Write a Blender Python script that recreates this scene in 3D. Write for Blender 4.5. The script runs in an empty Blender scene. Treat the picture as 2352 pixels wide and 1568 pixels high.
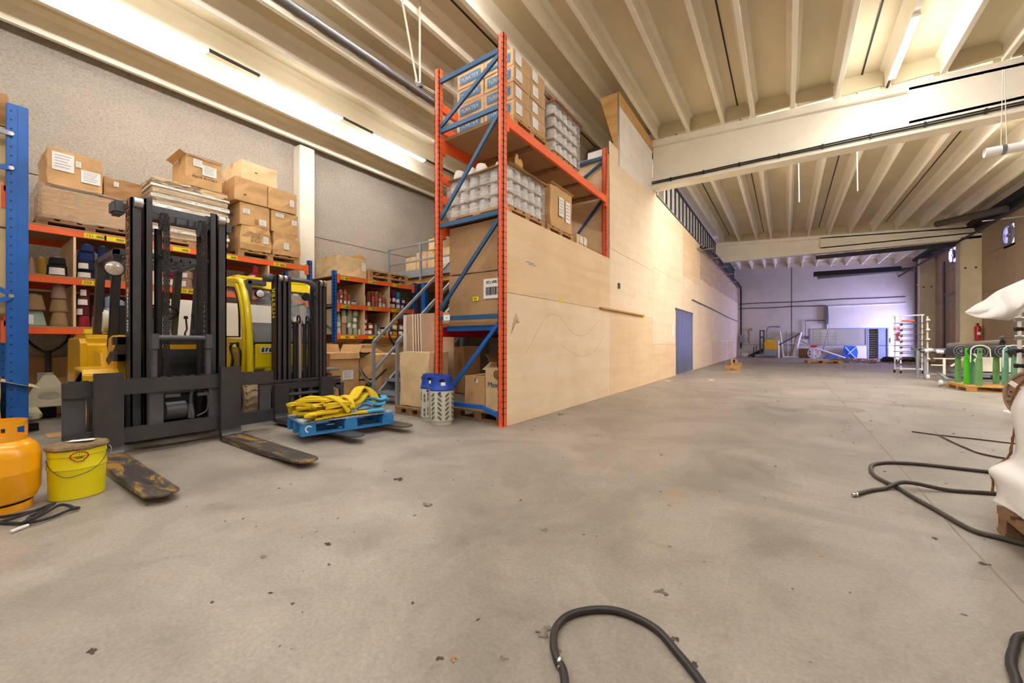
import bpy, bmesh, math, random
from mathutils import Vector, Matrix
random.seed(7)
C = bpy.context.scene.collection
S = bpy.context.scene
PI = math.pi

# ---------------------------------------------------------------- camera, world, exposure
YAW = math.atan(630 / 900)
cam_d = bpy.data.cameras.new('camera'); cam = bpy.data.objects.new('camera', cam_d); C.objects.link(cam)
cam.location = (0, 0, 1.05); cam.rotation_euler = (PI / 2, 0, YAW)
cam_d.sensor_width = 36; cam_d.lens = 900 / 2352 * 36; cam_d.shift_y = 1 / 2352
cam_d.clip_start = 0.05; cam_d.clip_end = 200
S.camera = cam
S.view_settings.view_transform = 'Standard'; S.view_settings.look = 'None'
S.view_settings.gamma = 1; S.view_settings.use_curve_mapping = False
S.view_settings.exposure = 2.72
S.cycles.use_denoising = True
S.cycles.max_bounces = 6; S.cycles.diffuse_bounces = 4; S.cycles.transparent_max_bounces = 12
S.cycles.sample_clamp_indirect = 6
W = bpy.data.worlds.new('world'); S.world = W; W.use_nodes = True
W.node_tree.nodes['Background'].inputs[0].default_value = (0.45, 0.5, 1.0, 1)
W.node_tree.nodes['Background'].inputs[1].default_value = 1.0

def area(name, loc, rot, sx, sy, power, col):
    l = bpy.data.lights.new(name, 'AREA'); l.shape = 'RECTANGLE'; l.size = sx; l.size_y = sy; l.energy = power; l.color = col
    o = bpy.data.objects.new(name, l); C.objects.link(o); o.location = loc; o.rotation_euler = rot
    return o
DAY = (0.52, 0.50, 1.0)
area('daylight_door', (6.45, 30.6, 1.55), (0, PI / 2, 0), 2.6, 1.7, 85, DAY)
area('daylight_fan', (6.45, 26.5, 5.0), (0, PI / 2 , 0), 0.9, 0.9, 25, DAY)

# ---------------------------------------------------------------- materials
MATS = {}
def nt(name):
    m = bpy.data.materials.new(name); m.use_nodes = True
    n = m.node_tree.nodes; l = m.node_tree.links
    return m, n, l, n['Principled BSDF']
def rgb(h):
    h = h.lstrip('#'); c = [int(h[i:i + 2], 16) / 255 for i in (0, 2, 4)]
    return tuple((x / 12.92 if x < .04045 else ((x + .055) / 1.055) ** 2.4) for x in c) + (1,)
def mul(c, k): return tuple(min(1, x * k) for x in c[:3]) + (1,)
def coords(n, l, scale=(1, 1, 1)):
    t = n.new('ShaderNodeTexCoord'); mp = n.new('ShaderNodeMapping'); mp.inputs['Scale'].default_value = scale
    l.new(t.outputs['Object'], mp.inputs[0]); return mp.outputs[0]
def ramp(n, stops):
    r = n.new('ShaderNodeValToRGB'); e = r.color_ramp.elements
    e[0].position, e[0].color = stops[0]; e[1].position, e[1].color = stops[-1]
    for p, c in stops[1:-1]:
        k = e.new(p); k.color = c
    return r
def noise(n, l, vec, scale, detail=4, rough=.55, dist=0):
    t = n.new('ShaderNodeTexNoise'); t.inputs['Scale'].default_value = scale; t.inputs['Detail'].default_value = detail
    t.inputs['Roughness'].default_value = rough; t.inputs['Distortion'].default_value = dist
    l.new(vec, t.inputs['Vector']); return t.outputs[0]
def bump(n, l, h, st, d, b):
    k = n.new('ShaderNodeBump'); k.inputs['Strength'].default_value = st; k.inputs['Distance'].default_value = d
    l.new(h, k.inputs['Height']); l.new(k.outputs[0], b.inputs['Normal'])
def M(name, col, rough=.6, metal=0, var=.12, scale=6, bmp=0, stretch=(1, 1, 1), dirt=None, dirt_at=.66, coat=0, bscale=None):
    """plain procedural surface: base colour broken up by noise, optional dirt of its own and bump"""
    if name in MATS: return MATS[name]
    m, n, l, b = nt(name); c = rgb(col)
    v = coords(n, l, stretch); f = noise(n, l, v, scale)
    r = ramp(n, [(.3, mul(c, 1 - var)), (.7, mul(c, 1 + var))]); l.new(f, r.inputs[0])
    out = r.outputs[0]
    if dirt:
        f2 = noise(n, l, v, scale * 2.3, 8, .7); r2 = ramp(n, [(dirt_at, (0, 0, 0, 1)), (dirt_at + .06, (1, 1, 1, 1))]); l.new(f2, r2.inputs[0])
        mx = n.new('ShaderNodeMix'); mx.data_type = 'RGBA'; l.new(r2.outputs[0], mx.inputs[0]); l.new(out, mx.inputs[6]); mx.inputs[7].default_value = rgb(dirt)
        out = mx.outputs[2]
    l.new(out, b.inputs['Base Color']); b.inputs['Roughness'].default_value = rough; b.inputs['Metallic'].default_value = metal
    if coat: b.inputs['Coat Weight'].default_value = coat
    if bmp: bump(n, l, noise(n, l, v, bscale or scale * 6, 6), bmp, .02, b)
    MATS[name] = m; return m
def emis(name, col, st):
    if name in MATS: return MATS[name]
    m, n, l, b = nt(name); b.inputs['Base Color'].default_value = (0, 0, 0, 1)
    b.inputs['Emission Color'].default_value = col; b.inputs['Emission Strength'].default_value = st
    MATS[name] = m; return m
def glass(name, col=(.9, .95, .95, 1), a=.25, rough=.03):
    if name in MATS: return MATS[name]
    m, n, l, b = nt(name); b.inputs['Base Color'].default_value = col; b.inputs['Roughness'].default_value = rough
    t = n.new('ShaderNodeBsdfTransparent'); mx = n.new('ShaderNodeMixShader'); mx.inputs[0].default_value = a
    l.new(t.outputs[0], mx.inputs[1]); l.new(b.outputs[0], mx.inputs[2]); l.new(mx.outputs[0], n['Material Output'].inputs[0])
    MATS[name] = m; return m
def film(name, col, lo=.25, hi=.8, scale=9, stretch=(1, 1, 6)):
    """stretch film: wrinkled, glossy, partly clear"""
    if name in MATS: return MATS[name]
    m, n, l, b = nt(name); b.inputs['Base Color'].default_value = rgb(col); b.inputs['Roughness'].default_value = .22
    v = coords(n, l, stretch); f = noise(n, l, v, scale, 8, .65, .6)
    r = ramp(n, [(.35, (lo,) * 3 + (1,)), (.68, (hi,) * 3 + (1,))]); l.new(f, r.inputs[0])
    t = n.new('ShaderNodeBsdfTransparent'); mx = n.new('ShaderNodeMixShader')
    l.new(r.outputs[0], mx.inputs[0]); l.new(t.outputs[0], mx.inputs[1]); l.new(b.outputs[0], mx.inputs[2]); l.new(mx.outputs[0], n['Material Output'].inputs[0])
    bump(n, l, f, 1, .03, b)
    MATS[name] = m; return m

def concrete_floor():
    m, n, l, b = nt('worn_concrete')
    v = coords(n, l)
    big = noise(n, l, v, .35, 5, .6, .4); mid = noise(n, l, v, 2.2, 9, .7, .5); fine = noise(n, l, v, 60, 4, .7)
    r = ramp(n, [(.3, rgb('#8a8279')), (.5, rgb('#978f84')), (.7, rgb('#a8a096'))]); l.new(big, r.inputs[0])
    r2 = ramp(n, [(.30, rgb('#6b635a')), (.46, rgb('#9a9187')), (.8, rgb('#b6afa6'))]); l.new(mid, r2.inputs[0])
    mx = n.new('ShaderNodeMix'); mx.data_type = 'RGBA'; mx.inputs[0].default_value = .5
    l.new(r.outputs[0], mx.inputs[6]); l.new(r2.outputs[0], mx.inputs[7])
    r3 = ramp(n, [(.3, (.80, .80, .80, 1)), (.7, (1.12, 1.12, 1.12, 1))]); l.new(fine, r3.inputs[0])
    m2 = n.new('ShaderNodeMix'); m2.data_type = 'RGBA'; m2.blend_type = 'MULTIPLY'; m2.inputs[0].default_value = 1
    l.new(mx.outputs[2], m2.inputs[6]); l.new(r3.outputs[0], m2.inputs[7])
    # tyre and fork scuffs running with the aisle
    vs = coords(n, l, (1.6, .12, 1)); sc = noise(n, l, vs, 7, 6, .7, .8)
    rs = ramp(n, [(.60, (0, 0, 0, 1)), (.80, (.30, .30, .30, 1))]); l.new(sc, rs.inputs[0])
    m3 = n.new('ShaderNodeMix'); m3.data_type = 'RGBA'; l.new(rs.outputs[0], m3.inputs[0]); l.new(m2.outputs[2], m3.inputs[6]); m3.inputs[7].default_value = rgb('#c9bfb0')
    # broad grime clouds
    gr = noise(n, l, v, .8, 7, .68, 1.0); rg = ramp(n, [(.40, (.80, .80, .80, 1)), (.60, (1.06, 1.06, 1.06, 1))]); l.new(gr, rg.inputs[0])
    m5 = n.new('ShaderNodeMix'); m5.data_type = 'RGBA'; m5.blend_type = 'MULTIPLY'; m5.inputs[0].default_value = 1; l.new(m3.outputs[2], m5.inputs[6]); l.new(rg.outputs[0], m5.inputs[7]); m3 = m5
    # rust and oil blotches
    st = noise(n, l, v, 1.1, 3, .5, 1.2); r4 = ramp(n, [(.70, (0, 0, 0, 1)), (.76, (.45, .45, .45, 1))]); l.new(st, r4.inputs[0])
    m4 = n.new('ShaderNodeMix'); m4.data_type = 'RGBA'; l.new(r4.outputs[0], m4.inputs[0]); l.new(m3.outputs[2], m4.inputs[6]); m4.inputs[7].default_value = rgb('#9a7f5c')
    l.new(m4.outputs[2], b.inputs['Base Color'])
    rr = ramp(n, [(.3, (.36,) * 3 + (1,)), (.7, (.6,) * 3 + (1,))]); l.new(mid, rr.inputs[0]); l.new(rr.outputs[0], b.inputs['Roughness'])
    bump(n, l, fine, .12, .01, b)
    MATS['floor'] = m
concrete_floor()
def stucco():
    m, n, l, b = nt('rough_stucco'); v = coords(n, l, (1, 1, 1.6))
    a = noise(n, l, v, 26, 8, .75, .5); big = noise(n, l, v, .9, 4)
    r = ramp(n, [(.30, rgb('#a1907c')), (.48, rgb('#c9beb0')), (.75, rgb('#e0d8cc'))]); l.new(a, r.inputs[0])
    r2 = ramp(n, [(.3, (.88, .88, .88, 1)), (.7, (1.05, 1.04, 1.02, 1))]); l.new(big, r2.inputs[0])
    mx = n.new('ShaderNodeMix'); mx.data_type = 'RGBA'; mx.blend_type = 'MULTIPLY'; mx.inputs[0].default_value = 1
    l.new(r.outputs[0], mx.inputs[6]); l.new(r2.outputs[0], mx.inputs[7]); l.new(mx.outputs[2], b.inputs['Base Color'])
    b.inputs['Roughness'].default_value = .95; bump(n, l, a, .9, .05, b); MATS['stucco'] = m
stucco()
def plywood(name, c1, c2, c3):
    m, n, l, b = nt(name); v = coords(n, l, (1, .25, 3)); a = noise(n, l, v, 2.0, 6, .6, .6); v2 = coords(n, l)
    s = noise(n, l, v2, 1.3, 5, .6, .6)
    r = ramp(n, [(.3, rgb(c1)), (.5, rgb(c2)), (.72, rgb(c3))]); l.new(a, r.inputs[0])
    r2 = ramp(n, [(.25, (.93, .90, .86, 1)), (.55, (1.02, 1.02, 1.02, 1))]); l.new(s, r2.inputs[0])
    mx = n.new('ShaderNodeMix'); mx.data_type = 'RGBA'; mx.blend_type = 'MULTIPLY'; mx.inputs[0].default_value = 1
    l.new(r.outputs[0], mx.inputs[6]); l.new(r2.outputs[0], mx.inputs[7]); l.new(mx.outputs[2], b.inputs['Base Color'])
    b.inputs['Roughness'].default_value = .7; MATS[name] = m; return m
plywood('ply_pale', '#ead2b0', '#eed8ba', '#f2dfc5'); plywood('ply_warm', '#e3c398', '#e8cba3', '#edd3b0'); plywood('ply_grey', '#bda489', '#cbb399', '#d5bfa6')
plywood('osb', '#b98a4c', '#cb9c5c', '#d8ae70'); plywood('white_board', '#e6dfd3', '#ece6dc', '#f0ebe2')
def fork_metal():
    m, n, l, b = nt('worn_fork_steel'); v = coords(n, l, (.8, 3, 2)); a = noise(n, l, v, 3.2, 9, .7, .8)
    r = ramp(n, [(.34, rgb('#332f2e')), (.5, rgb('#57504b')), (.54, rgb('#6d6052')), (.60, rgb('#b98c38')), (.8, rgb('#8a6a38'))]); l.new(a, r.inputs[0])
    l.new(r.outputs[0], b.inputs['Base Color']); b.inputs['Roughness'].default_value = .45; b.inputs['Metallic'].default_value = .35
    bump(n, l, a, .3, .01, b); MATS['fork'] = m
fork_metal()
def cardboard(name, c):
    m, n, l, b = nt(name); v = coords(n, l); k = rgb(c); a = noise(n, l, v, 3, 7, .6, .3)
    vf = coords(n, l, (1, 1, 40)); fl = noise(n, l, vf, 5, 2)
    r = ramp(n, [(.28, mul(k, .80)), (.5, k), (.75, mul(k, 1.10))]); l.new(a, r.inputs[0])
    l.new(r.outputs[0], b.inputs['Base Color']); b.inputs['Roughness'].default_value = .8; bump(n, l, fl, .15, .01, b)
    MATS[name] = m; return m
cardboard('carton', '#cfa672'); cardboard('carton_pale', '#dfc296'); cardboard('carton_dark', '#a87f52'); cardboard('carton_pink', '#bd9b85'); cardboard('fibreboard', '#b08c66')

# frequently used colours
M('orange', '#fb6a2c', .42, 0, .08, 5, dirt='#b8431d', dirt_at=.7)
M('orange_post', '#ec6536', .45, 0, .1, 5, dirt='#c76a52', dirt_at=.62)
M('blue', '#1560b8', .42, 0, .1, 4, dirt='#5b88bd', dirt_at=.72)
M('blue_dark', '#24557f', .5, 0, .12, 4, dirt='#6f8aa0', dirt_at=.74)
M('black_steel', '#47474a', .36, .35, .12, 8, dirt='#6b6764', dirt_at=.72)
M('dark_steel', '#55575d', .42, .25, .1, 7, dirt='#8b8782', dirt_at=.74)
M('black', '#1b1a1a', .6, 0, .2, 6)
M('rubber', '#242322', .85, 0, .2, 14, .3)
M('steel', '#b9b6b2', .3, .85, .08, 8)
M('grey_paint', '#8d949c', .5, .1, .08, 6)
M('fl_yellow', '#e3b016', .32, 0, .08, 3, dirt='#8f7020', dirt_at=.72, coat=.4)
M('hy_yellow', '#e8cf12', .3, 0, .06, 3, coat=.5)
M('cream', '#e3dccb', .75, 0, .05, 2)
M('slab', '#ddd0b0', .85, 0, .10, 1.3, .15, (1, .3, 1))
M('wood', '#b8905f', .8, 0, .2, 3, .2, (6, 1, 6), dirt='#7a5a3b', dirt_at=.66)
M('old_wood', '#8a6848', .85, 0, .25, 3, .3, (6, 1, 6), dirt='#4e3a29', dirt_at=.6)
M('white', '#f2f0ec', .6, 0, .03, 3)
M('paper', '#efeeee', .7, 0, .03, 5)
M('ink', '#2c2a2c', .7, 0, .05, 5); M('faint_ink', '#a9a6a6', .7, 0, .05, 5)
M('yellow_tag', '#e9e010', .6, 0, .06, 12)
M('tape', '#c9a672', .3, 0, .08, 12)
M('red', '#c3161c', .35, 0, .08, 5, coat=.4)

# ---------------------------------------------------------------- mesh building
class MB:
    def __init__(s): s.v = []; s.f = []
    def add(s, vs, fs):
        k = len(s.v); s.v += [tuple(p) for p in vs]; s.f += [tuple(i + k for i in f) for f in fs]; return s
    def box(s, x0, x1, y0, y1, z0, z1):
        if x0 > x1: x0, x1 = x1, x0
        if y0 > y1: y0, y1 = y1, y0
        if z0 > z1: z0, z1 = z1, z0
        return s.add([(x0, y0, z0), (x1, y0, z0), (x1, y1, z0), (x0, y1, z0), (x0, y0, z1), (x1, y0, z1), (x1, y1, z1), (x0, y1, z1)],
                     [(0, 3, 2, 1), (4, 5, 6, 7), (0, 1, 5, 4), (1, 2, 6, 5), (2, 3, 7, 6), (3, 0, 4, 7)])
    def hexa(s, b, t):
        return s.add(list(b) + list(t), [(0, 3, 2, 1), (4, 5, 6, 7), (0, 1, 5, 4), (1, 2, 6, 5), (2, 3, 7, 6), (3, 0, 4, 7)])
    def bar(s, p, q, w, h, up=(0, 0, 1)):
        p, q = Vector(p), Vector(q); d = (q - p).normalized(); u = Vector(up)
        if abs(d.dot(u)) > .98: u = Vector((0, 1, 0))
        a = d.cross(u).normalized() * w / 2; b = a.cross(d).normalized() * h / 2
        return s.hexa([p - a - b, p + a - b, p + a + b, p - a + b], [q - a - b, q + a - b, q + a + b, q - a + b])
    def cyl(s, p, q, r, r2=None, n=16, cap=True):
        p, q = Vector(p), Vector(q); r2 = r if r2 is None else r2; d = (q - p).normalized()
        u = Vector((0, 0, 1)) if abs(d.z) < .9 else Vector((1, 0, 0)); a = d.cross(u).normalized(); b = d.cross(a)
        vs = []
        for c, R in ((p, r), (q, r2)):
            for i in range(n):
                t = 2 * PI * i / n; vs.append(c + (a * math.cos(t) + b * math.sin(t)) * R)
        fs = [(i, (i + 1) % n, n + (i + 1) % n, n + i) for i in range(n)]
        if cap: fs += [tuple(range(n))[::-1], tuple(range(n, 2 * n))]
        return s.add(vs, fs)
    def lathe(s, prof, c=(0, 0, 0), n=24, axis='z', cap=True):
        vs = []; c = Vector(c)
        for r, h in prof:
            for i in range(n):
                t = 2 * PI * i / n; x, y = r * math.cos(t), r * math.sin(t)
                vs.append(c + Vector({'z': (x, y, h), 'x': (h, x, y), 'y': (y, h, x)}[axis]))
        fs = []
        for k in range(len(prof) - 1):
            for i in range(n): fs.append((k * n + i, k * n + (i + 1) % n, (k + 1) * n + (i + 1) % n, (k + 1) * n + i))
        if cap: fs += [tuple(range(n))[::-1], tuple(range((len(prof) - 1) * n, len(prof) * n))]
        return s.add(vs, fs)
    def tube(s, pts, r, n=8, closed=False):
        P = [Vector(p) for p in pts]; vs = []; m = len(P)
        prev = None
        for i in range(m):
            if closed: d = (P[(i + 1) % m] - P[i - 1]).normalized()
            else: d = (P[min(i + 1, m - 1)] - P[max(i - 1, 0)]).normalized()
            if prev is None:
                u = Vector((0, 0, 1)) if abs(d.z) < .9 else Vector((1, 0, 0)); a = d.cross(u).normalized()
            else:
                a = (prev - d * prev.dot(d)).normalized()
            prev = a; b = d.cross(a)
            for k in range(n):
                t = 2 * PI * k / n; vs.append(P[i] + (a * math.cos(t) + b * math.sin(t)) * r)
        fs = []
        for i in range(m if closed else m - 1):
            j = (i + 1) % m
            for k in range(n): fs.append((i * n + k, i * n + (k + 1) % n, j * n + (k + 1) % n, j * n + k))
        if not closed: fs += [tuple(range(n))[::-1], tuple(range((m - 1) * n, m * n))]
        return s.add(vs, fs)
    def prism(s, poly, axis, a, b):
        n = len(poly); vs = []
        for h in (a, b):
            for p, q in poly: vs.append({'x': (h, p, q), 'y': (p, h, q), 'z': (p, q, h)}[axis])
        fs = [(i, (i + 1) % n, n + (i + 1) % n, n + i) for i in range(n)] + [tuple(range(n))[::-1], tuple(range(n, 2 * n))]
        return s.add(vs, fs)
    def ribbon(s, pts, w, t, up=(0, 0, 1)):
        """flat webbing of width w along pts"""
        P = [Vector(p) for p in pts]; vs = []; m = len(P); u = Vector(up)
        for i in range(m):
            d = (P[min(i + 1, m - 1)] - P[max(i - 1, 0)]).normalized()
            nrm = (u - d * u.dot(d)); nrm = nrm.normalized() if nrm.length > 1e-4 else Vector((0, 1, 0)); a = d.cross(nrm).normalized() * w / 2; nn = nrm * t / 2
            vs += [P[i] - a - nn, P[i] + a - nn, P[i] + a + nn, P[i] - a + nn]
        fs = [(0, 3, 2, 1), tuple(4 * (m - 1) + k for k in (0, 1, 2, 3))]
        for i in range(m - 1):
            for k in range(4): fs.append((4 * i + k, 4 * i + (k + 1) % 4, 4 * i + 4 + (k + 1) % 4, 4 * i + 4 + k))
        return s.add(vs, fs)
    def build(s, name, mat, parent=None, smooth=False, bev=0, jit=0, sub=0):
        org = ORG.get(parent.name, (0, 0, 0)) if parent else (0, 0, 0)
        me = bpy.data.meshes.new(name)
        me.from_pydata([(x - org[0], y - org[1], z - org[2]) for x, y, z in s.v], [], s.f)
        bm = bmesh.new(); bm.from_mesh(me); bmesh.ops.recalc_face_normals(bm, faces=bm.faces)
        if sub: bmesh.ops.subdivide_edges(bm, edges=bm.edges[:], cuts=sub, use_grid_fill=True)
        if jit:
            for v in bm.verts: v.co += Vector((random.uniform(-1, 1), random.uniform(-1, 1), random.uniform(-1, 1))) * jit
        if bev: bmesh.ops.bevel(bm, geom=bm.edges[:], offset=bev, segments=2, affect='EDGES', clamp_overlap=True)
        bm.to_mesh(me); bm.free()
        if smooth:
            for p in me.polygons: p.use_smooth = True
            try: me.set_sharp_from_angle(angle=math.radians(38))
            except Exception: pass
        me.materials.append(MATS[mat] if isinstance(mat, str) else mat)
        o = bpy.data.objects.new(name, me); C.objects.link(o)
        if parent: o.parent = parent; ORG[o.name] = org
        return o
ORG = {}
def merge(o, mb, mat):
    """surface pattern: adds mb to o's own mesh with a second material"""
    org = ORG.get(o.name, (0, 0, 0)); me = o.data; bm = bmesh.new(); bm.from_mesh(me)
    me.materials.append(MATS[mat] if isinstance(mat, str) else mat); idx = len(me.materials) - 1
    vs = [bm.verts.new((x - org[0], y - org[1], z - org[2])) for x, y, z in mb.v]
    for f in mb.f:
        k = bm.faces.new([vs[i] for i in f]); k.material_index = idx
    bm.to_mesh(me); bm.free(); return o
def tag(o, label=None, cat=None, group=None, kind=None):
    if label: o['label'] = label
    if cat: o['category'] = cat
    if group: o['group'] = group
    if kind: o['kind'] = kind
    return o
def thing(name, label, cat, loc=(0, 0, 0), group=None):
    """Empty at the base of a thing; parts are given in world space and stored relative to loc"""
    o = bpy.data.objects.new(name, None); C.objects.link(o); o.location = loc; o.empty_display_size = .1
    ORG[o.name] = loc
    return tag(o, label, cat, group)
def struct(name, mb, mat, **k): return tag(mb.build(name, mat, **k), kind='structure')
def kids(o): return [x for x in o.children]
def dup(o, loc=None, rotz=None, label=None, group=None, parent=None):
    c = o.copy(); C.objects.link(c)
    if parent: c.parent = parent
    if loc is not None: c.location = loc
    if rotz is not None: c.rotation_euler = (0, 0, rotz)
    if label: c['label'] = label
    if group: c['group'] = group
    for ch in list(o.children): dup(ch, parent=c)
    return c
def settle(o, loc, rotz=0):
    o.location = loc; o.rotation_euler = (0, 0, rotz)
def text(body, size, mat, loc, rot, parent, name='lettering', ext=.0015, ax='CENTER', sx=1):
    cu = bpy.data.curves.new('t', 'FONT'); cu.body = body; cu.size = size; cu.extrude = ext; cu.align_x = ax; cu.align_y = 'CENTER'
    t = bpy.data.objects.new('t', cu); C.objects.link(t); bpy.context.view_layer.update()
    dg = bpy.context.evaluated_depsgraph_get(); me = bpy.data.meshes.new_from_object(t.evaluated_get(dg))
    bpy.data.objects.remove(t); me.materials.clear(); me.materials.append(MATS[mat])
    org = ORG.get(parent.name, (0, 0, 0)) if parent else (0, 0, 0)
    R = Matrix.Translation(Vector(loc) - Vector(org)) @ rot.to_4x4() @ Matrix.Diagonal((sx, 1, 1, 1)); me.transform(R)
    o = bpy.data.objects.new(name, me); C.objects.link(o)
    if parent: o.parent = parent; ORG[o.name] = org
    return o
def frame3(xa, ya):
    """rotation whose text x-axis is xa and up axis ya"""
    x, y = Vector(xa).normalized(), Vector(ya).normalized(); z = x.cross(y)
    return Matrix((x, y, z)).transposed()
FX = frame3((0, 1, 0), (0, 0, 1))      # reads on a face looking to +X
FY = frame3((1, 0, 0), (0, 0, 1))      # reads on a face looking to -Y
def smooth_path(pts, n=8):
    """Catmull-Rom through pts"""
    P = [Vector(p) for p in pts]; P = [P[0] * 2 - P[1]] + P + [P[-1] * 2 - P[-2]]; out = []
    for i in range(1, len(P) - 2):
        for k in range(n):
            t = k / n; a, b, c, d = P[i - 1:i + 3]
            out.append(.5 * ((2 * b) + (c - a) * t + (2 * a - 5 * b + 4 * c - d) * t * t + (3 * b - a - 3 * c + d) * t ** 3))
    out.append(P[-2]); return out
# ---------------------------------------------------------------- the hall
XL, XR, YB, YN, XW = -9.5, 6.3, 32.5, -3.5, -2.85
def rib_h(x):
    return 6.30 - (x + 3.4) * .0615 if x > -3.4 else 6.30 - (-3.4 - x) * .105
RIBS = [-9.24, -8.5, -7.75, -7.0, -6.26, -5.52, -4.77, -4.03, -3.3, -2.72, -1.97, -1.22, -.62, .115, .855, 1.6, 2.35, 3.1, 3.85, 4.6, 5.35, 6.1]
mb = MB(); mb.box(XL - .2, XR + .2, YN - .2, YB + .2, -.12, 0)
struct('floor', mb, 'floor')
def slab(name, y0, y1, mat, x0=XL, x1=XR + .2):
    mb = MB(); t = .34
    xs = [x0, -3.4, x1]
    poly = [(x, rib_h(x) + t) for x in xs] + [(x, rib_h(x) + t + .12) for x in xs[::-1]]
    mb.prism(poly, 'y', y0, y1)
    struct(name, mb, mat)
    mb = MB()
    for x in RIBS:
        h = rib_h(x)
        mb.prism([(x - .038, h), (x + .038, h), (x + .052, h + .26), (x + .12, h + t + .01), (x - .12, h + t + .01), (x - .052, h + .26)], 'y', y0, y1)
    struct(name, mb, 'rib')
    # infill closing the slab against the beam
    mb = MB()
    for a, b in zip(RIBS, RIBS[1:]):
        if a > -3: mb.box(a + .06, b - .06, y1 - .05, y1 - .01, rib_h(a) - .0, rib_h(a) + t)
    struct('trim_1', mb, mat)
M('rib', '#f2ebda', .8, 0, .06, 1.5, .1, (1, .25, 1))
slab('ceiling', YN, 10.4, 'slab'); slab('ceiling', 10.75, 23.2, 'slab'); slab('ceiling', 23.55, YB, 'slab')
mb = MB(); mb.box(XL - .3, XR + .4, YN - .3, YB + .3, 6.75, 6.9); struct('ceiling', mb, 'slab')  # unseen cover added over the slabs to stop light leaks
mb = MB(); mb.box(XL, XW - .3, 10.4, 12, 6.0, 6.2); struct('ceiling', mb, 'slab')  # hidden strip added to close a light gap on the left
# slab joints
mb = MB()
for x, y0, y1 in ((-.92, YN, 10.4), (1.23, YN, 10.4), (-2.4, 10.8, 23), (-.92, 10.8, 23), (1.23, 10.8, 23), (3.5, 10.8, 23), (-4.4, YN, 10.4), (-2.45, YN, 3)):
    mb.box(x - .012, x + .012, y0, y1, rib_h(x) + .325, rib_h(x) + .345)
struct('trim_2', mb, 'black')
# left wall with horizontal panel joint, front wall, right wall, far wall
mb = MB(); mb.box(XL - .2, XL, YN, 12, 0, 3.62); mb.box(XL - .2, XL, YN, 12, 3.64, 6.2); mb.box(XL - .2, XL - .02, YN, 12, 3.6, 3.66)
struct('wall_left', mb, 'stucco')
M('wall_grey', '#cfc6b6', .9, 0, .05, 1.2, .12); M('wall_tan', '#b09a7c', .9, 0, .08, 1.2, .2); M('wall_far', '#cfc9bf', .9, 0, .05, 1.5, .12)
mb = MB(); mb.box(XL - .2, XR + .2, YN - .2, YN, 0, 6.9); struct('wall_front', mb, 'wall_grey')
mb = MB(); mb.box(XL - .2, XW - .1, 12, 12.15, 0, 6.9); struct('wall_side', mb, 'wall_grey')
mb = MB(); DY0, DY1 = 29.75, 31.45
mb.box(XR, XR + .15, YN, DY0, 0, 2.95); mb.box(XR, XR + .15, DY1, YB, 0, 2.95); mb.box(XR, XR + .15, DY0, DY1, 2.85, 2.95)
mb.box(XR, XR + .15, YN, YB, 2.97, 4.4)
fans = [(20.9, 4.75), (26.5, 5.05)]
y = YN
for fy, fz in fans:
    mb.box(XR, XR + .15, y, fy - .42, 4.42, 6.5); mb.box(XR, XR + .15, fy - .42, fy + .42, 4.42, fz - .42); mb.box(XR, XR + .15, fy - .42, fy + .42, fz + .42, 6.5); y = fy + .42
mb.box(XR, XR + .15, y, YB, 4.42, 6.5)
struct('wall_right', mb, 'wall_tan')
# extractor fans set in the right wall, daylight through them
M('fan_frame', '#8f8f9a', .5, .3)
for i, (fy, fz) in enumerate(fans):
    t = thing('extractor_fan', ['round extractor fan high on the tan right wall, nearer one', 'round extractor fan high in the right wall beyond the square column'][i], 'fan', (XR, fy, fz))
    m = MB(); ring = [(.30, -.01), (.38, -.01), (.38, .05), (.30, .05)]
    m.lathe(ring + [ring[0]], (XR - .05, fy, fz), 28, 'x', cap=False); m.box(XR + .005, XR + .03, fy - .44, fy - .33, fz - .44, fz + .44); m.box(XR + .005, XR + .03, fy + .33, fy + .44, fz - .44, fz + .44)
    m.box(XR + .005, XR + .03, fy - .33, fy + .33, fz - .44, fz - .33); m.box(XR + .005, XR + .03, fy - .33, fy + .33, fz + .33, fz + .44); m.build('housing', 'fan_frame', t)
    m = MB(); m.cyl((XR - .03, fy, fz), (XR + .05, fy, fz), .06); m.build('hub', 'fan_frame', t, True)
    for k in range(5):
        a = k * 2 * PI / 5; m = MB()
        p = Vector((XR + .01, fy + math.cos(a) * .05, fz + math.sin(a) * .05)); q = Vector((XR + .02, fy + math.cos(a) * .29, fz + math.sin(a) * .29)); m.bar(p, q, .09, .008, (1, .5, 0)); m.build('blade', 'fan_frame', t)
# far wall with window band and doorway
wx0, wx1, wz0, wz1 = 1.3, 4.05, .87, 1.87; dx0, dx1, dz = 4.18, 5.02, 1.86
mb = MB(); Y0, Y1 = YB, YB + .2
mb.box(XL, wx0, Y0, Y1, 0, 6.9); mb.box(wx0, wx1, Y0, Y1, 0, wz0); mb.box(wx0, wx1, Y0, Y1, wz1, 6.9); mb.box(wx1, dx0, Y0, Y1, 0, 6.9); mb.box(dx0, dx1, Y0, Y1, dz, 6.9); mb.box(dx1, XR, Y0, Y1, 0, 6.9)
struct('wall_back', mb, 'wall_far')
mb = MB(); mb.box(wx0 - 1, dx1 + 1.5, YB + 3.0, YB + 3.1, 0, 3); mb.box(wx0 - 1, wx0 - .9, YB + .2, YB + 3.1, 0, 3); mb.box(dx1 + 1.4, dx1 + 1.5, YB + .2, YB + 3.1, 0, 3); mb.box(wx0 - 1, dx1 + 1.5, YB + .2, YB + 3.1, 2.9, 3); mb.box(wx0 - 1, dx1 + 1.5, YB + .2, YB + 3.1, -.1, 0)
struct('wall_office', mb, 'wall_grey')
mb = MB(); mb.box(.0, .02, 0, .1, 0, .1)
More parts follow.
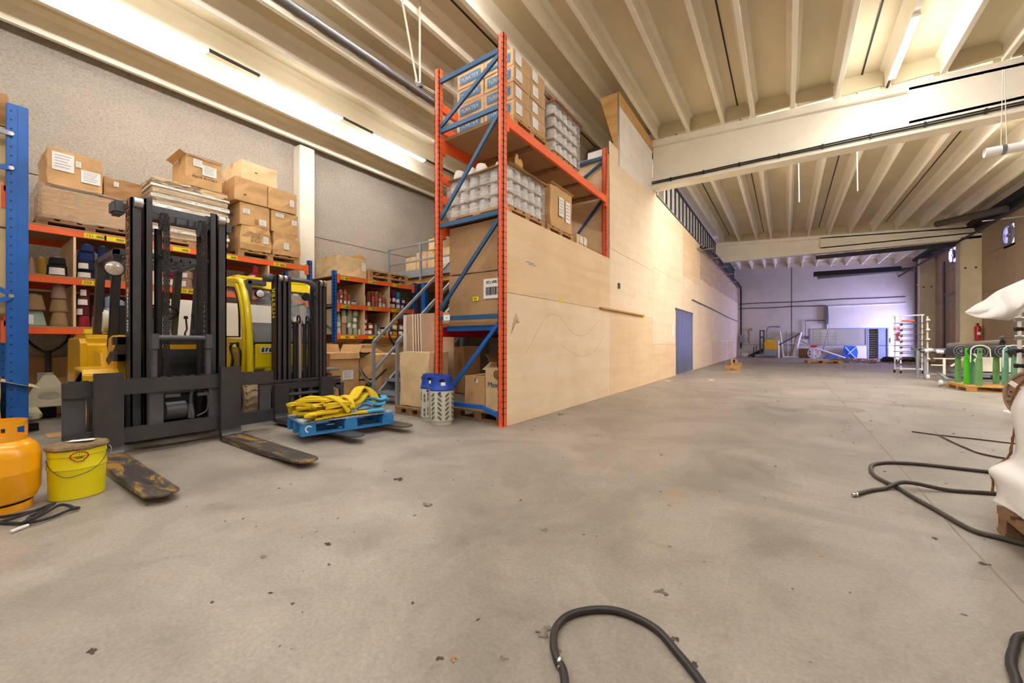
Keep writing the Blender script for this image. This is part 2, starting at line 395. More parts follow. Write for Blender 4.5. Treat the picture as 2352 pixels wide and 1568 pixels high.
M('window_frame_grey', '#7d87a3', .5)
mb = MB()
for a, b, c, d in ((wx0, wx1, wz0 - .05, wz0), (wx0, wx1, wz1, wz1 + .05), (wx0 - .05, wx0, wz0 - .05, wz1 + .05), (wx1, wx1 + .05, wz0 - .05, wz1 + .05)): mb.box(a, b, YB - .03, YB + .05, c, d)
w = struct('window_1', mb, 'window_frame_grey')
mb = MB(); mb.box(wx0, wx1, YB + .02, YB + .03, wz0, wz1); mb.build('pane', glass('pane', (.8, .85, .9, 1), .15), w)
mb = MB()
for a, b, c, d in ((dx0 - .06, dx0, 0, dz + .06), (dx1, dx1 + .06, 0, dz + .06), (dx0, dx1, dz, dz + .06)): mb.box(a, b, YB - .03, YB + .05, c, d)
d_ = struct('door_1', mb, 'window_frame_grey')
M('door_leaf', '#76809c', .5)
mb = MB(); mb.box(4.62, 5.02, YB + .06, YB + .10, 0.01, dz); mb.build('door_leaf', 'door_leaf', d_)
M('white_panel_paint', '#e4e2e6', .75)
mb = MB(); mb.box(2.15, 5.85, YB - .08, YB - .01, 3.3, 3.36); mb.box(2.15, 2.2, YB - .08, YB, 1.9, 3.36); struct('trim_3', mb, 'white_panel_paint')
mb = MB()
for z, x0, x1 in ((3.75, -2.8, 5.8), (3.42, -2.8, 2.1)): mb.tube([(x0 + (x1 - x0) * k / 12, YB - .03, z + .02 * math.sin(k)) for k in range(13)], .022, 6)
mb.box(.28, .31, YB - .01, YB, .0, 6.2); mb.box(-2.8, 6, YB - .012, YB, .83, .85)
struct('trim_4', mb, 'black')
# door opening in the right wall: jambs
mb = MB()
mb.box(XR - .02, XR + .17, DY0, DY0 + .06, 0, 2.85); mb.box(XR - .02, XR + .17, DY1 - .06, DY1, 0, 2.85); mb.box(XR - .02, XR + .17, DY0, DY1, 2.79, 2.85)
mb.box(XR + .1, XR + .14, DY0, DY1, 1.4, 1.45); mb.box(XR + .1, XR + .14, 30.55, 30.6, 0, 2.8)
struct('door_2', mb, 'window_frame_grey')
# wall column pieces
def column(name, x0, x1, y0, y1, h, mat='rib'):
    m = MB(); m.box(x0, x1, y0, y1, 0, h); return struct(name, m, mat, bev=.012)
column('trim_5', XL, -9.2, 4.6, 4.95, 5.62, 'cream')
M('column_cream', '#dccfae', .8, 0, .06, 2)
for i, (y0, y1, h) in enumerate(((23.2, 23.75, 5.25), (29.0, 29.4, 5.4), (10.4, 10.9, 4.9))):
    c = column('trim_6', 5.72, XR, y0, y1, h, 'column_cream')
    m = MB()
    for dx in (.14, .42): m.cyl((5.72 + dx, y0 - .004, 3.9 if i else 4.0), (5.72 + dx, y0 + .01, 3.9 if i else 4.0), .035)
    m.build('bolt_hole', 'black', c)
# cross beams, bottom level, top following the roof
def beam(y0, y1, zb, x0, x1, prof=.10, xe=1.9):
    m = MB(); zt = lambda x: rib_h(x)
    # core
    m.add([(x0, y0 + prof, zb), (x1, y0 + prof, zb - .1), (x1, y1, zb - .1), (x0, y1, zb), (x0, y0 + prof, zt(x0)), (x1, y0 + prof, zt(x1)), (x1, y1, zt(x1)), (x0, y1, zt(x0))],
          [(0, 3, 2, 1), (4, 5, 6, 7), (0, 1, 5, 4), (1, 2, 6, 5), (2, 3, 7, 6), (3, 0, 4, 7)])
    def strip(xa, xb, a0, a1):   # flange bands standing proud of the web
        za, zb_ = (lambda x: a0(x)), (lambda x: a1(x))
        m.hexa([(xa, y0, za(xa)), (xb, y0, za(xb)), (xb, y0 + prof + .01, za(xb)), (xa, y0 + prof + .01, za(xa))],
               [(xa, y0, zb_(xa)), (xb, y0, zb_(xb)), (xb, y0 + prof + .01, zb_(xb)), (xa, y0 + prof + .01, zb_(xa))])
    bz = lambda x: zb - .1 * (x - x0) / (x1 - x0)
    strip(x0, x1, bz, lambda x: bz(x) + .26)
    strip(x0, x1, lambda x: zt(x) - .16, zt)
    strip(xe, x1, lambda x: bz(x) + .2, lambda x: zt(x) - .1)
    struct('trim_7', m, 'beam_cream', bev=.006)
M('beam_cream', '#f3ecdc', .7, 0, .05, 1.5, dirt='#c4b798', dirt_at=.72)
beam(10.4, 10.75, 5.03, -2.85, XR); beam(23.2, 23.55, 5.24, -3.1, XR, xe=1.3)
m = MB()
for k, z in enumerate((5.13, 5.17)):
    m.tube([(-2.85 + i * .6, 10.37, z - .011 * i * .6 + .004 * math.sin(i * 2 + k)) for i in range(16)], .014, 6)
for i in range(12): m.box(-2.4 + i * .75, -2.37 + i * .75, 10.355, 10.4, 5.10 - .011 * i * .75, 5.19 - .011 * i * .75)
tag(m.build('beam_cable', 'black'), 'pair of black cables clipped along the face of the nearer white cross beam', 'cable')
m = MB(); m.box(1.15, XR - .6, 23.6, 23.66, 4.98, 5.16); m.bar((1.3, 28.5, 4.95), (5.0, 29.0, 4.95), .22, .26)
struct('trim_8', m, 'black')
# plywood partition built of sheets
ys = [3.93, 7.44, 10.5, 14.12, 17.3, 20.3, 23.5, 26.5, 29.5, YB]
for i in range(len(ys) - 1):
    y0, y1 = ys[i] + .003, ys[i + 1] - .003
    if i == 0: rows = [(0, 1.665, 'ply_pale'), (1.671, 2.69, 'ply_warm')]
    elif i == 1: rows = [(0, 1.665, 'ply_warm'), (1.671, 2.90, 'ply_pale'), (2.906, 5.02, 'ply_pale')]
    elif i == 2: rows = [(0, .99, 'ply_warm'), (.996, 3.0, 'ply_pale'), (3.006, 5.02, 'ply_pale')]
    elif i == 3: rows = [(0, 3.3, 'ply_pale'), (3.306, 5.0, 'ply_warm')]
    else: rows = [(0, 1.1, 'ply_warm' if i % 2 else 'ply_pale'), (1.106, 3.4 + .05 * i, 'ply_pale'), (3.406 + .05 * i, 5.05, 'ply_grey')]
    for z0, z1, mt in rows:
        m = MB()
        if i == 3 and z0 == 0:
            m.box(XW - .018, XW, y0, 14.3, z0, z1) ; m.box(XW - .018, XW, 14.3, y1, 2.05, z1) if False else m.box(XW - .018, XW, 14.3, y1, z0, z1)
        else: m.box(XW - .018, XW - random.choice((0, 0, .003)), y0, y1, z0, z1)
        struct('wall_partition', m, mt)
# chipped front edge of the near sheet
m = MB(); random.seed(3)
for k in range(50):
    z = .02 + 2.6 * k / 50; m.box(XW - .02, XW + .001, 3.925 + random.uniform(0, .004), 3.94, z, z + .05)
struct('trim_9', m, 'old_wood')
# strip-curtain sheet metal door in the partition
M('galv', '#8f97b8', .3, .6, .1, 3, .3, (1, 8, .3))
m = MB(); n = 26
for k in range(n):
    y = 13.05 + 2.65 * k / n; m.box(XW + .002, XW + .012 + .01 * (k % 2), y, y + 2.65 / n - .01, .02, 2.06)
d3 = struct('door_3', m, 'galv'); m = MB(); m.box(XW + .002, XW + .02, 12.98, 15.76, 2.06, 2.12); m.build('door_frame', 'dark_steel', d3)
# boxed-in corner above the partition: white sheet, zinc edge, OSB ends
m = MB(); m.add([(XW - .02, 7.95, 4.7), (XW + .001, 7.95, 4.7), (XW + .001, 10.4, 4.9), (XW - .02, 10.4, 4.9), (XW - .02, 7.95, 6.0), (XW, 7.95, 6.0), (XW, 10.4, 6.13), (XW - .02, 10.4, 6.13)],
      [(0, 3, 2, 1), (4, 5, 6, 7), (0, 1, 5, 4), (1, 2, 6, 5), (2, 3, 7, 6), (3, 0, 4, 7)]); struct('wall_partition', m, 'white_board')
m = MB(); m.box(XW + .001, XW + .01, 7.93, 10.4, 5.98, 6.25); m.prism([(-3.26, 6.24), (XW - .025, 6.24), (XW - .025, 4.9)], 'y', 7.93, 7.95); struct('trim_9', m, 'osb')
m = MB(); m.box(XW - .02, XW + .008, 7.925, 7.96, 4.7, 6.1); struct('trim_9', m, 'steel')
# steel-stud bulkhead on top of the partition
M('stud_sheet', '#c9c4b8', .8); M('stud', '#4d525c', .5, .4)
m = MB(); m.box(-3.12, -3.10, 10.8, YB, 4.9, 6.3); struct('wall_partition', m, 'stud_sheet')
m = MB(); y = 11.0
while y < YB:
    m.box(-3.10, -3.05, y, y + .05, 4.95, 6.28); y += .6
m.box(-3.1, -3.04, 10.8, YB, 6.22, 6.28); m.box(-3.1, -2.84, 10.8, YB, 4.95, 5.0)
struct('trim_9', m, 'stud')

# ---------------------------------------------------------------- fluorescent fixtures, with unseen fill lamps added for brightness
M('fixture', '#e9e6de', .5); M('track', '#33302e', .6)
TUBE = emis('tube_glow', (1, .975, .95, 1), 15.5)
TUBE_FILL = emis('tube_fill_glow', (1, .975, .95, 1), 26); TUBE3 = emis('tube_glow_office', (1, .88, .55, 1), 5)  # bay glow is set stronger, for the added fill lamps
def lamp(x, y0, y1, label, group=None, grow=0, glow=None, hz=None):
    h = hz or rib_h(x); t = thing('fluorescent_lamp', label, 'lamp', (x, (y0 + y1) / 2, h), group)
    m = MB(); m.box(x - .05, x + .05, y0 - .04, y1 + .04, h - .055, h - .002); m.build('housing', 'fixture', t)
    for dx in (-.028, .028):
        m = MB(); m.cyl((x + dx, y0, h - .078), (x + dx, y1, h - .078), .02 + grow, n=10); m.build('tube', glow or (TUBE_FILL if y0 > 10.5 else TUBE), t, True)
    return t
lamp(-7.75, .75, 2.36, 'nearest of the lit twin tube lamps along the left ceiling rib')
lamp(-7.75, 3.2, 4.72, 'middle one of the lit twin tube lamps along the left ceiling rib')
lamp(-7.75, 5.55, 7.05, 'farthest of the lit twin tube lamps along the left ceiling rib')
lamp(1.6, 8.35, 9.95, 'lit tube lamp at top right above the nearer white cross beam')
for k, x in enumerate((.115, 1.6, 3.1)): lamp(x, 10.95, 12.35, f'added fill tube lamp hidden behind the nearer white cross beam, {["left", "middle", "right"][k]} one', 'added fill tube lamps behind the cross beam')  # unseen lamps added behind the beam to brighten the second bay
for k, (x, y) in enumerate(((-5.52, 1.0), (-3.3, 3.1))): lamp(x, y, y + 1.3, f'added fill tube lamp out of frame above the forklifts, {["left", "nearest the tall rack"][k]} one', 'added fill tube lamps above the forklifts')  # frontal fill lamps, added out of view for the forklifts and tall rack
for y in (-2.4,): lamp(-7.75, y, y + 1.3, f'added fill tube lamp on the left ceiling rib {"well behind" if y < -2 else "just behind"} the viewpoint', 'added fill tube lamps behind the viewpoint')  # rear lamp added out of view to even out the lighting
for k, y in enumerate((14.1, 15.0)): lamp(5.35, y, y + 1.2 if k else y + .8, f'added fill tube lamp out of frame high over the second bay, {["nearer", "farther"][k]} one', 'added fill tube lamps over the second bay')  # extra out-of-view lamps, put in to lift the second bay
for i, x in enumerate((4.6, 5.35)):
    for y in (11.0, 12.6): lamp(x, y, y + 1.4, f'added tube lamp out of frame right of the nearer cross beam, {["left", "right"][i]} row, {"nearer" if y < 12 else "farther"} one', 'added fill tube lamps right of the nearer cross beam')  # added fill lamps, out of view, brightening the second bay from the right
for x in (1.6, -3.3):
    for y in (-2.9, -.9, 1.1) + ((3.6, 5.9) if x > 0 else ()): lamp(x, y, y + 1.5, f'added fill tube lamp overhead in the {"right" if x > 0 else "left"} row above the aisle, {dict(zip((-2.9, -.9, 1.1, 3.6, 5.9), ("rearmost", "second", "third", "fourth", "fifth")))[y]} one', 'added fill tube lamps above the open aisle')  # aisle rows added overhead and out of view for flat lighting
m = MB()
for y0, y1 in ((2.4, 3.16), (4.76, 5.5), (7.1, 9)): m.box(-7.77, -7.73, y0, y1, rib_h(-7.75) - .03, rib_h(-7.75))
m.box(1.585, 1.615, 9.95, 10.4, rib_h(1.6) - .02, rib_h(1.6)); struct('trim_9', m, 'track')

lamp(2.3, YB + 1.0, YB + 2.4, 'tube lamp in the office behind the far window', None, 0, TUBE3, 2.9)
m = MB(); m.box(4.09, 4.12, YB + .2, YB + 3, 0, 2.9); struct('wall_office', m, 'wall_grey')  # divider added to keep the office lamp's light off the doorway
# ---------------------------------------------------------------- common goods
def pallet(name, label, cx, cy, z, lx, ly, rot=0, mat='wood', group=None, h=.144):
    """lx along X with the stringers, ly along Y; deck boards run along X"""
    t = thing(name, label, 'pallet', (0, 0, 0), group)
    m = MB(); n = 5; w = ly / n * .78
    for i in range(n):
        y = -ly / 2 + w / 2 + i * (ly - w) / (n - 1); m.box(-lx / 2, lx / 2, y - w / 2, y + w / 2, h - .022, h)
    for i in range(3):
        x = -lx / 2 + .07 + i * (lx - .14) / 2; m.box(x - .07, x + .07, -ly / 2, ly / 2, h - .044, h - .022)
    m.build('deck', mat, t)
    for i in range(3):
        for j in range(3):
            x = -lx / 2 + .07 + i * (lx - .14) / 2; y = -ly / 2 + .05 + j * (ly - .1) / 2
            m = MB(); m.box(x - .065, x + .065, y - .05, y + .05, .022, h - .044); m.build('block', mat, t)
    for j in range(3):
        y = -ly / 2 + .05 + j * (ly - .1) / 2; m = MB(); m.box(-lx / 2, lx / 2, y - .05, y + .05, 0, .022); m.build('runner', mat, t)
    settle(t, (cx, cy, z), rot); return t
def carton(label, x0, x1, y0, y1, z0, z1, mat='carton', group=None, stickers=(), tape=True, rot=0, jit=.004, name='cardboard_box', seam='y', flaps=None, sag=0, cat='box', printed=None):
    """closed box; stickers: (face, u, v, w, h) with u,v 0..1 on face '+x' or '-y'"""
    cx, cy = (x0 + x1) / 2, (y0 + y1) / 2; t = thing(name, label, cat, (cx, cy, z0), group)
    m = MB(); m.box(x0, x1, y0, y1, z0, z1)
    b = m.build('box_body', mat, t, bev=.006, sub=3, jit=jit)
    if sag:
        for v in b.data.vertices:
            k = max(0, 1 - abs(v.co.z / (z1 - z0) - .25) * 2.2); v.co.x += sag * k * (1 if v.co.x > 0 else -1) * .8; v.co.y += sag * k * (1 if v.co.y > 0 else -1)
    if tape:
        m = MB(); w = .03
        if seam == 'y': m.box(cx - w, cx + w, y0 - .003, y1 + .003, z1 + .001, z1 + .003); m.box(cx - w, cx + w, y0 - .004 - jit, y0 - .002 - jit, z1 - .07, z1 + .003)
        else: m.box(x0 - .003, x1 + .004, cy - w, cy + w, z1 + .001, z1 + .003); m.box(x1 + .003 + jit, x1 + .005 + jit, cy - w, cy + w, z1 - .09, z1 + .003)
        m.build('tape', 'tape', t)
    for st in stickers:
        f, u, v, w, h = st[:5]; mt = st[5] if len(st) > 5 else 'paper'; e = jit + .004 + sag
        m = MB()
        if f == '+x': yc, zc = y0 + u * (y1 - y0), z0 + v * (z1 - z0); m.box(x1 + e - .003, x1 + e, yc - w / 2, yc + w / 2, zc - h / 2, zc + h / 2)
        else: xc, zc = x0 + u * (x1 - x0), z0 + v * (z1 - z0); m.box(xc - w / 2, xc + w / 2, y0 - e, y0 - e + .003, zc - h / 2, zc + h / 2)
        s_ = m.build('sticker', mt, t)
        if mt == 'paper':
            m = MB()
            for k in range(5):
                hh = h * .022; zz = zc + h * (.34 - .16 * k)
                if f == '+x': m.box(x1 + e, x1 + e + .001, yc - w * .38, yc + w * (.36 - .07 * (k % 3)), zz - hh, zz + hh)
                else: m.box(xc - w * .38, xc + w * (.36 - .07 * (k % 3)), y0 - e - .001, y0 - e, zz - hh, zz + hh)
            merge(s_, m, 'faint_ink')
    if flaps:
        for (ax, sgn, ln, ang) in flaps:
            m = MB(); c, s = math.cos(ang), math.sin(ang)
            if ax == 'x':
                xe = x1 if sgn > 0 else x0; m.hexa([(xe, y0, z1), (xe, y1, z1), (xe + .005, y1, z1), (xe + .005, y0, z1)], [(xe + sgn * c * ln, y0, z1 + s * ln), (xe + sgn * c * ln, y1, z1 + s * ln), (xe + sgn * c * ln + .005, y1, z1 + s * ln), (xe + sgn * c * ln + .005, y0, z1 + s * ln)])
            else:
                ye = y1 if sgn > 0 else y0; m.hexa([(x0, ye, z1), (x1, ye, z1), (x1, ye + .005, z1), (x0, ye + .005, z1)], [(x0, ye + sgn * c * ln, z1 + s * ln), (x1, ye + sgn * c * ln, z1 + s * ln), (x1, ye + sgn * c * ln + .005, z1 + s * ln), (x0, ye + sgn * c * ln + .005, z1 + s * ln)])
            m.build('flap', mat, t)
    if printed:
        txt, size, u, v, ink = printed; text(txt, size, ink, (x1 + jit + .003 + sag, y0 + u * (y1 - y0), z0 + v * (z1 - z0)), FX, t, 'printing')
    if rot: t.rotation_euler = (0, 0, rot)
    return t

# ---------------------------------------------------------------- upright posts and beams
def post(mb, x, y, z1, w=.09, d=.07, z0=0):
    """C-section upright, open side to -X when d>0"""
    mb.box(x - w / 2, x + w / 2, y - d / 2, y - d / 2 + .008, z0, z1); mb.box(x - w / 2, x - w / 2 + .008, y - d / 2, y + d / 2, z0, z1); mb.box(x + w / 2 - .008, x + w / 2, y - d / 2, y + d / 2, z0, z1)
    mb.box(x - w / 2 + .03, x + w / 2 - .03, y - d / 2 - .006, y - d / 2, z0, z1)
def holes(x, y, z1, face, step=.075, z0=.15, w=.016, hh=.022):
    m = MB(); z = z0
    while z < z1 - .05:
        if face == '-y':
            for dx in (-.03, .03): m.box(x + dx - w / 2, x + dx + w / 2, y - .002, y, z, z + hh)
        else:
            for dy in (-.02, .02): m.box(x, x + .002, y + dy - w / 2, y + dy + w / 2, z, z + hh)
        z += step
    return m
def rack(label, xf, xb, y0, y1, levels, ztop, divs, shelf='fibreboard', name='pallet_rack', postmat='blue', hide_left=False, end_panel=None):
    t = thing(name, label, 'rack', (xf, y0, 0))
    for k, y in enumerate((y0, y1)):
        for x in (xf - .045, xb + .045):
            m = MB(); post(m, x, y, ztop[k]); p = m.build('upright', postmat, t)
            if x == xf - .045:
                holes(x, y - .041, ztop[k], '-y').build('slot_row', 'black', p); holes(xf + .001, y, ztop[k], '+x').build('slot_row', 'black', p)
        m = MB(); z = .3
        while z < ztop[k] - .5:
            m.bar((xf - .05, y, z), (xb + .05, y, z + .5), .03, .03); m.bar((xb + .05, y, z + .5), (xf - .05, y, z + .55), .03, .03); z += .55 if False else 1.0
        m.build('brace', 'grey_paint', t)
    for z in levels:
        for x in (xf, xb):
            m = MB(); m.box(x - .045, x - .002, y0 + .045, y1 - .045, z - .085, z); m.box(x - .045, x + .004, y0 + .04, y0 + .1, z - .16, z + .04); m.box(x - .045, x + .004, y1 - .1, y1 - .04, z - .16, z + .04)
            m.build('beam', 'orange', t, bev=.003)
        m = MB(); m.box(xb + .0, xf - .0, y0 + .05, y1 - .05, z, z + .02); m.build('shelf_board', shelf, t)
    for y in divs:
        for za, zb in zip(levels, levels[1:]):
            m = MB(); m.box(xb + .05, xf - .01, y - .012, y + .012, za + .02, zb - .088 + .085 * 0); m.build('divider', 'ply_warm', t)
    if end_panel:
        for za, zb in zip(levels, levels[1:]):
            for y in end_panel:
                m = MB(); m.box(xb + .05, xf - .06, y - .01, y + .01, za + .02, zb - .088); m.build('divider', 'ply_warm', t)
    return t
XF = -8.0
L1 = [1.24, 1.92, 2.58]; L2 = [1.20, 1.87, 2.50]
r1 = rack('long blue and orange rack of yarn shelves behind the big black-masted forklift', XF, -9.1, .10, 4.22, L1, (2.7, 2.72), [.965, 1.78, 2.60, 3.43])
r2 = rack('blue and orange rack of yarn shelves behind the grey steel stairs', XF, -9.1, 4.76, 7.0, L2, (2.6, 2.6), [5.48, 6.18], end_panel=[4.80])
# inner rear panel of the first bays
m = MB(); m.box(-9.08, -9.06, .15, 4.2, 1.3, 1.8); m.build('back_panel', 'carton_dark', r1)
m = MB(); m.box(-9.08, -9.06, 4.8, 6.96, 1.22, 2.4); m.build('back_panel', 'carton_dark', r2)
def shelf_tag(root, y, z, w=.2, txt=None):
    m = MB(); m.box(XF - .001, XF + .004, y - w / 2, y + w / 2, z - .075, z - .012); s_ = m.build('shelf_tag', 'yellow_tag', root)
    m = MB(); n = int(w * 60)
    for k in range(n):
        m.box(XF + .004, XF + .006, y + w * .05 + k * w * .4 / n, y + w * .05 + (k + .5) * w * .4 / n, z - .062, z - .026)
    merge(s_, m, 'ink')
    if txt: text(txt, .05, 'ink', (XF + .006, y - w * .25, z - .044), FX, s_, 'number')
for y, z, t_ in ((1.16, L1[2], '121'), (1.36, L1[2], None), (2.12, L1[2], None), (2.80, L1[2], None), (3.62, L1[2], '130'), (1.14, L1[1], '123'), (2.2, L1[1], '124'), (.42, L1[0], None), (1.16, L1[0], None), (1.6, L1[0], None), (2.4, L1[0], None), (3.0, L1[1], None)):
    shelf_tag(r1, y, z, .22, t_)
for y, z, t_ in ((4.98, L2[2], '131'), (5.68, L2[2], '132'), (6.38, L2[2], '133'), (5.0, L2[1], '134'), (5.68, L2[1], '135'), (6.35, L2[1], '136'), (4.98, L2[0], None), (5.2, L2[0], None), (5.68, L2[0], None), (5.9, L2[0], None), (6.35, L2[0], None), (6.6, L2[0], None)):
    shelf_tag(r2, y, z, .2, t_)

# ---------------------------------------------------------------- yarn cones on the shelves
YC = dict(navy='#1f3a78', ink='#2b3350', sage='#9fb18e', mint='#b3cdb0', green='#7f9a78', moss='#5f7a44', salmon='#d27a66', rose='#b9635a', brick='#93483b', rust='#a8401f', cream='#d9cbb0', white='#e4e0d8', aqua='#b5cbbd', tan='#b59468', brown='#6e5238', sand='#a98a62', plum='#4a2547', magenta='#8c1f57', sky='#2e9bd6', yellow='#e2a713', ochre='#b38e2c', red='#b2222e', wine='#6a2230', black='#222222', grey='#8b8f96', lightblue='#8fa9cf', crimson='#b3273f', peach='#c99a7a', pinkgrey='#bd9f93', violet='#3c2a58', olive='#7d8a3a', lime='#c2cc2e', teal='#7fa9a6')
WORD = dict(navy='navy blue', ink='dark ink blue', sage='sage green', mint='pale mint', green='grey green', moss='moss green', salmon='salmon pink', rose='dusty rose', brick='brick brown', rust='rust red', cream='cream', white='off-white', aqua='pale aqua', tan='tan', brown='dark brown', sand='sand coloured', plum='dark plum', magenta='magenta', sky='bright sky blue', yellow='egg-yolk yellow', ochre='ochre', red='red', wine='wine red', black='black', grey='mid grey', lightblue='light blue', crimson='crimson', peach='peach', pinkgrey='pinkish grey', violet='violet', olive='olive', lime='lime capped ochre', teal='dull teal')
CONES = {}
SHAPE = dict(d=(.50, .46, 1), c=(.50, .36, 1), k=(.50, .18, 1), w=(.5, .5, 1), b=(.46, .5, 1))
def cone(kind, col, dia, h, lab):
    key = (kind, col, round(dia, 3), round(h, 3), lab)
    if key in CONES: return CONES[key]
    M('yarn_' + col, YC[col], .95, 0, .12, 30, .6, (1, 1, 5))
    a, b, _ = SHAPE[kind]; t = thing('yarn_cone', 'yarn cone', 'yarn cone'); pr = [(a * dia * .93, 0), (a * dia, h * .06)]
    n = 6
    for i in range(1, n): pr.append(((a + (b - a) * i / n) * dia * (1 + .012 * (i % 2)), h * (.06 + .86 * i / n)))
    pr += [(b * dia, h * .94), (b * dia * .9, h)]
    m = MB(); m.lathe(pr, n=20); m.build('yarn', 'yarn_' + col, t, True)
    m = MB(); m.lathe([(b * dia * .42, h - .002), (b * dia * .40, h + .012), (b * dia * .2, h + .012)], n=14); m.build('core', 'cream', t, True)
    if lab:
        m = MB(); R = dia * .51 if kind != 'k' else dia * .42; lo, hi = -.75, .75
        if lab == 2: lo, hi = -1.1, .9
        vs = []; K = 7
        for z in (h * .12, h * .72):
            rr = (a + (b - a) * z / h) * dia + .004
            for i in range(K + 1):
                th = lo * .8 + (hi - lo) * .8 * i / K - .55; vs.append((rr * math.cos(th), rr * math.sin(th), z))
        m.add(vs, [(i, i + 1, K + 2 + i, K + 1 + i) for i in range(K)]); s_ = m.build('paper_label', 'paper', t, True)
    CONES[key] = t; t['used'] = 0; return t
ORD = ['bottom', 'second', 'third', 'fourth', 'fifth']
NTH = ['first', 'second', 'third', 'fourth', 'fifth', 'sixth', 'seventh', 'eighth', 'ninth', 'tenth', 'eleventh']
def fill(bay, group, x, ya, yb, z, cols, default_d=None):
    """cols: per column list bottom-up of (kind, colour, dia, height, label)"""
    ks = min(1.28, (yb - ya) * .965 / sum(max(q[2] for q in c) for c in cols)); kh = min(ks, 1.16, .57 / max(sum(q[3] for q in c) for c in cols))
    cols = [[(a, b, d * min(ks, 1.5 * kh), h * kh, e) for a, b, d, h, e in c] for c in cols]
    n = len(cols); used = 0
    wsum = sum(max(q[2] for q in c) for c in cols); gap = max(0, (yb - ya - wsum) / max(1, n)); y = ya + gap / 2
    for i, c in enumerate(cols):
        w = max(q[2] for q in c); zz = z; yc = y + w / 2; y += w + gap
        for j, (kd, col, dia, h, lab) in enumerate(c):
            src = cone(kd, col, dia, h, lab)
            tall = 'slim' if kd in 'k' else ('flat drum of' if h < dia * .85 else 'cone of')
            where = f'{ORD[j]} up' if j else 'at the foot'
            label = f"{WORD[col]} {'slim cone' if kd == 'k' else 'drum' if h < dia * .9 else 'cone'}, {where}, {NTH[i]} column in {bay}"
            loc = (x - dia / 2 + random.uniform(-.03, .0), yc + random.uniform(-.006, .006), zz)
            rz = random.uniform(-.5, .5)
            if src['used'] == 0: o = src; settle(o, loc, rz); o['label'] = label; o['group'] = group; o['used'] = 1
            else: o = dup(src, loc, rz, label, group)
            zz += h + .001
XFR = XF - .05
g1, g2 = 'yarn cones on the long rack', 'yarn cones on the rack behind the stairs'
# long rack, upper row of bays
fill('the top left bay', g1, XFR, .30, .92, L1[1] + .022, [[('w', 'ochre', .075, .26, 0)], [('w', 'ochre', .075, .25, 0)], [('w', 'lime', .10, .27, 1)], [('k', 'pinkgrey', .095, .22, 0)], [('w', 'ochre', .085, .24, 0)], [('d', 'black', .21, .17, 2), ('d', 'black', .17, .10, 0)]])
fill('the second top bay', g1, XFR, 1.0, 1.74, L1[1] + .022, [[('d', 'ink', .17, .115, 2), ('d', 'ink', .17, .125, 1), ('d', 'navy', .17, .13, 0), ('d', 'navy', .14, .09, 0)], [('d', 'ink', .12, .12, 2), ('d', 'navy', .12, .13, 1), ('d', 'navy', .11, .12, 0), ('d', 'ink', .13, .1, 0)], [('d', 'tan', .14, .12, 1), ('d', 'peach', .16, .1, 0), ('d', 'peach', .16, .1, 0), ('d', 'peach', .15, .09, 0)], [('d', 'ink', .11, .14, 1)], [('d', 'pinkgrey', .12, .14, 2)]])
fill('the third top bay', g1, XFR, 1.84, 2.55, L1[1] + .022, [[('d', 'cream', .14, .17, 1), ('d', 'peach', .12, .12, 0)], [('d', 'crimson', .15, .16, 2), ('d', 'crimson', .12, .13, 0)], [('d', 'pinkgrey', .17, .15, 2), ('d', 'pinkgrey', .16, .12, 1)], [('c', 'tan', .11, .14, 0)], [('d', 'crimson', .12, .2, 0)]])
fill('the fourth top bay', g1, XFR, 2.66, 3.38, L1[1] + .022, [[('d', 'crimson', .10, .14, 1)], [('d', 'red', .13, .15, 0), ('d', 'red', .13, .12, 0)], [('d', 'crimson', .16, .2, 0), ('d', 'crimson', .15, .13, 2), ('w', 'crimson', .07, .11, 0)]])
fill('the last top bay', g1, XFR, 3.5, 4.12, L1[1] + .022, [[('d', 'black', .15, .2, 0), ('d', 'cream', .13, .08, 0)], [('d', 'white', .14, .16, 2), ('d', 'white', .12, .1, 0)], [('d', 'brick', .14, .17, 1)]])
# long rack, lower row of bays
fill('the lower left bay', g1, XFR, .28, .93, L1[0] + .022, [[('c', 'sage', .15, .17, 0), ('c', 'aqua', .18, .17, 0), ('c', 'brown', .17, .16, 0)], [('c', 'aqua', .2, .18, 1), ('c', 'sand', .19, .18, 0)], [('c', 'tan', .15, .17, 0), ('c', 'sand', .16, .16, 0), ('c', 'pinkgrey', .13, .17, 0)]])
fill('the lower second bay', g1, XFR, 1.0, 1.74, L1[0] + .022, [[('d', 'crimson', .085, .13, 0), ('d', 'wine', .1, .12, 2), ('d', 'wine', .1, .11, 2), ('d', 'wine', .08, .12, 1)], [('d', 'lightblue', .095, .13, 0), ('d', 'wine', .08, .13, 0)], [('d', 'lightblue', .095, .13, 1), ('d', 'lightblue', .095, .12, 1), ('w', 'lightblue', .075, .13, 0)], [('w', 'lightblue', .09, .26, 0), ('d', 'lightblue', .07, .08, 0)], [('d', 'white', .09, .24, 1), ('d', 'white', .085, .11, 2)], [('d', 'green', .09, .26, 0), ('d', 'green', .085, .1, 0)]])
fill('the lower fourth bay', g1, XFR, 2.66, 3.38, L1[0] + .022, [[('d', 'wine', .13, .16, 1)], [('d', 'red', .14, .2, 1)], [('d', 'navy', .13, .18, 2)]])
fill('the lower last bay', g1, XFR, 3.5, 4.12, L1[0] + .022, [[('d', 'brick', .12, .14, 2), ('d', 'wine', .12, .13, 1)], [('d', 'ochre', .15, .16, 0), ('d', 'red', .13, .15, 1)], [('d', 'red', .12, .16, 2), ('d', 'white', .12, .1, 1)]])
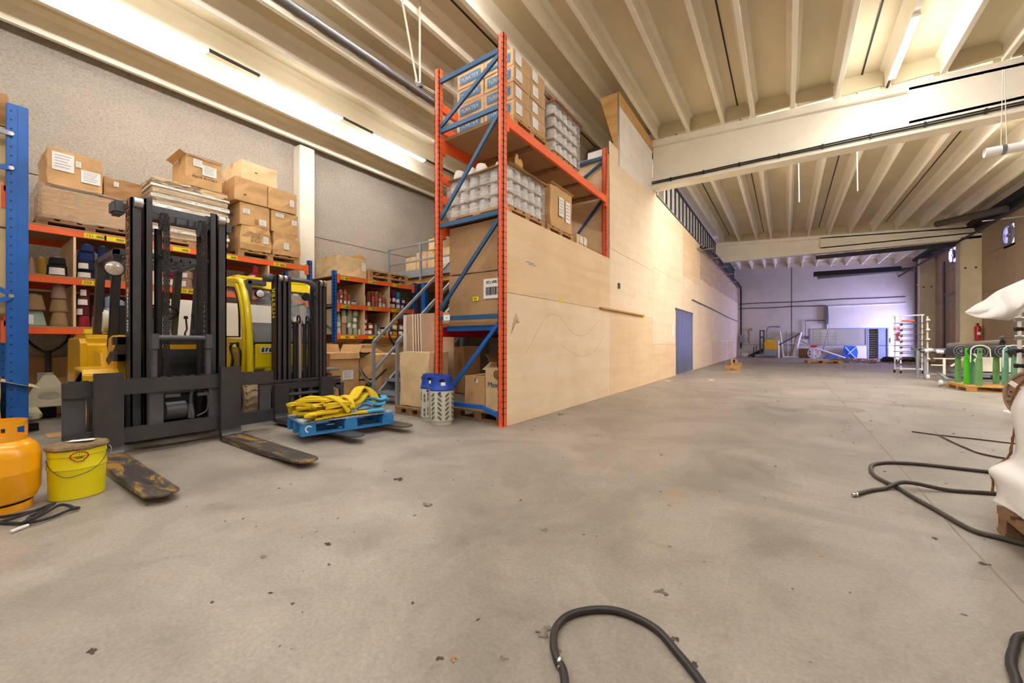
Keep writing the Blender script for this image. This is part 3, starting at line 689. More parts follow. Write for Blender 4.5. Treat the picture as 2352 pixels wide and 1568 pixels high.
# rack behind the stairs
A = .115
fill('the upper left bay', g2, XFR, 4.82, 5.32, L2[1] + .022, [[('d', 'salmon', .09, .12, 2), ('d', 'salmon', .085, .13, 0)], [('d', 'salmon', .085, .15, 1), ('d', 'salmon', .08, .09, 1), ('d', 'salmon', .12, .12, 0)], [('d', 'salmon', .10, .12, 1), ('c', 'salmon', .10, .14, 0), ('k', 'salmon', .12, .12, 0)], [('d', 'white', .08, .11, 2), ('d', 'salmon', .07, .13, 0)], [('d', 'black', .08, .11, 2)], [('d', 'black', .075, .11, 2)]])
fill('the upper middle bay', g2, XFR, 5.50, 6.12, L2[1] + .022, [[('d', 'cream', .09, .11, 2), ('d', 'white', .07, .12, 1)], [('d', 'white', .08, .1, 2), ('d', 'brick', .11, .12, 0), ('d', 'brick', .1, .1, 0)], [('d', 'salmon', .075, .12, 0), ('d', 'salmon', .08, .11, 0), ('d', 'brick', .1, .11, 0)], [('d', 'salmon', .075, .12, 0), ('d', 'salmon', .1, .12, 0), ('d', 'rose', .09, .1, 0)], [('d', 'white', .08, .12, 2), ('d', 'salmon', .08, .11, 1), ('k', 'rose', .09, .1, 0)], [('d', 'salmon', .08, .12, 2), ('c', 'salmon', .08, .12, 0)]])
fill('the upper right bay', g2, XFR, 6.21, 6.86, L2[1] + .022, [[('d', 'plum', .08, .13, 2), ('d', 'violet', .07, .12, 2), ('d', 'violet', .075, .12, 0), ('d', 'violet', .075, .12, 0)], [('d', 'magenta', .11, .13, 2), ('d', 'magenta', .1, .13, 2), ('d', 'magenta', .09, .12, 0)], [('d', 'sky', .12, .12, 1), ('d', 'sky', .12, .12, 1), ('d', 'sky', .12, .12, 0)], [('d', 'magenta', .1, .12, 1), ('d', 'plum', .1, .11, 1)], [('d', 'violet', .09, .12, 2)]])
fill('the lower left bay', g2, XFR, 4.82, 5.44, L2[0] + .022, [[('d', 'white', .12, .14, 2), ('d', 'mint', .1, .13, 1), ('k', 'mint', .08, .14, 0)], [('d', 'peach', .11, .22, 0), ('d', 'cream', .12, .14, 0), ('d', 'sage', .1, .11, 0)], [('d', 'mint', .09, .13, 0), ('d', 'mint', .11, .12, 1), ('d', 'sage', .12, .12, 0), ('d', 'sage', .1, .12, 0)], [('d', 'mint', .09, .12, 0), ('d', 'mint', .11, .12, 2), ('d', 'sage', .11, .12, 1), ('d', 'sage', .12, .11, 0)], [('d', 'white', .05, .1, 0)]])
fill('the lower middle bay', g2, XFR, 5.50, 6.12, L2[0] + .022, [[('d', 'brick', .12, .12, 2), ('d', 'brick', .12, .12, 1), ('d', 'brick', .11, .12, 1), ('d', 'wine', .09, .12, 0), ('d', 'wine', .08, .06, 0)], [('d', 'rust', .14, .13, 2), ('d', 'rust', .14, .12, 1)], [('d', 'teal', .07, .12, 0), ('d', 'teal', .06, .1, 0)], [('d', 'grey', .09, .12, 2)], [('d', 'black', .11, .18, 2)]])
fill('the lower right bay', g2, XFR, 6.21, 6.86, L2[0] + .022, [[('d', 'moss', .08, .11, 1), ('d', 'moss', .08, .11, 0), ('d', 'moss', .07, .1, 0)], [('d', 'yellow', .13, .12, 0), ('d', 'yellow', .13, .13, 2), ('d', 'yellow', .13, .13, 0), ('d', 'yellow', .11, .12, 0)], [('d', 'wine', .11, .12, 2), ('d', 'pinkgrey', .1, .11, 2), ('d', 'wine', .09, .13, 0)], [('d', 'red', .1, .13, 1), ('d', 'red', .1, .12, 1), ('d', 'crimson', .1, .12, 0)]])

# ---------------------------------------------------------------- goods on top of the racks
gt = 'cartons on top of the long rack'
FILM = film('stretch_film', '#e6ddd0', .05, .5, 7)
FILMW = film('stretch_film_white', '#ffffff', .06, .55, 9)
def wrap(name, label, x0, x1, y0, y1, z0, z1, mat, bulge=.03, cat='pallet load', loc=None, inner='carton_pale', parent=None, group=None, seed=1):
    """film-wrapped load: wavy skin around an inner block"""
    random.seed(seed); t = parent or thing(name, label, cat, ((x0 + x1) / 2, (y0 + y1) / 2, z0), group)
    if inner: m = MB(); m.box(x0 + .02, x1 - .02, y0 + .02, y1 - .02, z0 + .01, z1 - .03); m.build('load', inner, t, bev=.01)
    NZ, NE = 14, 10; vs = []; ring = []
    for i in range(NE): ring.append((x0 + (x1 - x0) * i / NE, y0))
    for i in range(NE): ring.append((x1, y0 + (y1 - y0) * i / NE))
    for i in range(NE): ring.append((x1 - (x1 - x0) * i / NE, y1))
    for i in range(NE): ring.append((x0, y1 - (y1 - y0) * i / NE))
    cx, cy = (x0 + x1) / 2, (y0 + y1) / 2
    for k in range(NZ + 1):
        z = z0 + (z1 - z0) * k / NZ
        for i, (x, y) in enumerate(ring):
            b = bulge * (.4 + .6 * abs(math.sin(k * 1.9 + i * .13))) * random.uniform(.5, 1.1)
            vs.append((x + (b if x > cx else -b), y + (b if y > cy else -b), z + random.uniform(-.008, .008)))
    n = len(ring); fs = [(k * n + i, k * n + (i + 1) % n, (k + 1) * n + (i + 1) % n, (k + 1) * n + i) for k in range(NZ) for i in range(n)]
    fs.append(tuple(range(NZ * n, NZ * n + n))); m = MB(); m.add(vs, fs); m.build('stretch_film', mat, t, True); return t
X1 = -8.05
TP = L1[2] + .02
pallet('wooden_pallet', 'old wooden pallet under the film-wrapped carton, far left on the long rack', -8.5, 1.12, TP, .9, .98, mat='old_wood', h=.1)
wrap('wrapped_load', 'low wide load wrapped in dusty film, left end of the long rack top', -8.95, X1, .66, 1.62, TP + .1, 3.16, FILM, .02, seed=2, inner='carton')
carton('cardboard_box with two white sheets'.replace('cardboard_box', 'big brown box').strip() + ' taped on, on the dusty wrapped load', -8.95, X1 - .02, .72, 1.24, 3.17, 3.66, 'carton', gt, [('+x', .28, .66, .2, .24), ('+x', .55, .7, .05, .08), ('+x', .78, .4, .19, .17)], jit=.008)
carton('low orange-brown box lying right of the box with two white sheets', -8.95, X1 - .08, 1.27, 1.68, 3.17, 3.46, 'carton_dark', gt, [('+x', .3, .72, .05, .07)], jit=.01)
# the paper stack: trays nested under film
t = thing('wrapped_load', 'bulging stack of grey paper trays under film, behind the tall mast top', 'pallet load', (-8.5, 2.25, TP))
random.seed(5)
m = MB(); m.box(-8.9, X1 - .04, 1.84, 2.72, TP + .1, 3.52); m.build('load', 'carton_pale', t)
for k in range(11):
    z = TP + .12 + k * .085; e = .02 + .02 * (k % 2); m = MB(); m.box(-8.95, X1 - .02 + e, 1.80 - e, 2.76 + e, z, z + .035 + .02 * (k % 3)); m.build('tray', 'white' if k % 2 else 'carton_pale', t, bev=.008, sub=2, jit=.007)
M('dusty_paper', '#b8a994', .9, 0, .2, 6, .6)
m = MB(); m.box(-8.9, X1 + .0, 1.78, 2.4, 3.5, 3.62); m.build('crumpled_cover', 'dusty_paper', t, sub=7, jit=.022)
wrap('', '', -8.95, X1, 1.80, 2.76, TP + .1, 3.52, FILM, .03, parent=t, inner=None, seed=6)
pallet('wooden_pallet', 'wooden pallet under the stack of film-wrapped paper trays', -8.5, 2.28, TP, .9, .96, mat='wood', h=.1)
carton('tall box with torn taped lid and two white labels, above the paper trays', -8.75, X1, 2.20, 2.70, 3.64, 4.14, 'carton', gt, [('+x', .3, .78, .12, .12), ('+x', .62, .6, .2, .17)], jit=.01, flaps=[('x', 1, .05, -.2), ('x', -1, .12, .3), ('y', -1, .1, .4)], printed=('MADE IN ITALY', .05, .5, .32, 'ink'))
carton('flat crushed box with purple marks under the tall torn-lid box', -8.75, X1 - .01, 2.28, 2.72, 3.54, 3.635, 'carton_pale', gt, [], jit=.01)
pallet('wooden_pallet', 'pale wooden pallet under the stack of seven plain boxes', -8.5, 3.48, TP, .9, 1.08, mat='wood', h=.13)
zz = TP + .131
carton('bottom left box of the seven-box stack, printed with lines of text', -8.9, X1 + .02, 2.98, 3.46, zz, zz + .44, 'carton', gt, [('+x', .82, .5, .09, .13)], jit=.014, sag=.02)
carton('bottom right box of the seven-box stack, dented, one small label', -8.9, X1 + .02, 3.53, 4.0, zz, zz + .44, 'carton', gt, [('+x', .45, .42, .09, .13)], jit=.014, sag=.02)
tx = text('\n'.join(['Nr 2105 1448', '2 x 200 gr', 'ART. 7 100', 'LOT 3318 22', 'COL 05 1170', 'NET 25,4 KG']), .03, 'ink', (X1 + .06, 3.2, zz + .23), FX, None); tx.parent = bpy.data.objects[[o.name for o in C.objects if o.get('label', '').startswith('bottom left box of the seven')][0]]; tx.location = Vector((0, 0, 0)) - Vector(tx.parent.location); tx.name = 'printing'
z2 = zz + .445
carton('middle left box of the seven-box stack, blue word on its side', -8.9, X1, 2.97, 3.46, z2, z2 + .40, 'carton', gt, [('+x', .2, .62, .11, .09), ('+x', .75, .25, .12, .11), ('+x', .55, .24, .06, .09, 'carton_dark')], jit=.006)
carton('middle right box of the seven-box stack with two pale labels', -8.9, X1, 3.49, 3.99, z2, z2 + .40, 'carton', gt, [('+x', .3, .8, .15, .07), ('+x', .85, .6, .1, .1)], jit=.006)
z3 = z2 + .415
carton('upper left box of the seven-box stack, plain with open underside', -8.9, X1 + .01, 2.88, 3.42, z3, z3 + .42, 'carton', gt, [('+x', .3, .3, .04, .02, 'ink')], jit=.006)
carton('upper right box of the seven-box stack with one small white label', -8.9, X1 + .01, 3.43, 3.96, z3, z3 + .40, 'carton', gt, [('+x', .82, .5, .08, .13)], jit=.006)
carton('pale single box crowning the seven-box stack', -8.9, X1 - .05, 3.0, 3.62, z3 + .425, z3 + .78, 'carton_pale', gt, [('+x', .4, .5, .04, .015, 'ink')], jit=.006)
text('Lana', .09, 'blue', (-8.4, 2.962 - .006, z2 + .22), frame3((-1, 0, 0), (0, 0, -1)), [o for o in C.objects if o.get('label', '').startswith('middle left box')][0], 'printing')
carton('wide pale box with one raised flap, on the rack behind the stairs', -8.95, -8.1, 4.86, 5.60, L2[2] + .022, 2.98, 'carton_pale', 'cartons on the rack behind the stairs', [('+x', .88, .6, .1, .18)], flaps=[('y', 1, .2, 2.6)], jit=.008)
for k in range(2): pallet('wooden_pallet', ['lower of two empty pallets on the rack behind the stairs', 'upper of two empty pallets on the rack behind the stairs'][k], -8.5, 6.22, L2[2] + .022 + k * .125, .9, 1.15, mat='wood', h=.12, group='empty pallets on the rack behind the stairs')
# ---------------------------------------------------------------- big forklift, facing +X
BF = thing('forklift', 'large yellow forklift with open black double mast and wide black carriage', 'forklift', (-5.6, 1.38, 0))
def chan(m, x0, x1, y0, y1, z0, z1, open_y, t=.018):
    """mast channel: web at the far side from open_y"""
    m.box(x0, x1, y0 if open_y > 0 else y1 - t, y0 + t if open_y > 0 else y1, z0, z1)
    m.box(x1 - t, x1, y0, y1, z0, z1); m.box(x0, x0 + t, y0, y1, z0, z1)
for s in (-1, 1):
    yo = 1.38 + s * .395; yi = 1.38 + s * .30
    m = MB(); chan(m, -5.36, -5.17, min(yo, yo - s * .075), max(yo, yo - s * .075), .08, 2.45, -s); p = m.build('outer_mast_rail', 'black_steel', BF, bev=.004)
    m = MB(); chan(m, -5.33, -5.15, min(yi, yi - s * .06), max(yi, yi - s * .06), .10, 2.46, -s); m.build('inner_mast_rail', 'black_steel', BF, bev=.004)
    m = MB(); m.cyl((-5.18, yo - s * .085, 2.40), (-5.18, yo - s * .02, 2.40), .052, n=20); m.cyl((-5.18, yo - s * .07, 2.40), (-5.13, yo - s * .07, 2.40), .02); m.build('mast_roller', 'steel', BF, True)
    m = MB(); m.box(-5.50, -5.30, yo + s * .005 if s > 0 else yo - .10, yo + .10 if s > 0 else yo - .005, 2.30, 2.43); m.build('mast_cap', 'dark_steel', BF, bev=.02)
M('old_orange', '#c8741c', .7); M('brown_black', '#33271f', .5)
m = MB(); m.box(-5.35, -5.18, .982, .985, .55, 2.3); m.build('side_plate', 'brown_black', BF)
text('CHALLENGER', .155, 'old_orange', (-5.265, .980, 1.98), frame3((0, 0, -1), (1, 0, 0)), BF, 'faded_lettering', .001)
text('CAPACITY 3500', .06, 'white', (-5.265, .980, 1.36), frame3((0, 0, -1), (1, 0, 0)), BF, 'faded_lettering', .001)
m = MB(); m.box(-5.30, -5.20, 1.12, 1.64, 2.34, 2.42); m.box(-5.34, -5.2, 1.10, 1.66, 2.28, 2.34)
for y in (1.27, 1.33, 1.43, 1.49): m.box(-5.2, -5.16, y, y + .02, 2.26, 2.34)
m.build('mast_crossbar', 'dark_steel', BF, bev=.004)
m = MB(); m.box(-5.45, -5.37, 1.0, 1.76, .5, .66); m.build('mast_tie', 'black_steel', BF)
for s in (-1, 1):
    yc = 1.385 + s * .155
    m = MB(); m.cyl((-5.16, yc - .03, 2.25), (-5.16, yc + .03, 2.25), .075, n=24); m.cyl((-5.16, yc - .036, 2.25), (-5.16, yc + .036, 2.25), .03); m.build('chain_wheel', 'dark_steel', BF, True)
    m = MB(); z = .70; k = 0
    pts = [(-5.085, z_) for z_ in [0.70 + .026 * i for i in range(60)]] + [(-5.16 + .078 * math.cos(a * PI / 8), 2.26 + .078 * math.sin(a * PI / 8)) for a in range(0, 9)]
    for (x, zz) in pts:
        k += 1
        for j in range(5):
            if (j + k) % 2 == 0: m.box(x - .008, x + .008, yc - .026 + j * .0108, yc - .0165 + j * .0108, zz - .016, zz + .016)
        m.box(x - .004, x + .004, yc - .026, yc + .027, zz - .005, zz + .005)
    m.build('lift_chain', 'rusty_chain' if 'rusty_chain' in MATS else M('rusty_chain', '#2f2a29', .5, .3, .3, 30), BF)
    m = MB(); m.cyl((-5.27, yc + s * .02, .12), (-5.27, yc + s * .02, 2.2), .032); m.build('lift_cylinder', 'black', BF, True)
    m = MB(); m.box(-5.22, -5.1, yc + s * .03 - .02, yc + s * .03 + .02, 1.9, 1.93); m.build('chain_anchor', 'black', BF)
# carriage
m = MB(); m.box(-5.0, -4.95, .525, 2.17, .567, .705)
y = .56
while y < 2.14: m.box(-5.0, -4.955, y, y + .045, .705, .714); y += .075
m.build('carriage_upper_bar', 'black_steel', BF, bev=.003)
m = MB(); m.box(-5.0, -4.95, .525, 2.17, .125, .262); m.build('carriage_lower_bar', 'black_steel', BF, bev=.003)
for a, b in ((.53, .665), (1.075, 1.185), (1.55, 1.66), (2.035, 2.16)):
    m = MB(); m.box(-5.03, -4.985, a, b, .14, .6); m.build('carriage_plate', 'dark_steel', BF, bev=.004)
for a in (1.115, 1.545):
    m = MB(); m.box(-5.03, -4.97, a - .022, a + .022, .70, 1.0); m.box(-5.03, -4.95, a - .03, a + .03, .98, 1.13); m.build('backrest_arm', 'dark_steel', BF, bev=.006)
m = MB(); m.cyl((-4.985, 1.12, 1.09), (-4.985, 1.54, 1.09), .026); m.build('backrest_tube', 'dark_steel', BF, True)
def fork(name, parent, y0, y1, xh, xt, zt, ztop, th=.055, mat='fork', zf=.0):
    m = MB(); w = y1 - y0; n = 12; yc = (y0 + y1) / 2
    prof = [(xh - .06, zt - th), (xh + .3, zt - th)]
    # blade outline in plan with a rounded, thinned tip
    tops, bots = [], []
    xs = [xh + (xt - xh) * (1 - (1 - k / 24) ** 1.9) for k in range(25)]
    for x in xs:
        d = xt - x; hw = w / 2
        if d < w * .5: hw = w / 2 * max(.3, math.sqrt(max(0, 1 - (1 - d / (w * .5)) ** 2)))
        tk = th * (1 if d > .8 else .22 + .78 * d / .8)
        tops.append((x, hw)); bots.append(tk)
    vs, fs = [], []
    for (x, hw), tk in zip(tops, bots): vs += [(x, yc - hw, zt - tk), (x, yc + hw, zt - tk), (x, yc + hw, zt), (x, yc - hw, zt)]
    for i in range(len(xs) - 1):
        for k in range(4): fs.append((4 * i + k, 4 * i + (k + 1) % 4, 4 * i + 4 + (k + 1) % 4, 4 * i + 4 + k))
    fs += [(0, 3, 2, 1), tuple(4 * (len(xs) - 1) + k for k in range(4))]
    m.add(vs, fs); o = m.build(name, mat, parent, bev=.002)
    m = MB(); m.prism([(xh - .055, zt - th * .6), (xh - .03, zt - th), (xh + .03, zt - th), (xh + .03, zt), (xh + .01, zt + .02), (xh, zt + .05), (xh, ztop), (xh - .045, ztop), (xh - .055, zt + .1)], 'y', y0, y1)
    s_ = m.build('fork_shank', 'black_steel', parent, bev=.004); return o
fork('fork_blade', BF, .70, .888, -4.885, -3.30, .062, .775); fork('fork_blade', BF, 1.626, 1.812, -4.885, -3.24, .062, .782)
# chassis, wheels
m = MB(); m.box(-6.9, -5.42, .98, 1.78, .14, .60); m.box(-5.6, -5.4, 1.0, 1.76, .2, .9); m.build('chassis', 'black', BF, bev=.02)
m = MB(); m.cyl((-5.1, 1.22, .36), (-5.1, 1.38, .36), .085, n=24); m.build('tilt_drum', 'dark_steel', BF, True)
m = MB(); m.tube(smooth_path([(-5.05, 1.44, .54), (-5.02, 1.42, .56), (-5.03, 1.41, .45), (-5.0, 1.42, .30), (-5.05, 1.42, .2)]), .016); m.tube(smooth_path([(-5.05, 1.52, .54), (-5.0, 1.545, .5), (-5.0, 1.54, .34), (-5.02, 1.46, .28)]), .008)
m.cyl((-5.02, 1.405, .27), (-5.02, 1.405, .42), .024); m.box(-5.04, -5.0, 1.2, 1.32, .50, .53); m.box(-5.04, -5.0, 1.46, 1.6, .49, .52); m.build('hydraulic_hose', 'dark_steel', BF, True)
def wheel(parent, x, y0, y1, r, tyre='rubber', rim='fl_yellow', side=-1, tread=False):
    prof = [(r * .62, 0), (r * .9, .0), (r, .03), (r, (y1 - y0) - .03), (r * .9, y1 - y0), (r * .62, y1 - y0)]
    m = MB(); m.lathe(prof, (x, y0, r), 32, 'y', cap=False)
    if tread:
        for k in range(22):
            a = 2 * PI * k / 22; c, s = math.cos(a), math.sin(a)
            m.bar((x + c * r * 1.0, y0 + .01, r + s * r), (x + math.cos(a + .13) * r * 1.0, (y0 + y1) / 2, r + math.sin(a + .13) * r), .022, .03, (c, 0, s)); m.bar((x + math.cos(a + .13) * r, (y0 + y1) / 2, r + math.sin(a + .13) * r), (x + c * r, y1 - .01, r + s * r), .022, .03, (c, 0, s))
    w = m.build('tyre', tyre, parent, True)
    m = MB(); yy = y0 + .03 if side < 0 else y1 - .03; m.lathe([(r * .63, y0 + .01), (r * .6, y0 + .03), (r * .25, yy), (.01, yy)] if side < 0 else [(r * .63, y1 - .01), (r * .6, y1 - .03), (r * .25, yy), (.01, yy)], (x, 0, r), 24, 'y')
    m.cyl((x, y0 + .05, r), (x, y1 - .05, r), r * .6)
    m.build('wheel_rim', rim, parent, True); return w
wheel(BF, -5.72, .74, .94, .36, rim='fl_yellow'); wheel(BF, -5.72, 1.82, 2.02, .36); wheel(BF, -6.95, .80, .96, .27); wheel(BF, -6.95, 1.8, 1.96, .27)
# body panels
m = MB(); m.prism([(-7.45, .52), (-6.75, .46), (-6.72, .62), (-6.50, .66), (-6.5, 1.06), (-6.6, 1.135), (-7.3, 1.145), (-7.42, 1.08)], 'y', .83, 1.93); cw = m.build('counterweight', 'fl_yellow', BF, bev=.05, smooth=True)
m = MB(); m.prism([(-6.7, .60), (-5.9, .60), (-5.9, .78), (-6.1, .80), (-6.15, .95), (-6.6, .98)], 'y', .93, 1.83); m.build('side_panel', 'fl_yellow', BF, bev=.02)
for a_, b_ in ((.92, 1.1), (1.66, 1.84)):
    m = MB(); m.prism([(-6.1, .62), (-5.45, .62), (-5.45, .70), (-5.50, 1.10), (-5.62, 1.12), (-5.72, 1.1), (-5.80, .80), (-6.1, .74)], 'y', a_, b_); m.build('front_fender', 'fl_yellow', BF, bev=.02)
m = MB(); m.box(-5.62, -5.5, 1.1, 1.66, .72, 1.02); m.build('cowl', 'fl_yellow', BF, bev=.015)
m = MB(); m.box(-5.5, -5.485, 1.1, 1.66, .90, .97); m.box(-5.5, -5.485, 1.1, 1.66, .66, .72); m.build('cowl_slot', 'black_steel', BF)
m = MB(); m.prism([(-6.0, .60), (-5.40, .60), (-5.40, .74), (-5.44, .785), (-5.85, .80), (-5.98, .66), (-5.86, .66), (-5.8, .77), (-5.46, .75), (-5.44, .6)], 'y', .70, .95); m.build('mudguard', 'fl_yellow', BF, bev=.008)
m = MB(); m.cyl((-5.62, .975, .90), (-5.36, .965, 1.0), .055); m.cyl((-5.7, .975, .86), (-5.55, .975, .92), .075); m.box(-5.44, -5.34, .90, .985, .86, .93); m.box(-5.44, -5.34, .90, .985, 1.02, 1.10); m.box(-5.38, -5.34, .92, .985, .86, 1.1); m.build('tilt_cylinder', 'brown_black', BF, bev=.004)
# seat and controls
m = MB(); m.box(-6.75, -6.3, 1.15, 1.62, .98, 1.08); m.box(-6.8, -6.68, 1.15, 1.62, 1.05, 1.5); m.build('seat', 'black', BF, bev=.03)
m = MB(); m.prism([(-5.7, 1.0), (-5.62, 1.0), (-5.72, 1.15), (-5.86, 1.36), (-5.93, 1.33)], 'y', 1.33, 1.43); m.build('steering_column', 'grey_paint', BF, bev=.01)
cx, cy, cz = -5.9, 1.36, 1.38; ring = [(cx + .15 * math.cos(a) * .78, cy + .17 * math.sin(a), cz + .15 * math.cos(a) * .55) for a in [2 * PI * k / 28 for k in range(28)]]
m = MB(); m.tube(ring, .014, 8, True); m.bar(ring[0], ring[14], .02, .015); m.bar(ring[7], ring[21], .02, .015); m.build('steering_wheel', 'black', BF, True)
for y, zt in ((1.57, 1.33), (1.64, 1.36)):
    m = MB(); m.tube([(-5.75, y, 1.0), (-5.76, y - .01, 1.15), (-5.8, y + .02, 1.2), (-5.8, y + .01, zt)], .009); m.cyl((-5.8, y + .01, zt - .01), (-5.8, y + .01, zt + .025), .022, .018); m.build('lever', 'black', BF, True)
m = MB(); m.box(-5.75, -5.6, 1.12, 1.66, .98, 1.12); m.box(-5.66, -5.6, 1.1, 1.3, 1.1, 1.3); m.build('dashboard', 'black_steel', BF, bev=.02)
# overhead guard
gy0, gy1, gx0, gx1, gz = 1.0, 1.80, -6.85, -5.95, 2.04
m = MB(); m.box(gx1 - .06, gx1, gy0, gy1, gz - .04, gz + .03); m.box(gx0, gx1, gy0, gy0 + .05, gz - .05, gz + .02); m.box(gx0, gx1, gy1 - .05, gy1, gz - .05, gz + .02); m.box(gx0, gx0 + .05, gy0, gy1, gz - .05, gz + .02)
for k in range(1, 8): y = gy0 + .05 + (gy1 - gy0 - .1) * k / 8; m.box(gx0, gx1, y - .012, y + .012, gz - .035, gz - .005)
for x in (-6.6, -6.4, -6.2): m.box(x - .01, x + .01, gy0, gy1, gz - .045, gz - .03)
m.build('overhead_guard', 'dark_steel', BF, bev=.003)
for y in (gy0 + .0, gy1 - .065):
    m = MB(); m.hexa([(-6.28, y, .95), (-6.20, y, .95), (-6.20, y + .07, .95), (-6.28, y + .07, .95)], [(gx1 - .08, y, gz - .03), (gx1, y, gz - .03), (gx1, y + .07, gz - .03), (gx1 - .08, y + .07, gz - .03)]); m.build('guard_pillar', 'black_steel', BF, bev=.006)
    m = MB(); m.hexa([(-7.12, y, 1.0), (-7.0, y, 1.0), (-7.0, y + .07, 1.0), (-7.12, y + .07, 1.0)], [(gx0 - .02, y, gz - .03), (gx0 + .1, y, gz - .03), (gx0 + .1, y + .07, gz - .03), (gx0 - .02, y + .07, gz - .03)]); m.build('guard_pillar', 'black_steel', BF, bev=.006)
m = MB(); m.lathe([(.04, -.05), (.075, -.02), (.085, .02), (.08, .03)], (-5.86, .985, 1.83), 24, 'x'); hl = m.build('headlight', 'black', BF, True)
m = MB(); m.lathe([(.072, .031), (.05, .04), (.01, .044)], (-5.86, .985, 1.83), 24, 'x'); m.build('lens', M('lens', '#d8c9bb', .15, .3, .3, 60), hl, True)
m = MB(); m.tube([(-5.88, .98, 1.76), (-5.9, .97, 1.5), (-5.98, .975, 1.25), (-6.1, .975, 1.0)], .006); m.build('wire', 'black', BF, True)
m = MB(); m.box(-5.72, -5.66, 1.85, 1.9, 1.5, 1.62); m.build('mirror', 'black', BF)
# gas bottle lying across the counterweight
M('bottle_grey', '#cfcdc2', .5, 0, .04, 5); M('bottle_slot', '#6f7458', .6); M('bottle_blue', '#1c47b0', .4, 0, .05, 5); M('bottle_green', '#8d9770', .5)
def leaf(m, c, a, l, w, fx, fy, fn, e=.002):
    """small pointed oval at angle a on the local frame fx, fy, pushed out by e along fn"""
    pts = []; n = 10; c = Vector(c); fx, fy, fn = Vector(fx), Vector(fy), Vector(fn)
    for k in range(n):
        t = 2 * PI * k / n; u, v = l / 2 * math.cos(t), w / 2 * math.sin(t) * (abs(math.sin(t)) ** .3)
        pts.append(c + fx * (u * math.cos(a) - v * math.sin(a)) + fy * (u * math.sin(a) + v * math.cos(a)) + fn * e)
    m.add(pts, [tuple(range(n))])
def gas_cage(label, loc, pattern, rot=0, group=None, lying=False, R=.152):
    t = thing('gas_cylinder', label, 'gas cylinder', (0, 0, 0), group)
    m = MB(); m.lathe([(R * .86, 0), (R * .9, .02), (R * .9, .05), (R, .06), (R, .43), (R * .98, .44)], n=40); b = m.build('cage', 'bottle_grey', t, True)
    m = MB()
    rows = 6
    for i in range(10 if pattern == 'leaf' else 8):
        th = 2 * PI * i / (10 if pattern == 'leaf' else 8)
        for k in range(rows):
            z = .10 + k * .057; fn = Vector((math.cos(th), math.sin(th), 0)); fx = Vector((-math.sin(th), math.cos(th), 0))
            if pattern == 'leaf': leaf(m, fn * R * 1.0 + Vector((0, 0, z)), (.75 if i % 2 else -.75), .078, .03, fx, (0, 0, 1), fn)
            else:
                if k in (0, 1, 3, 4):
                    zc = z + (.015 if k > 2 else 0); leaf(m, fn * R + Vector((0, 0, zc)), PI / 2, .056, .036, fx, (0, 0, 1), fn); 
                    fn2 = Vector((math.cos(th + .34), math.sin(th + .34), 0)); fx2 = Vector((-math.sin(th + .34), math.cos(th + .34), 0)); leaf(m, fn2 * R + Vector((0, 0, zc + .02)), PI / 2, .06, .018, fx2, (0, 0, 1), fn2)
    merge(b, m, 'bottle_slot')
    if lying:
        m = MB(); m.lathe([(R * .97, .44), (R * .8, .52), (R * .6, .54)], n=30); m.build('top_cap', 'bottle_green', t, True)
    else:
        m = MB(); m.lathe([(R * 1.02, .435), (R * 1.02, .455), (R * .99, .46), (R * .86, .575), (R * .84, .62), (R * .78, .622), (R * .76, .60), (R * .7, .56), (.02, .54)], n=40, cap=False)
        c = m.build('top_cap', 'bottle_blue', t, True)
        m = MB()
        for k in range(4):
            th = k * PI / 2 + .5; fn = Vector((math.cos(th), math.sin(th), -.25)).normalized(); fx = Vector((-math.sin(th), math.cos(th), 0)); fy = fx.cross(fn) * -1
            leaf(m, Vector((math.cos(th), math.sin(th), 0)) * R * .885 + Vector((0, 0, .565)), 0, .075, .05, fx, fy, fn, .004)
        merge(c, m, 'black')
        m = MB(); th = -.95; m.add([((R * .93) * math.cos(th + a), (R * .93) * math.sin(th + a), z) for z in (.505, .545) for a in (-.2, .2)], [(0, 1, 3, 2)])
        for i, v in enumerate(m.v): m.v[i] = (v[0] * (1.06 if v[2] < .52 else .99), v[1] * (1.06 if v[2] < .52 else .99), v[2])
        m.build('sticker', 'paper', t)
        m = MB(); m.add([((R + .003) * math.cos(th + a - .3), (R + .003) * math.sin(th + a - .3), z) for z in (.395, .425) for a in (-.1, .1)], [(0, 1, 3, 2)]); m.build('sticker', 'bottle_blue', t)
        m = MB(); m.cyl((0, 0, .53), (0, 0, .59), .025); m.build('valve', 'steel', t, True)
    settle(t, loc, rot)
    if lying: t.rotation_euler = (PI / 2, 0, PI)
    return t
gl = gas_cage('pale gas cylinder with leaf slots lying strapped across the large forklift', (-6.98, 1.06, 1.31), 'leaf', lying=True, R=.158)
m = MB(); m.box(-7.15, -6.82, 1.1, 1.5, 1.14, 1.155); m.build('bottle_cradle', 'black_steel', BF)
for y in (1.2, 1.45):
    m = MB(); m.lathe([(.161, y), (.167, y), (.167, y + .03), (.161, y + .03)], (-6.98, 0, 1.31), 24, 'y', cap=False); m.build('bottle_strap', 'black', BF)

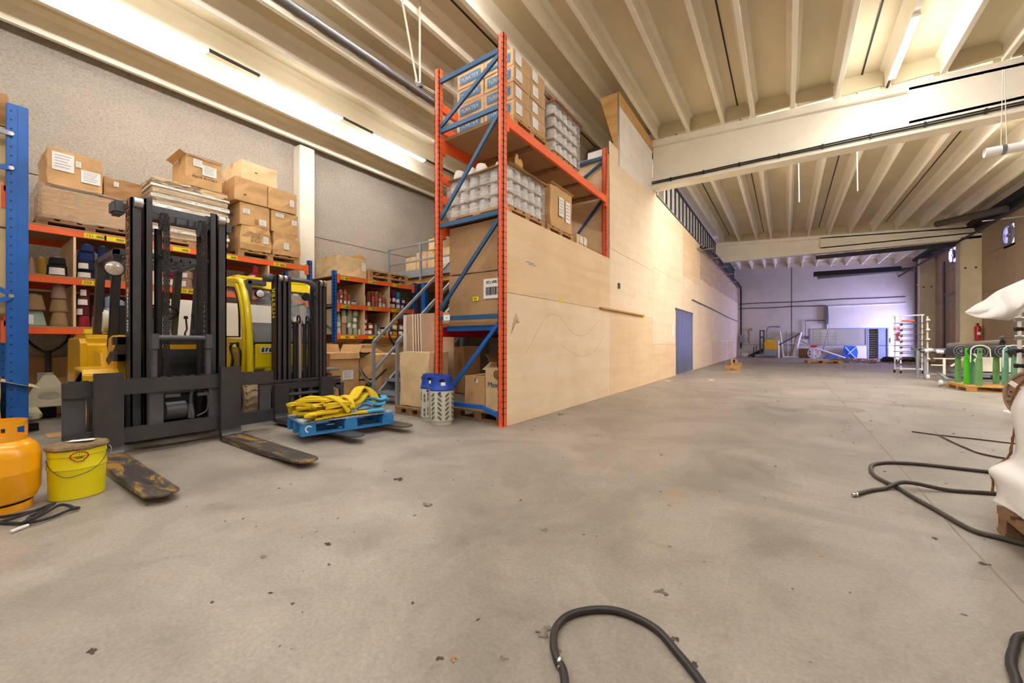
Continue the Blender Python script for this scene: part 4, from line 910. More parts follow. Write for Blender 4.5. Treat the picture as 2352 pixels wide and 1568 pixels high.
# ---------------------------------------------------------------- small forklift with cab, facing +X
SF = thing('forklift', 'smaller bright yellow forklift with glazed cab and black triple mast', 'forklift', (-6.2, 2.76, 0))
YC0 = 2.755; XM = -5.42
for s in (-1, 1):
    for k, (o_, w) in enumerate(((.335, .05), (.275, .05), (.215, .05))):
        ya = YC0 + s * o_; yb = ya - s * w; m = MB(); chan(m, XM - .16 + .01 * k, XM + .01 * k, min(ya, yb), max(ya, yb), .09, 1.93 - .01 * k, -s, .014); m.build(['outer_mast_rail', 'middle_mast_rail', 'inner_mast_rail'][k], 'black_steel', SF, bev=.003)
    for dy in (.30, .24):
        m = MB(); m.cyl((XM - .0, YC0 + s * dy - .02, 1.88), (XM - .0, YC0 + s * dy + .02, 1.88), .045, n=20); m.build('mast_roller', 'steel', SF, True)
m = MB(); m.box(XM - .15, XM - .01, YC0 - .339, YC0 - .336, .5, 1.92); m.build('side_plate', 'brown_black', SF)
text('HYSTER', .115, 'yellow_tag', (XM - .08, YC0 - .341, 1.56), frame3((0, 0, 1), (-1, 0, 0)), SF, 'lettering', .001)
m = MB(); m.tube(smooth_path([(XM - .1, YC0 - .33, 1.88), (XM - .04, YC0 - .1, 1.89), (XM - .0, YC0 + .1, 1.87), (XM - .02, YC0 + .2, 1.78)]), .035, 6); m.build('mast_crosshead', 'dark_steel', SF, True)
m = MB(); m.lathe([(.03, 0), (.055, .03), (.055, .1), (.03, .12)], (XM - .2, YC0 - .37, 1.89), 16, 'x'); m.box(XM - .3, XM - .1, YC0 - .39, YC0 - .33, 1.86, 1.93); m.build('mast_cap', 'dark_steel', SF, bev=.01)
m = MB(); m.box(XM - .17, XM - .12, YC0 - .3, YC0 + .3, .55, .63); m.build('mast_tie', 'black_steel', SF)
for y, r, zt, mt in ((YC0 - .10, .022, 1.28, 'black'), (YC0 - .03, .026, 1.30, 'steel'), (YC0 + .03, .018, 1.26, 'black'), (YC0 + .10, .022, 1.3, 'black')):
    m = MB(); m.cyl((XM - .03, y, .25), (XM - .03, y, zt), r); m.cyl((XM - .03, y, zt), (XM - .03, y, zt + .04), r * 1.6); m.build('lift_cylinder', mt, SF, True)
m = MB()
for k in range(60): m.box(XM + .0, XM + .012, YC0 + .12 - .016 * (k % 2) * .6, YC0 + .145, .35 + k * .0155, .361 + k * .0155)
m.build('lift_chain', 'rusty_chain', SF)
for s in (0, 1):
    m = MB(); y = YC0 - .06 + s * .12; m.tube(smooth_path([(XM + .02, y, 1.3), (XM + .04, y, 1.36), (XM + .0, y, 1.4), (XM - .04, y, 1.3), (XM - .04, y, .5)]), .012); m.build('hydraulic_hose', 'black', SF, True)
m = MB(); m.tube(smooth_path([(XM - .02, YC0 + .2, 1.78), (XM + .0, YC0 + .17, 1.7), (XM - .0, YC0 + .2, 1.6), (XM - .01, YC0 + .18, 1.45)]), .022); m.build('hydraulic_hose', 'black', SF, True)
# carriage with side shifter
m = MB(); m.box(XM + .05, XM + .09, YC0 - .50, YC0 + .50, .43, .52); m.box(XM + .05, XM + .09, YC0 - .5, YC0 + .5, .53, .56); m.build('carriage_upper_bar', 'black_steel', SF, bev=.003)
m = MB(); m.box(XM + .05, XM + .09, YC0 - .50, YC0 + .50, .12, .2); m.build('carriage_lower_bar', 'black_steel', SF, bev=.003)
m = MB()
for y in (-.36, -.28, -.2, .05, .2): m.box(XM + .03, XM + .06, YC0 + y, YC0 + y + .05, .18, .45)
m.cyl((XM + .06, YC0 - .3, .36), (XM + .06, YC0 + .3, .36), .022); m.cyl((XM + .1, YC0 - .12, .17), (XM + .11, YC0 - .12, .17), .018); m.cyl((XM + .1, YC0 - .04, .17), (XM + .11, YC0 - .04, .17), .018)
m.build('side_shifter', 'dark_steel', SF, bev=.002)
m = MB(); m.prism([(YC0 + .42, .12), (YC0 + .55, .12), (YC0 + .55, .46), (YC0 + .42, .46), (YC0 + .42, .40), (YC0 + .49, .36), (YC0 + .49, .2), (YC0 + .42, .18)], 'x', XM + .05, XM + .09); m.build('carriage_hook', 'dark_steel', SF, bev=.003)
M('bare_fork', '#57524f', .35, .5, .25, 5, dirt='#2b2a2b', dirt_at=.62)
fork('fork_blade', SF, 2.33, 2.51, XM + .14, -3.60, .082, .50, .045, 'bare_fork'); fork('fork_blade', SF, 2.93, 3.12, XM + .14, -3.55, .082, .56, .045, 'bare_fork')
# drive wheels, chassis
M('tan_rubber', '#b9a283', .85, 0, .12, 12, .3)
wheel(SF, -6.02, 2.17, 2.38, .31, 'tan_rubber', 'hy_yellow', tread=True); wheel(SF, -6.02, 3.2, 3.42, .31, 'tan_rubber', 'hy_yellow', 1, tread=True)
wheel(SF, -7.25, 2.3, 2.45, .24, 'tan_rubber', 'hy_yellow'); wheel(SF, -7.25, 3.1, 3.25, .24, 'tan_rubber', 'hy_yellow', 1)
m = MB(); m.box(-7.5, -5.75, 2.42, 3.14, .14, .55); m.build('chassis', 'black', SF, bev=.02)
m = MB(); m.box(-5.86, -5.6, 3.16, 3.4, .62, .655); m.build('mudguard', 'grey_paint', SF, bev=.01)
m = MB(); m.prism([(-7.75, .3), (-6.9, .3), (-6.85, .95), (-7.1, 1.05), (-7.6, 1.0), (-7.75, .8)], 'y', 2.28, 3.28); m.build('counterweight', 'hy_yellow', SF, bev=.05, smooth=True)
# cab
cy0, cy1 = 2.25, 3.27; A0, A1 = (-5.86, .60), (-6.12, 1.86)
def pill(x0, z0, x1, z1, y, w=.055, d=.07):
    m = MB(); m.bar((x0, y, z0), (x1, y, z1), w, d, (1, 0, 0)); return m
for y in (cy0 + .03, cy1 - .03):
    m = MB(); m.tube(smooth_path([(A0[0], y, A0[1]), (-5.87, y, 1.0), (-5.95, y, 1.5), (-6.08, y, 1.80), (-6.2, y, 1.90), (-6.5, y, 1.945)], 6), .042, 10); m.build('cab_pillar', 'hy_yellow', SF, True)
    m = MB(); m.tube(smooth_path([(-6.5, y, 1.945), (-6.95, y, 1.94), (-7.12, y, 1.85), (-7.2, y, 1.0)], 6), .036, 10); m.build('cab_pillar', 'hy_yellow', SF, True)
m = MB(); m.hexa([(-6.16, cy0 + .05, 1.80), (-6.10, cy0 + .05, 1.80), (-6.10, cy1 - .05, 1.80), (-6.16, cy1 - .05, 1.80)], [(-6.3, cy0 + .05, 1.95), (-6.16, cy0 + .05, 1.93), (-6.16, cy1 - .05, 1.93), (-6.3, cy1 - .05, 1.95)])
m.box(-6.3, -6.2, cy0, cy1, 1.70, 1.76); m.build('cab_header', 'hy_yellow', SF, bev=.012)
m = MB(); m.box(-7.1, -6.25, cy0, cy1, 1.93, 1.985); m.build('cab_roof', 'hy_yellow', SF, bev=.02)
G = glass('cab_glass', (.75, .8, .82, 1), .16)
m = MB(); m.add([(-5.90, cy0 + .08, 1.05), (-5.90, cy1 - .08, 1.05), (-6.13, cy1 - .08, 1.78), (-6.13, cy0 + .08, 1.78), (-5.905, cy0 + .08, 1.05), (-5.905, cy1 - .08, 1.05), (-6.135, cy1 - .08, 1.78), (-6.135, cy0 + .08, 1.78)], [(0, 1, 2, 3), (7, 6, 5, 4)]); m.build('windscreen', G, SF)
m = MB(); ws = [(-5.895, cy0 + .08, 1.04), (-5.895, cy1 - .08, 1.04), (-6.13, cy1 - .08, 1.80), (-6.13, cy0 + .08, 1.80)]
m.tube([ws[0], ws[1], ws[2], ws[3]], .016, 6, True); m.build('window_seal', 'black', SF)
m = MB(); m.prism([(-6.35, .9), (-5.90, 1.0), (-5.90, 1.06), (-6.0, 1.22), (-6.12, 1.3), (-6.35, 1.28)], 'y', cy0 + .1, cy1 - .1); m.build('dashboard', 'black', SF, bev=.04, smooth=True)
m = MB(); m.prism([(-5.90, .66), (-5.84, .70), (-5.84, 1.0), (-5.90, 1.03)], 'y', cy0 + .09, cy1 - .09); m.prism([(-5.9, .5), (-5.85, .56), (-5.85, .7), (-5.9, .7)], 'y', cy0 + .2, cy0 + .36); fp = m.build('front_panel', 'hy_yellow', SF, bev=.012)
m = MB(); m.box(-5.838, -5.832, cy0 + .14, cy0 + .50, .90, .985); st = m.build('warning_sticker', 'paper', SF)
m = MB(); random.seed(8)
for k in range(7):
    y = cy0 + .155 + k * .048; m.box(-5.832, -5.830, y + .004, y + .02, .915, .965); m.box(-5.832, -5.830, y, y + .036, random.uniform(.91, .93), .938); m.box(-5.832, -5.830, y + .02, y + .036, .945, .972)
merge(st, m, 'ink')
m = MB(); m.tube([(-6.13, 2.62, 1.74), (-5.99, 2.72, 1.40), (-5.93, 2.76, 1.12)], .009); m.tube([(-5.985, 2.73, 1.42), (-5.97, 2.82, 1.42), (-5.93, 2.93, 1.26)], .007); m.tube([(-5.99, 2.72, 1.4), (-5.93, 2.93, 1.2)], .007); m.build('wiper', 'black', SF, True)
m = MB(); m.box(-6.1, -6.02, cy0 + .06, cy0 + .3, 1.84, 1.91); m.box(-6.1, -6.02, cy0 + .04, cy0 + .12, 1.62, 1.9); m.build('lamp_bracket', 'dark_steel', SF, bev=.008)
m = MB(); m.lathe([(.03, -.06), (.06, -.02), (.062, .02), (.055, .03)], (-6.0, cy0 + .20, 1.72), 20, 'x'); hl = m.build('headlight', 'black', SF, True)
m = MB(); m.lathe([(.05, .031), (.03, .038), (.005, .04)], (-6.0, cy0 + .20, 1.72), 20, 'x'); m.build('lens', M('lens_white', '#f4f4f4', .1, .2, .1, 60), hl, True)
m = MB(); m.lathe([(.03, -.06), (.06, -.02), (.062, .02), (.055, .03)], (-6.0, cy1 - .18, 1.74), 20, 'x'); m.build('headlight', 'black', SF, True)
m = MB(); m.box(-6.5, -6.2, 2.6, 3.0, 1.6, 1.7); m.cyl((-6.2, 2.55, 1.72), (-6.2, 2.95, 1.70), .05); m.build('blower_box', 'black_steel', SF, bev=.02)
# left door: frame, upper and lower pane
dY = cy0
m = MB()
outer = smooth_path([(-5.98, dY, .60), (-5.95, dY, 1.0), (-6.02, dY, 1.5), (-6.14, dY, 1.76), (-6.3, dY, 1.85), (-6.9, dY, 1.86), (-7.05, dY, 1.75), (-7.1, dY, 1.1), (-7.0, dY, .8), (-6.6, dY, .56), (-6.2, dY, .56)], 5)
m.ribbon(outer, .05, .05, (0, 1, 0)); m.bar((-5.98, dY, 1.06), (-7.08, dY, 1.10), .05, .06); m.bar((-6.0, dY, .60), (-6.6, dY, .56), .05, .05)
m.prism([(-7.08, 1.08), (-6.42, 1.08), (-6.36, .9), (-6.4, .72), (-6.55, .58), (-7.0, .8)], 'y', dY - .015, dY + .015); m.prism([(-5.97, 1.08), (-6.12, 1.08), (-6.09, .98), (-5.97, .92)], 'y', dY - .02, dY + .02); dr = m.build('cab_door', 'hy_yellow', SF, smooth=True)
m = MB(); m.add([(-6.03, dY, 1.10), (-7.05, dY, 1.12), (-7.0, dY, 1.8), (-6.3, dY, 1.82), (-6.12, dY, 1.7)], [(0, 1, 2, 3, 4)]); m.add([(-6.05, dY, .62), (-6.0, dY, .95), (-6.12, dY, 1.04), (-6.4, dY, 1.04), (-6.36, dY, .6)], [(0, 1, 2, 3, 4)]); m.build('door_glass', G, dr)
m = MB(); m.ribbon([Vector(p) for p in smooth_path([(-6.06, dY - .02, 1.12), (-6.08, dY - .02, 1.5), (-6.16, dY - .02, 1.70), (-6.3, dY - .02, 1.8), (-6.95, dY - .02, 1.8), (-7.02, dY - .02, 1.13)], 5)], .02, .02, (0, 1, 0)); m.bar((-6.06, dY - .02, 1.12), (-7.02, dY - .02, 1.13), .02, .02); m.ribbon(smooth_path([(-6.38, dY - .02, .60), (-6.28, dY - .02, .8), (-6.38, dY - .02, .98), (-6.18, dY - .02, 1.03), (-6.04, dY - .02, .92), (-6.02, dY - .02, .62)], 5), .02, .02, (0, 1, 0)); m.box(-6.62, -6.6, dY - .01, dY + .01, 1.1, 1.82); m.box(-6.14, -6.07, dY - .03, dY, .98, 1.05); m.build('door_seal', 'black', dr)
m = MB(); m.box(-6.75, -6.45, 2.55, 2.97, .85, .95); m.box(-6.8, -6.72, 2.55, 2.97, .95, 1.35); m.build('seat', 'black', SF, bev=.03)
m = MB(); m.box(-6.1, -6.05, 2.30, 2.34, 1.42, 1.5); m.tube([(-6.12, 2.3, 1.6), (-6.07, 2.31, 1.46), (-6.0, 2.32, 1.15)], .006); m.build('mirror', 'black', SF)
# white goods behind the small forklift
carton('long white panel crate behind the two forklifts', -7.95, -7.86, 1.95, 3.6, .02, 1.72, 'white', None, [], tape=False, jit=.002, cat='crate', name='panel_crate')
# ---------------------------------------------------------------- tall orange rack beside the partition
RX, LX, RY0, RY1 = -2.90, -4.0, 3.92, 7.38
TR = thing('pallet_rack', 'tall orange pallet rack with blue braces at the end of the plywood partition', 'rack', (RX, RY0, 0))
for x, y, zt in ((RX + .01, RY0, 4.86), (LX, RY0, 4.86), (RX - .03, RY1, 4.86), (LX, RY1, 4.86)):
    m = MB(); post(m, x, y, zt, .085, .075); p = m.build('upright', 'orange_post', TR)
    if y == RY0: merge(p, holes(x, y - .044, zt, '-y', .075, w=.012, hh=.013), 'black')
    merge(p, holes(x + .043, y, zt, '+x', .075, w=.012, hh=.013), 'black')
def br(p, q, w=.032, h=.05, mt='blue_dark', nm='brace'):
    m = MB(); m.bar(p, q, w, h, (0, 1, 0) if False else (0, 0, 1)); m.box(min(p[0], q[0]) - .0, min(p[0], q[0]) + .001, p[1] - .001, p[1], p[2], p[2] + .001); return m.build(nm, mt, TR, bev=.003)
for y in (RY0, RY1):
    a, b = LX + .03, RX - .03
    for z in (4.69, 3.99, 2.67, 1.375): br((a, y, z), (b, y, z), .035, .06)
    br((a, y, 4.05), (b, y, 4.64)); br((b, y, 3.92), (a, y, 2.76)); br((b, y, 2.60), (a, y, 1.50))
    br((b, y, 1.30), (LX + .25, y, .42), mt='blue') ; br((LX + .25, y, .42), (a, y, .18), mt='blue')
m = MB(); m.bar((a, RY0, .205), (-3.2, RY0 - .02, .215), .045, .05); m.bar((-3.2, RY0 - .02, .215), (b, RY0, .12), .045, .05); m.build('bent_brace', 'blue', TR)
for z in (3.89, 2.70):
    for x in (RX + .0, LX):
        m = MB(); m.box(x - .01, x + .035, RY0 + .05, RY1 - .05, z - .13, z); m.box(x - .02, x + .04, RY0 + .04, RY0 + .11, z - .2, z + .05); m.box(x - .02, x + .04, RY1 - .11, RY1 - .04, z - .2, z + .05); m.build('beam', 'orange', TR, bev=.004)
for z in (4.42, 4.12, 3.42, 3.12): 
    m = MB(); m.box(LX - .03, LX + .02, RY0 + .05, RY1 - .05, z - .12, z); m.build('beam', 'orange', TR, bev=.004)
m = MB(); m.box(LX - .02, LX + .03, RY0 + .05, RY1, 1.12, 1.26); m.build('beam', 'red', TR)
m = MB(); m.box(LX + .06, RX - .03, RY0 + .1, RY0 + .15, 1.2, 1.27); m.box(LX + .06, RX - .03, 5.0, 5.05, 1.17, 1.25); m.build('beam', 'blue', TR)
m = MB(); m.box(LX - .03, RX - .015, RY0 + .08, RY1 - .03, 3.892, 3.93)
m.build('shelf_board', 'fibreboard', TR)
for y in (4.8, 5.6, 6.4, 7.1): m = MB(); m.box(LX + .02, RX - .02, y, y + .09, 3.865, 3.89); m.build('shelf_bearer', 'old_wood', TR)
m = MB(); m.box(LX - .02, RX - .02, RY0 + .06, RY1 - .05, 2.702, 2.72); m.build('shelf_board', 'fibreboard', TR)
m = MB(); m.box(LX - .1, RX, RY0 + .09, RY1 - .1, 1.27, 1.31); m.build('shelf_board', 'fibreboard', TR)
m = MB(); m.box(RX - .02, RX + .06, RY0 - .06, RY0 + .05, 0, .008); m.build('foot_plate', 'orange', TR)
m = MB(); m.box(-3.88, -3.76, RY0 - .028, RY0 - .024, 1.345, 1.42); s_ = m.build('sticker', 'paper', TR); text('17', .03, 'ink', (-3.82, RY0 - .03, 1.38), FY, s_, 'number')
m = MB(); m.box(-4.0, XW - .02, 7.44, 7.46, 0, 4.75); m.box(-4.0, XW - .02, 7.44, 10.3, 4.75, 4.77); struct('wall_partition', m, 'ply_warm')
# boxes on the top shelf
g = 'printed boxes stacked on the tall rack'
pallet('wooden_pallet', 'wooden pallet under the stack of blue-printed boxes', -3.46, 4.72, 3.932, 1.02, .92, mat='wood', h=.13)
zb = 4.063; rows = ['bottom', 'second', 'third', 'top']
for r in range(4):
    for c in range(2):
        for d in range(2):
            x0 = -3.98 + c * .51; y0 = 4.27 + d * .42; z0 = zb + r * .225; e = .008 * ((r + c) % 2)
            lab = f"{'left' if c == 0 else 'right'} blue-printed box in the {rows[r]} row, {'front' if d == 0 else 'rear'} of the stack"
            t = thing('cardboard_box', lab, 'box', (x0 + .25, y0 + .2, z0), g)
            m = MB(); m.box(x0 + e, x0 + .5 + e, y0, y0 + .41, z0, z0 + .222); m.build('box_body', 'carton', t, bev=.005, sub=2, jit=.005)
            if d == 0:
                m = MB(); m.box(x0 + .06 + e, x0 + .45 + e, y0 - .008, y0 - .006, z0 + .055, z0 + .175); b_ = m.build('print_panel', M('print_blue', '#2b6fa0', .7, 0, .12, 10), t)
                text('TÜRKTEX', .078, 'carton_pale', (x0 + .245 + e, y0 - .009, z0 + .113), FY, b_, 'printing', .0006, sx=.98); text('®', .03, 'carton_pale', (x0 + .435 + e, y0 - .009, z0 + .157), FY, b_, 'printing', .0006)
            if c == 1:
                m = MB(); m.box(x0 + .508 + e, x0 + .511 + e, y0 + .04, y0 + .19, z0 + .05, z0 + .2); m.build('torn_label', 'paper', t, sub=2, jit=.004)
FT = film('clear_film', '#f4efe8', .0, .16, 6)
wrap('stretch_film', 'torn clear stretch film around the blue-printed boxes', -4.0, -2.935, 4.24, 5.11, 4.07, 4.98, FT, .018, inner=None, cat='film', seed=9)
# cone pallets
def cone_load(label, x0, x1, y0, y1, z0, layers, lh, n_x, n_y, top=True, seed=1, extra=()):
    random.seed(seed); t = thing('cone_pallet_load', label, 'pallet load', ((x0 + x1) / 2, (y0 + y1) / 2, z0))
    M('white_yarn', '#f8f5f1', .9, 0, .05, 20, .4, (1, 1, 6)); R = min((x1 - x0) / n_x, (y1 - y0) / n_y) / 2 * .97
    base = None
    for L in range(layers):
        m = MB(); m.box(x0, x1, y0, y1, z0 + L * lh, z0 + L * lh + .012); m.build('layer_sheet', 'carton_dark', t)
        for i in range(n_x):
            for j in range(n_y):
                if 0 < i < n_x - 1 and 0 < j < n_y - 1: continue
                cx, cy = x0 + (i + .5) * (x1 - x0) / n_x, y0 + (j + .5) * (y1 - y0) / n_y
                if base is None:
                    m = MB(); m.lathe([(R * .95, .0), (R, .02), (R * .93, lh * .55), (R * .86, lh * .86), (R * .5, lh * .93), (.02, lh * .95)], n=18); base = m.build('cone', 'white_yarn', t, True); base.location = (cx - t.location.x, cy - t.location.y, L * lh + .014); base.data.transform(Matrix.Translation((t.location.x, t.location.y, t.location.z)))
                else:
                    c = base.copy(); C.objects.link(c); c.parent = t; c.location = (cx - t.location.x, cy - t.location.y, L * lh + .014)
    zt = z0 + layers * lh
    if top: m = MB(); m.box(x0 - .03, x1 + .05, y0 - .03, y1 + .04, zt, zt + .012); m.build('top_sheet', 'carton_dark', t, sub=4, jit=.012)
    wrap('', '', x0, x1, y0, y1, z0, zt + (0 if top else .03), FILMW, .02, parent=t, inner=None, seed=seed)
    return t
pallet('wooden_pallet', 'wooden pallet under the tall wrapped load of white cones on the top shelf', -3.45, 5.80, 3.932, .96, .9, mat='wood', h=.1)
cone_load('tall wrapped load of white cones with a curled cardboard lid, top shelf', -3.93, -2.96, 5.37, 6.27, 4.033, 4, .19, 5, 5, seed=3)
pallet('wooden_pallet', 'wooden pallet under the wide wrapped load of white cones', -3.46, 4.58, 2.722, 1.04, .95, mat='wood', h=.1)
cl = cone_load('wide wrapped load of white cones on the shelf level with the plywood top', -4.02, -2.94, 4.12, 5.02, 2.823, 3, .175, 6, 5, seed=4)
random.seed(12)
for k, (x, y) in enumerate(((-3.86, 4.2), (-3.66, 4.22), (-3.45, 4.2), (-3.2, 4.3), (-3.86, 4.5), (-3.1, 4.6))):
    t = thing('yarn_cone', ['loose wrapped white cone, leftmost on the wide load', 'loose wrapped white cone, second from left on the wide load', 'loose wrapped white cone, third from left on the wide load', 'loose wrapped white cone by the torn cardboard on the wide load', 'loose wrapped white cone behind the leftmost one', 'loose wrapped white cone at the back right of the wide load'][k], 'yarn cone', (x, y, 3.365), 'loose white cones on the wide load')
    m = MB(); m.lathe([(.085, 0), (.09, .02), (.08, .09), (.06, .13), (.02, .14)], (x, y, 3.368), 18); m.build('yarn', 'white_yarn', t, True, jit=.003)
t = thing('torn_cardboard', 'torn scrap of yellowish cardboard standing on the wide white load', 'cardboard', (-3.0, 4.45, 3.365)); m = MB(); m.prism([(4.33, 3.37), (4.5, 3.37), (4.53, 3.5), (4.47, 3.56), (4.43, 3.53), (4.39, 3.6), (4.35, 3.55)], 'x', -3.0, -2.985); m.build('torn_sheet', 'osb', t, sub=1, jit=.004)
pallet('wooden_pallet', 'wooden pallet under the tall brown box on the middle shelf', -3.4, 5.64, 2.722, .85, .9, mat='wood', h=.13)
carton('tall brown box with torn corner and two white labels on the middle shelf', -3.8, -2.97, 5.26, 6.02, 2.853, 3.50, 'carton', 'boxes on the middle shelf', [('+x', .45, .55, .16, .3), ('+x', .75, .5, .16, .34)], jit=.014, flaps=[('x', 1, .04, .5)])
carton('small low box with white labels beside the partition top', -3.35, -2.97, 6.2, 6.62, 2.722, 2.93, 'carton_pale', 'boxes on the middle shelf', [('+x', .4, .6, .12, .12), ('+x', .75, .6, .1, .12)], jit=.006)
carton('small white printed box on the plywood top past the far end of the tall rack', -3.35, -2.95, 7.5, 7.9, 4.775, 4.93, 'white', None, [], tape=False, printed=('DNA', .09, .4, .5, 'blue_dark'))
# two big brown cartons behind the end frame
t = carton('upper of two huge brown cartons inside the tall rack end', -3.93, -2.96, 4.06, 5.3, 1.99, 2.66, 'fibreboard', 'huge cartons in the tall rack', [], tape=False, jit=.006)
t = carton('lower huge brown carton with barcode sheet inside the tall rack end', -3.93, -2.96, 4.05, 5.3, 1.312, 1.975, 'fibreboard', 'huge cartons in the tall rack', [('-y', .80, .66, .27, .26), ('-y', .52, .48, .1, .055, 'yellow_tag')], tape=False, jit=.006)
for q in kids(t):
    if q.name.startswith('sticker') and q.data.materials[0].name == 'paper': 
        while len(q.data.materials) > 1: q.data.materials.pop()
        bm = bmesh.new(); bm.from_mesh(q.data); bmesh.ops.delete(bm, geom=[f for f in bm.faces if f.material_index > 0], context='FACES'); bm.to_mesh(q.data); bm.free()
text('PO-WE', .055, 'ink', (-3.154, 4.036, 1.83), FY, t, 'printing'); text('817', .035, 'ink', (-3.426, 4.037, 1.63), FY, t, 'printing')
m = MB(); random.seed(4)
x = -3.25
while x < -3.06: w = random.choice((.005, .009, .014)); m.box(x, x + w, 4.035, 4.037, 1.66 + random.uniform(0, .01), 1.77); x += w + random.choice((.005, .008))
m.build('barcode', 'ink', t)
# goods at the foot of the tall rack
pallet('wooden_pallet', 'dusty old wooden pallet under the cartons at the foot of the tall rack', -3.38, 4.5, 0, .9, .95, mat='old_wood', h=.13)
g = 'cartons at the foot of the tall rack'
t = carton('box with a curly dark word and a stain, right foot of the tall rack', -3.32, -2.93, 4.12, 4.75, .135, .70, 'carton_pale', g, [], tape=False, jit=.006)
text('Maxwel', .10, 'blue_dark', (-3.12, 4.108, .48), FY @ Matrix.Rotation(0, 3, 'Z'), t, 'printing'); m = MB(); m.lathe([(.001, 0), (.06, .0)], (-3.12, 4.109, .62), 16, 'y', cap=False); m.build('stain', 'old_wood', t)
carton('narrow taped carton left of the box with the curly word', -3.72, -3.35, 4.15, 4.7, .135, .58, 'carton', g, [('-y', .6, .85, .05, .05)], seam='y', jit=.006)
carton('open carton with long flaps behind the narrow taped carton', -3.74, -3.3, 4.75, 5.2, .135, .74, 'carton_pale', g, [], tape=False, flaps=[('y', -1, .22, -.5), ('x', -1, .16, .9), ('x', 1, .2, .6)], jit=.006)
carton('leaning carton with a torn white label and a red stripe', -3.66, -3.22, 5.3, 5.8, .10, 1.12, 'carton_dark', g, [('-y', .18, .74, .12, .26), ('-y', .7, .72, .26, .05, 'red')], tape=True, jit=.01)
pallet('wooden_pallet', 'low pallet behind the dusty one at the foot of the tall rack', -3.45, 5.55, 0, .7, .7, mat='old_wood', h=.1)
M('purple_yarn', '#4b3b44', .95, 0, .15, 40, .7, (1, 1, 6))
for k, (x, y, z) in enumerate(((-3.24, 4.42, .702), (-3.05, 4.3, .702), (-3.05, 5.0, .93))):
    t = thing('yarn_cone', ['smaller dark purple yarn drum on the box with the curly word', 'bigger dark purple yarn drum on the box with the curly word', 'dark purple yarn drum high behind the brace of the tall rack'][k], 'yarn cone', (x, y, z), 'purple drums in the tall rack'); m = MB(); m.lathe([(.085, 0), (.092, .02), (.085, .13), (.06, .15), (.02, .15)], (x, y, z), 22); m.build('yarn', 'purple_yarn', t, True)
carton('dark carton filling the corner behind the purple drums', -3.2, -2.93, 4.82, 5.25, .1, .925, 'carton_dark', g, [], tape=False, jit=.006)
# long wooden rail and marks on the partition
m = MB(); m.box(XW + .001, XW + .05, 6.9, 9.6, 1.67, 1.70); o = tag(m.build('wooden_rail', 'osb'), 'long narrow wooden rail screwed along the plywood partition', 'rail')
random.seed(21)
m = MB(); m.box(XW + .001, XW + .004, 5.33, 5.41, 1.645, 1.71); tag(m.build('yellow_sticker', 'yellow_tag'), 'small yellow sticker on the first plywood sheet', 'sticker')
m = MB(); m.box(XW + .001, XW + .004, 9.58, 9.7, 1.60, 1.67); tag(m.build('yellow_sticker', 'yellow_tag'), 'small yellow sticker at the far end of the wooden rail', 'sticker')
m = MB(); m.box(XW + .001, XW + .012, 7.88, 8.0, 2.16, 2.27); tag(m.build('switch_plate', 'dark_steel'), 'small grey metal plate on the plywood partition above the wooden rail', 'plate')
m = MB(); m.box(XW + .001, XW + .01, 12.55, 12.72, 1.25, 1.58); tag(m.build('white_notice', 'white'), 'small white notice beside the corrugated metal door', 'notice')
m = MB(); m.tube([(XW + .006, 7.7 + .9 * k, 2.3 + .25 * math.sin(k)) for k in range(1)] + [(XW + .006, 15.6, 2.45), (XW + .006, 20, 2.47), (XW + .006, 27, 2.5), (XW + .006, 32, 2.5)], .02) if False else m.tube([(XW + .03, 15.6, 2.6), (XW + .03, 20, 2.58), (XW + .03, 27, 2.5), (XW + .03, 32, 2.5)], .02, 6)
tag(m.build('wall_conduit', 'dark_steel'), 'thin dark conduit running along the partition past the metal door', 'conduit')
t = thing('cable_tray', 'black cable tray on brackets along the top of the far partition', 'cable tray', (-2.7, 16.5, 4.8))
m = MB(); m.tube(smooth_path([(-2.62, 17.0, 4.75), (-2.62, 19, 4.95), (-2.62, 22, 5.0), (-2.62, 26, 4.9), (-2.62, 30, 4.95), (-2.62, 32, 4.9)], 6), .05, 6); m.tube(smooth_path([(-2.70, 16.5, 4.7), (-2.66, 19, 4.85), (-2.66, 22, 4.92), (-2.66, 26, 4.95), (-2.66, 32, 4.85)], 6), .04, 6); m.tube([(-2.66, 32, 4.88), (-2.66, 32.4, 4.7), (-2.66, 32.4, .6)], .05, 6); m.build('cable_bundle', 'black', t, True)
for y in (17, 19, 21.5, 24, 27): m = MB(); m.box(-2.84, -2.3, y, y + .04, 4.68, 4.71); m.build('bracket', 'steel', t)

m = MB(); random.seed(61)
for k in range(7): m.tube(smooth_path([(XW + .0012, 4.05 + .02 * k, 1.15 + .03 * k), (XW + .0012, 4.10 + .02 * k + random.uniform(-.02, .02), 1.3), (XW + .0012, 4.16 + .015 * k, 1.42 - .02 * k)], 4), .0025, 4)
m.tube(smooth_path([(XW + .0008, 4.4, .9), (XW + .0008, 4.7, 1.2), (XW + .0008, 4.95, 1.42), (XW + .0008, 5.3, 1.45), (XW + .0008, 5.8, 1.2), (XW + .0008, 6.3, 1.18), (XW + .0008, 6.9, 1.45)], 6), .0014, 4)
m.tube(smooth_path([(XW + .0008, 5.4, 1.0), (XW + .0008, 6.0, .82), (XW + .0008, 6.6, .85), (XW + .0008, 7.1, 1.15)], 6), .0014, 4)
struct('trim_12', m, 'old_wood')
m = MB(); m.box(XW + .001, XW + .003, 4.4, 4.6, 2.12, 2.128); m.box(XW + .001, XW + .003, 4.46, 4.66, 2.10, 2.106); tag(m.build('blue_marks', 'blue'), 'faint blue pencil marks on the upper plywood sheet', 'mark')
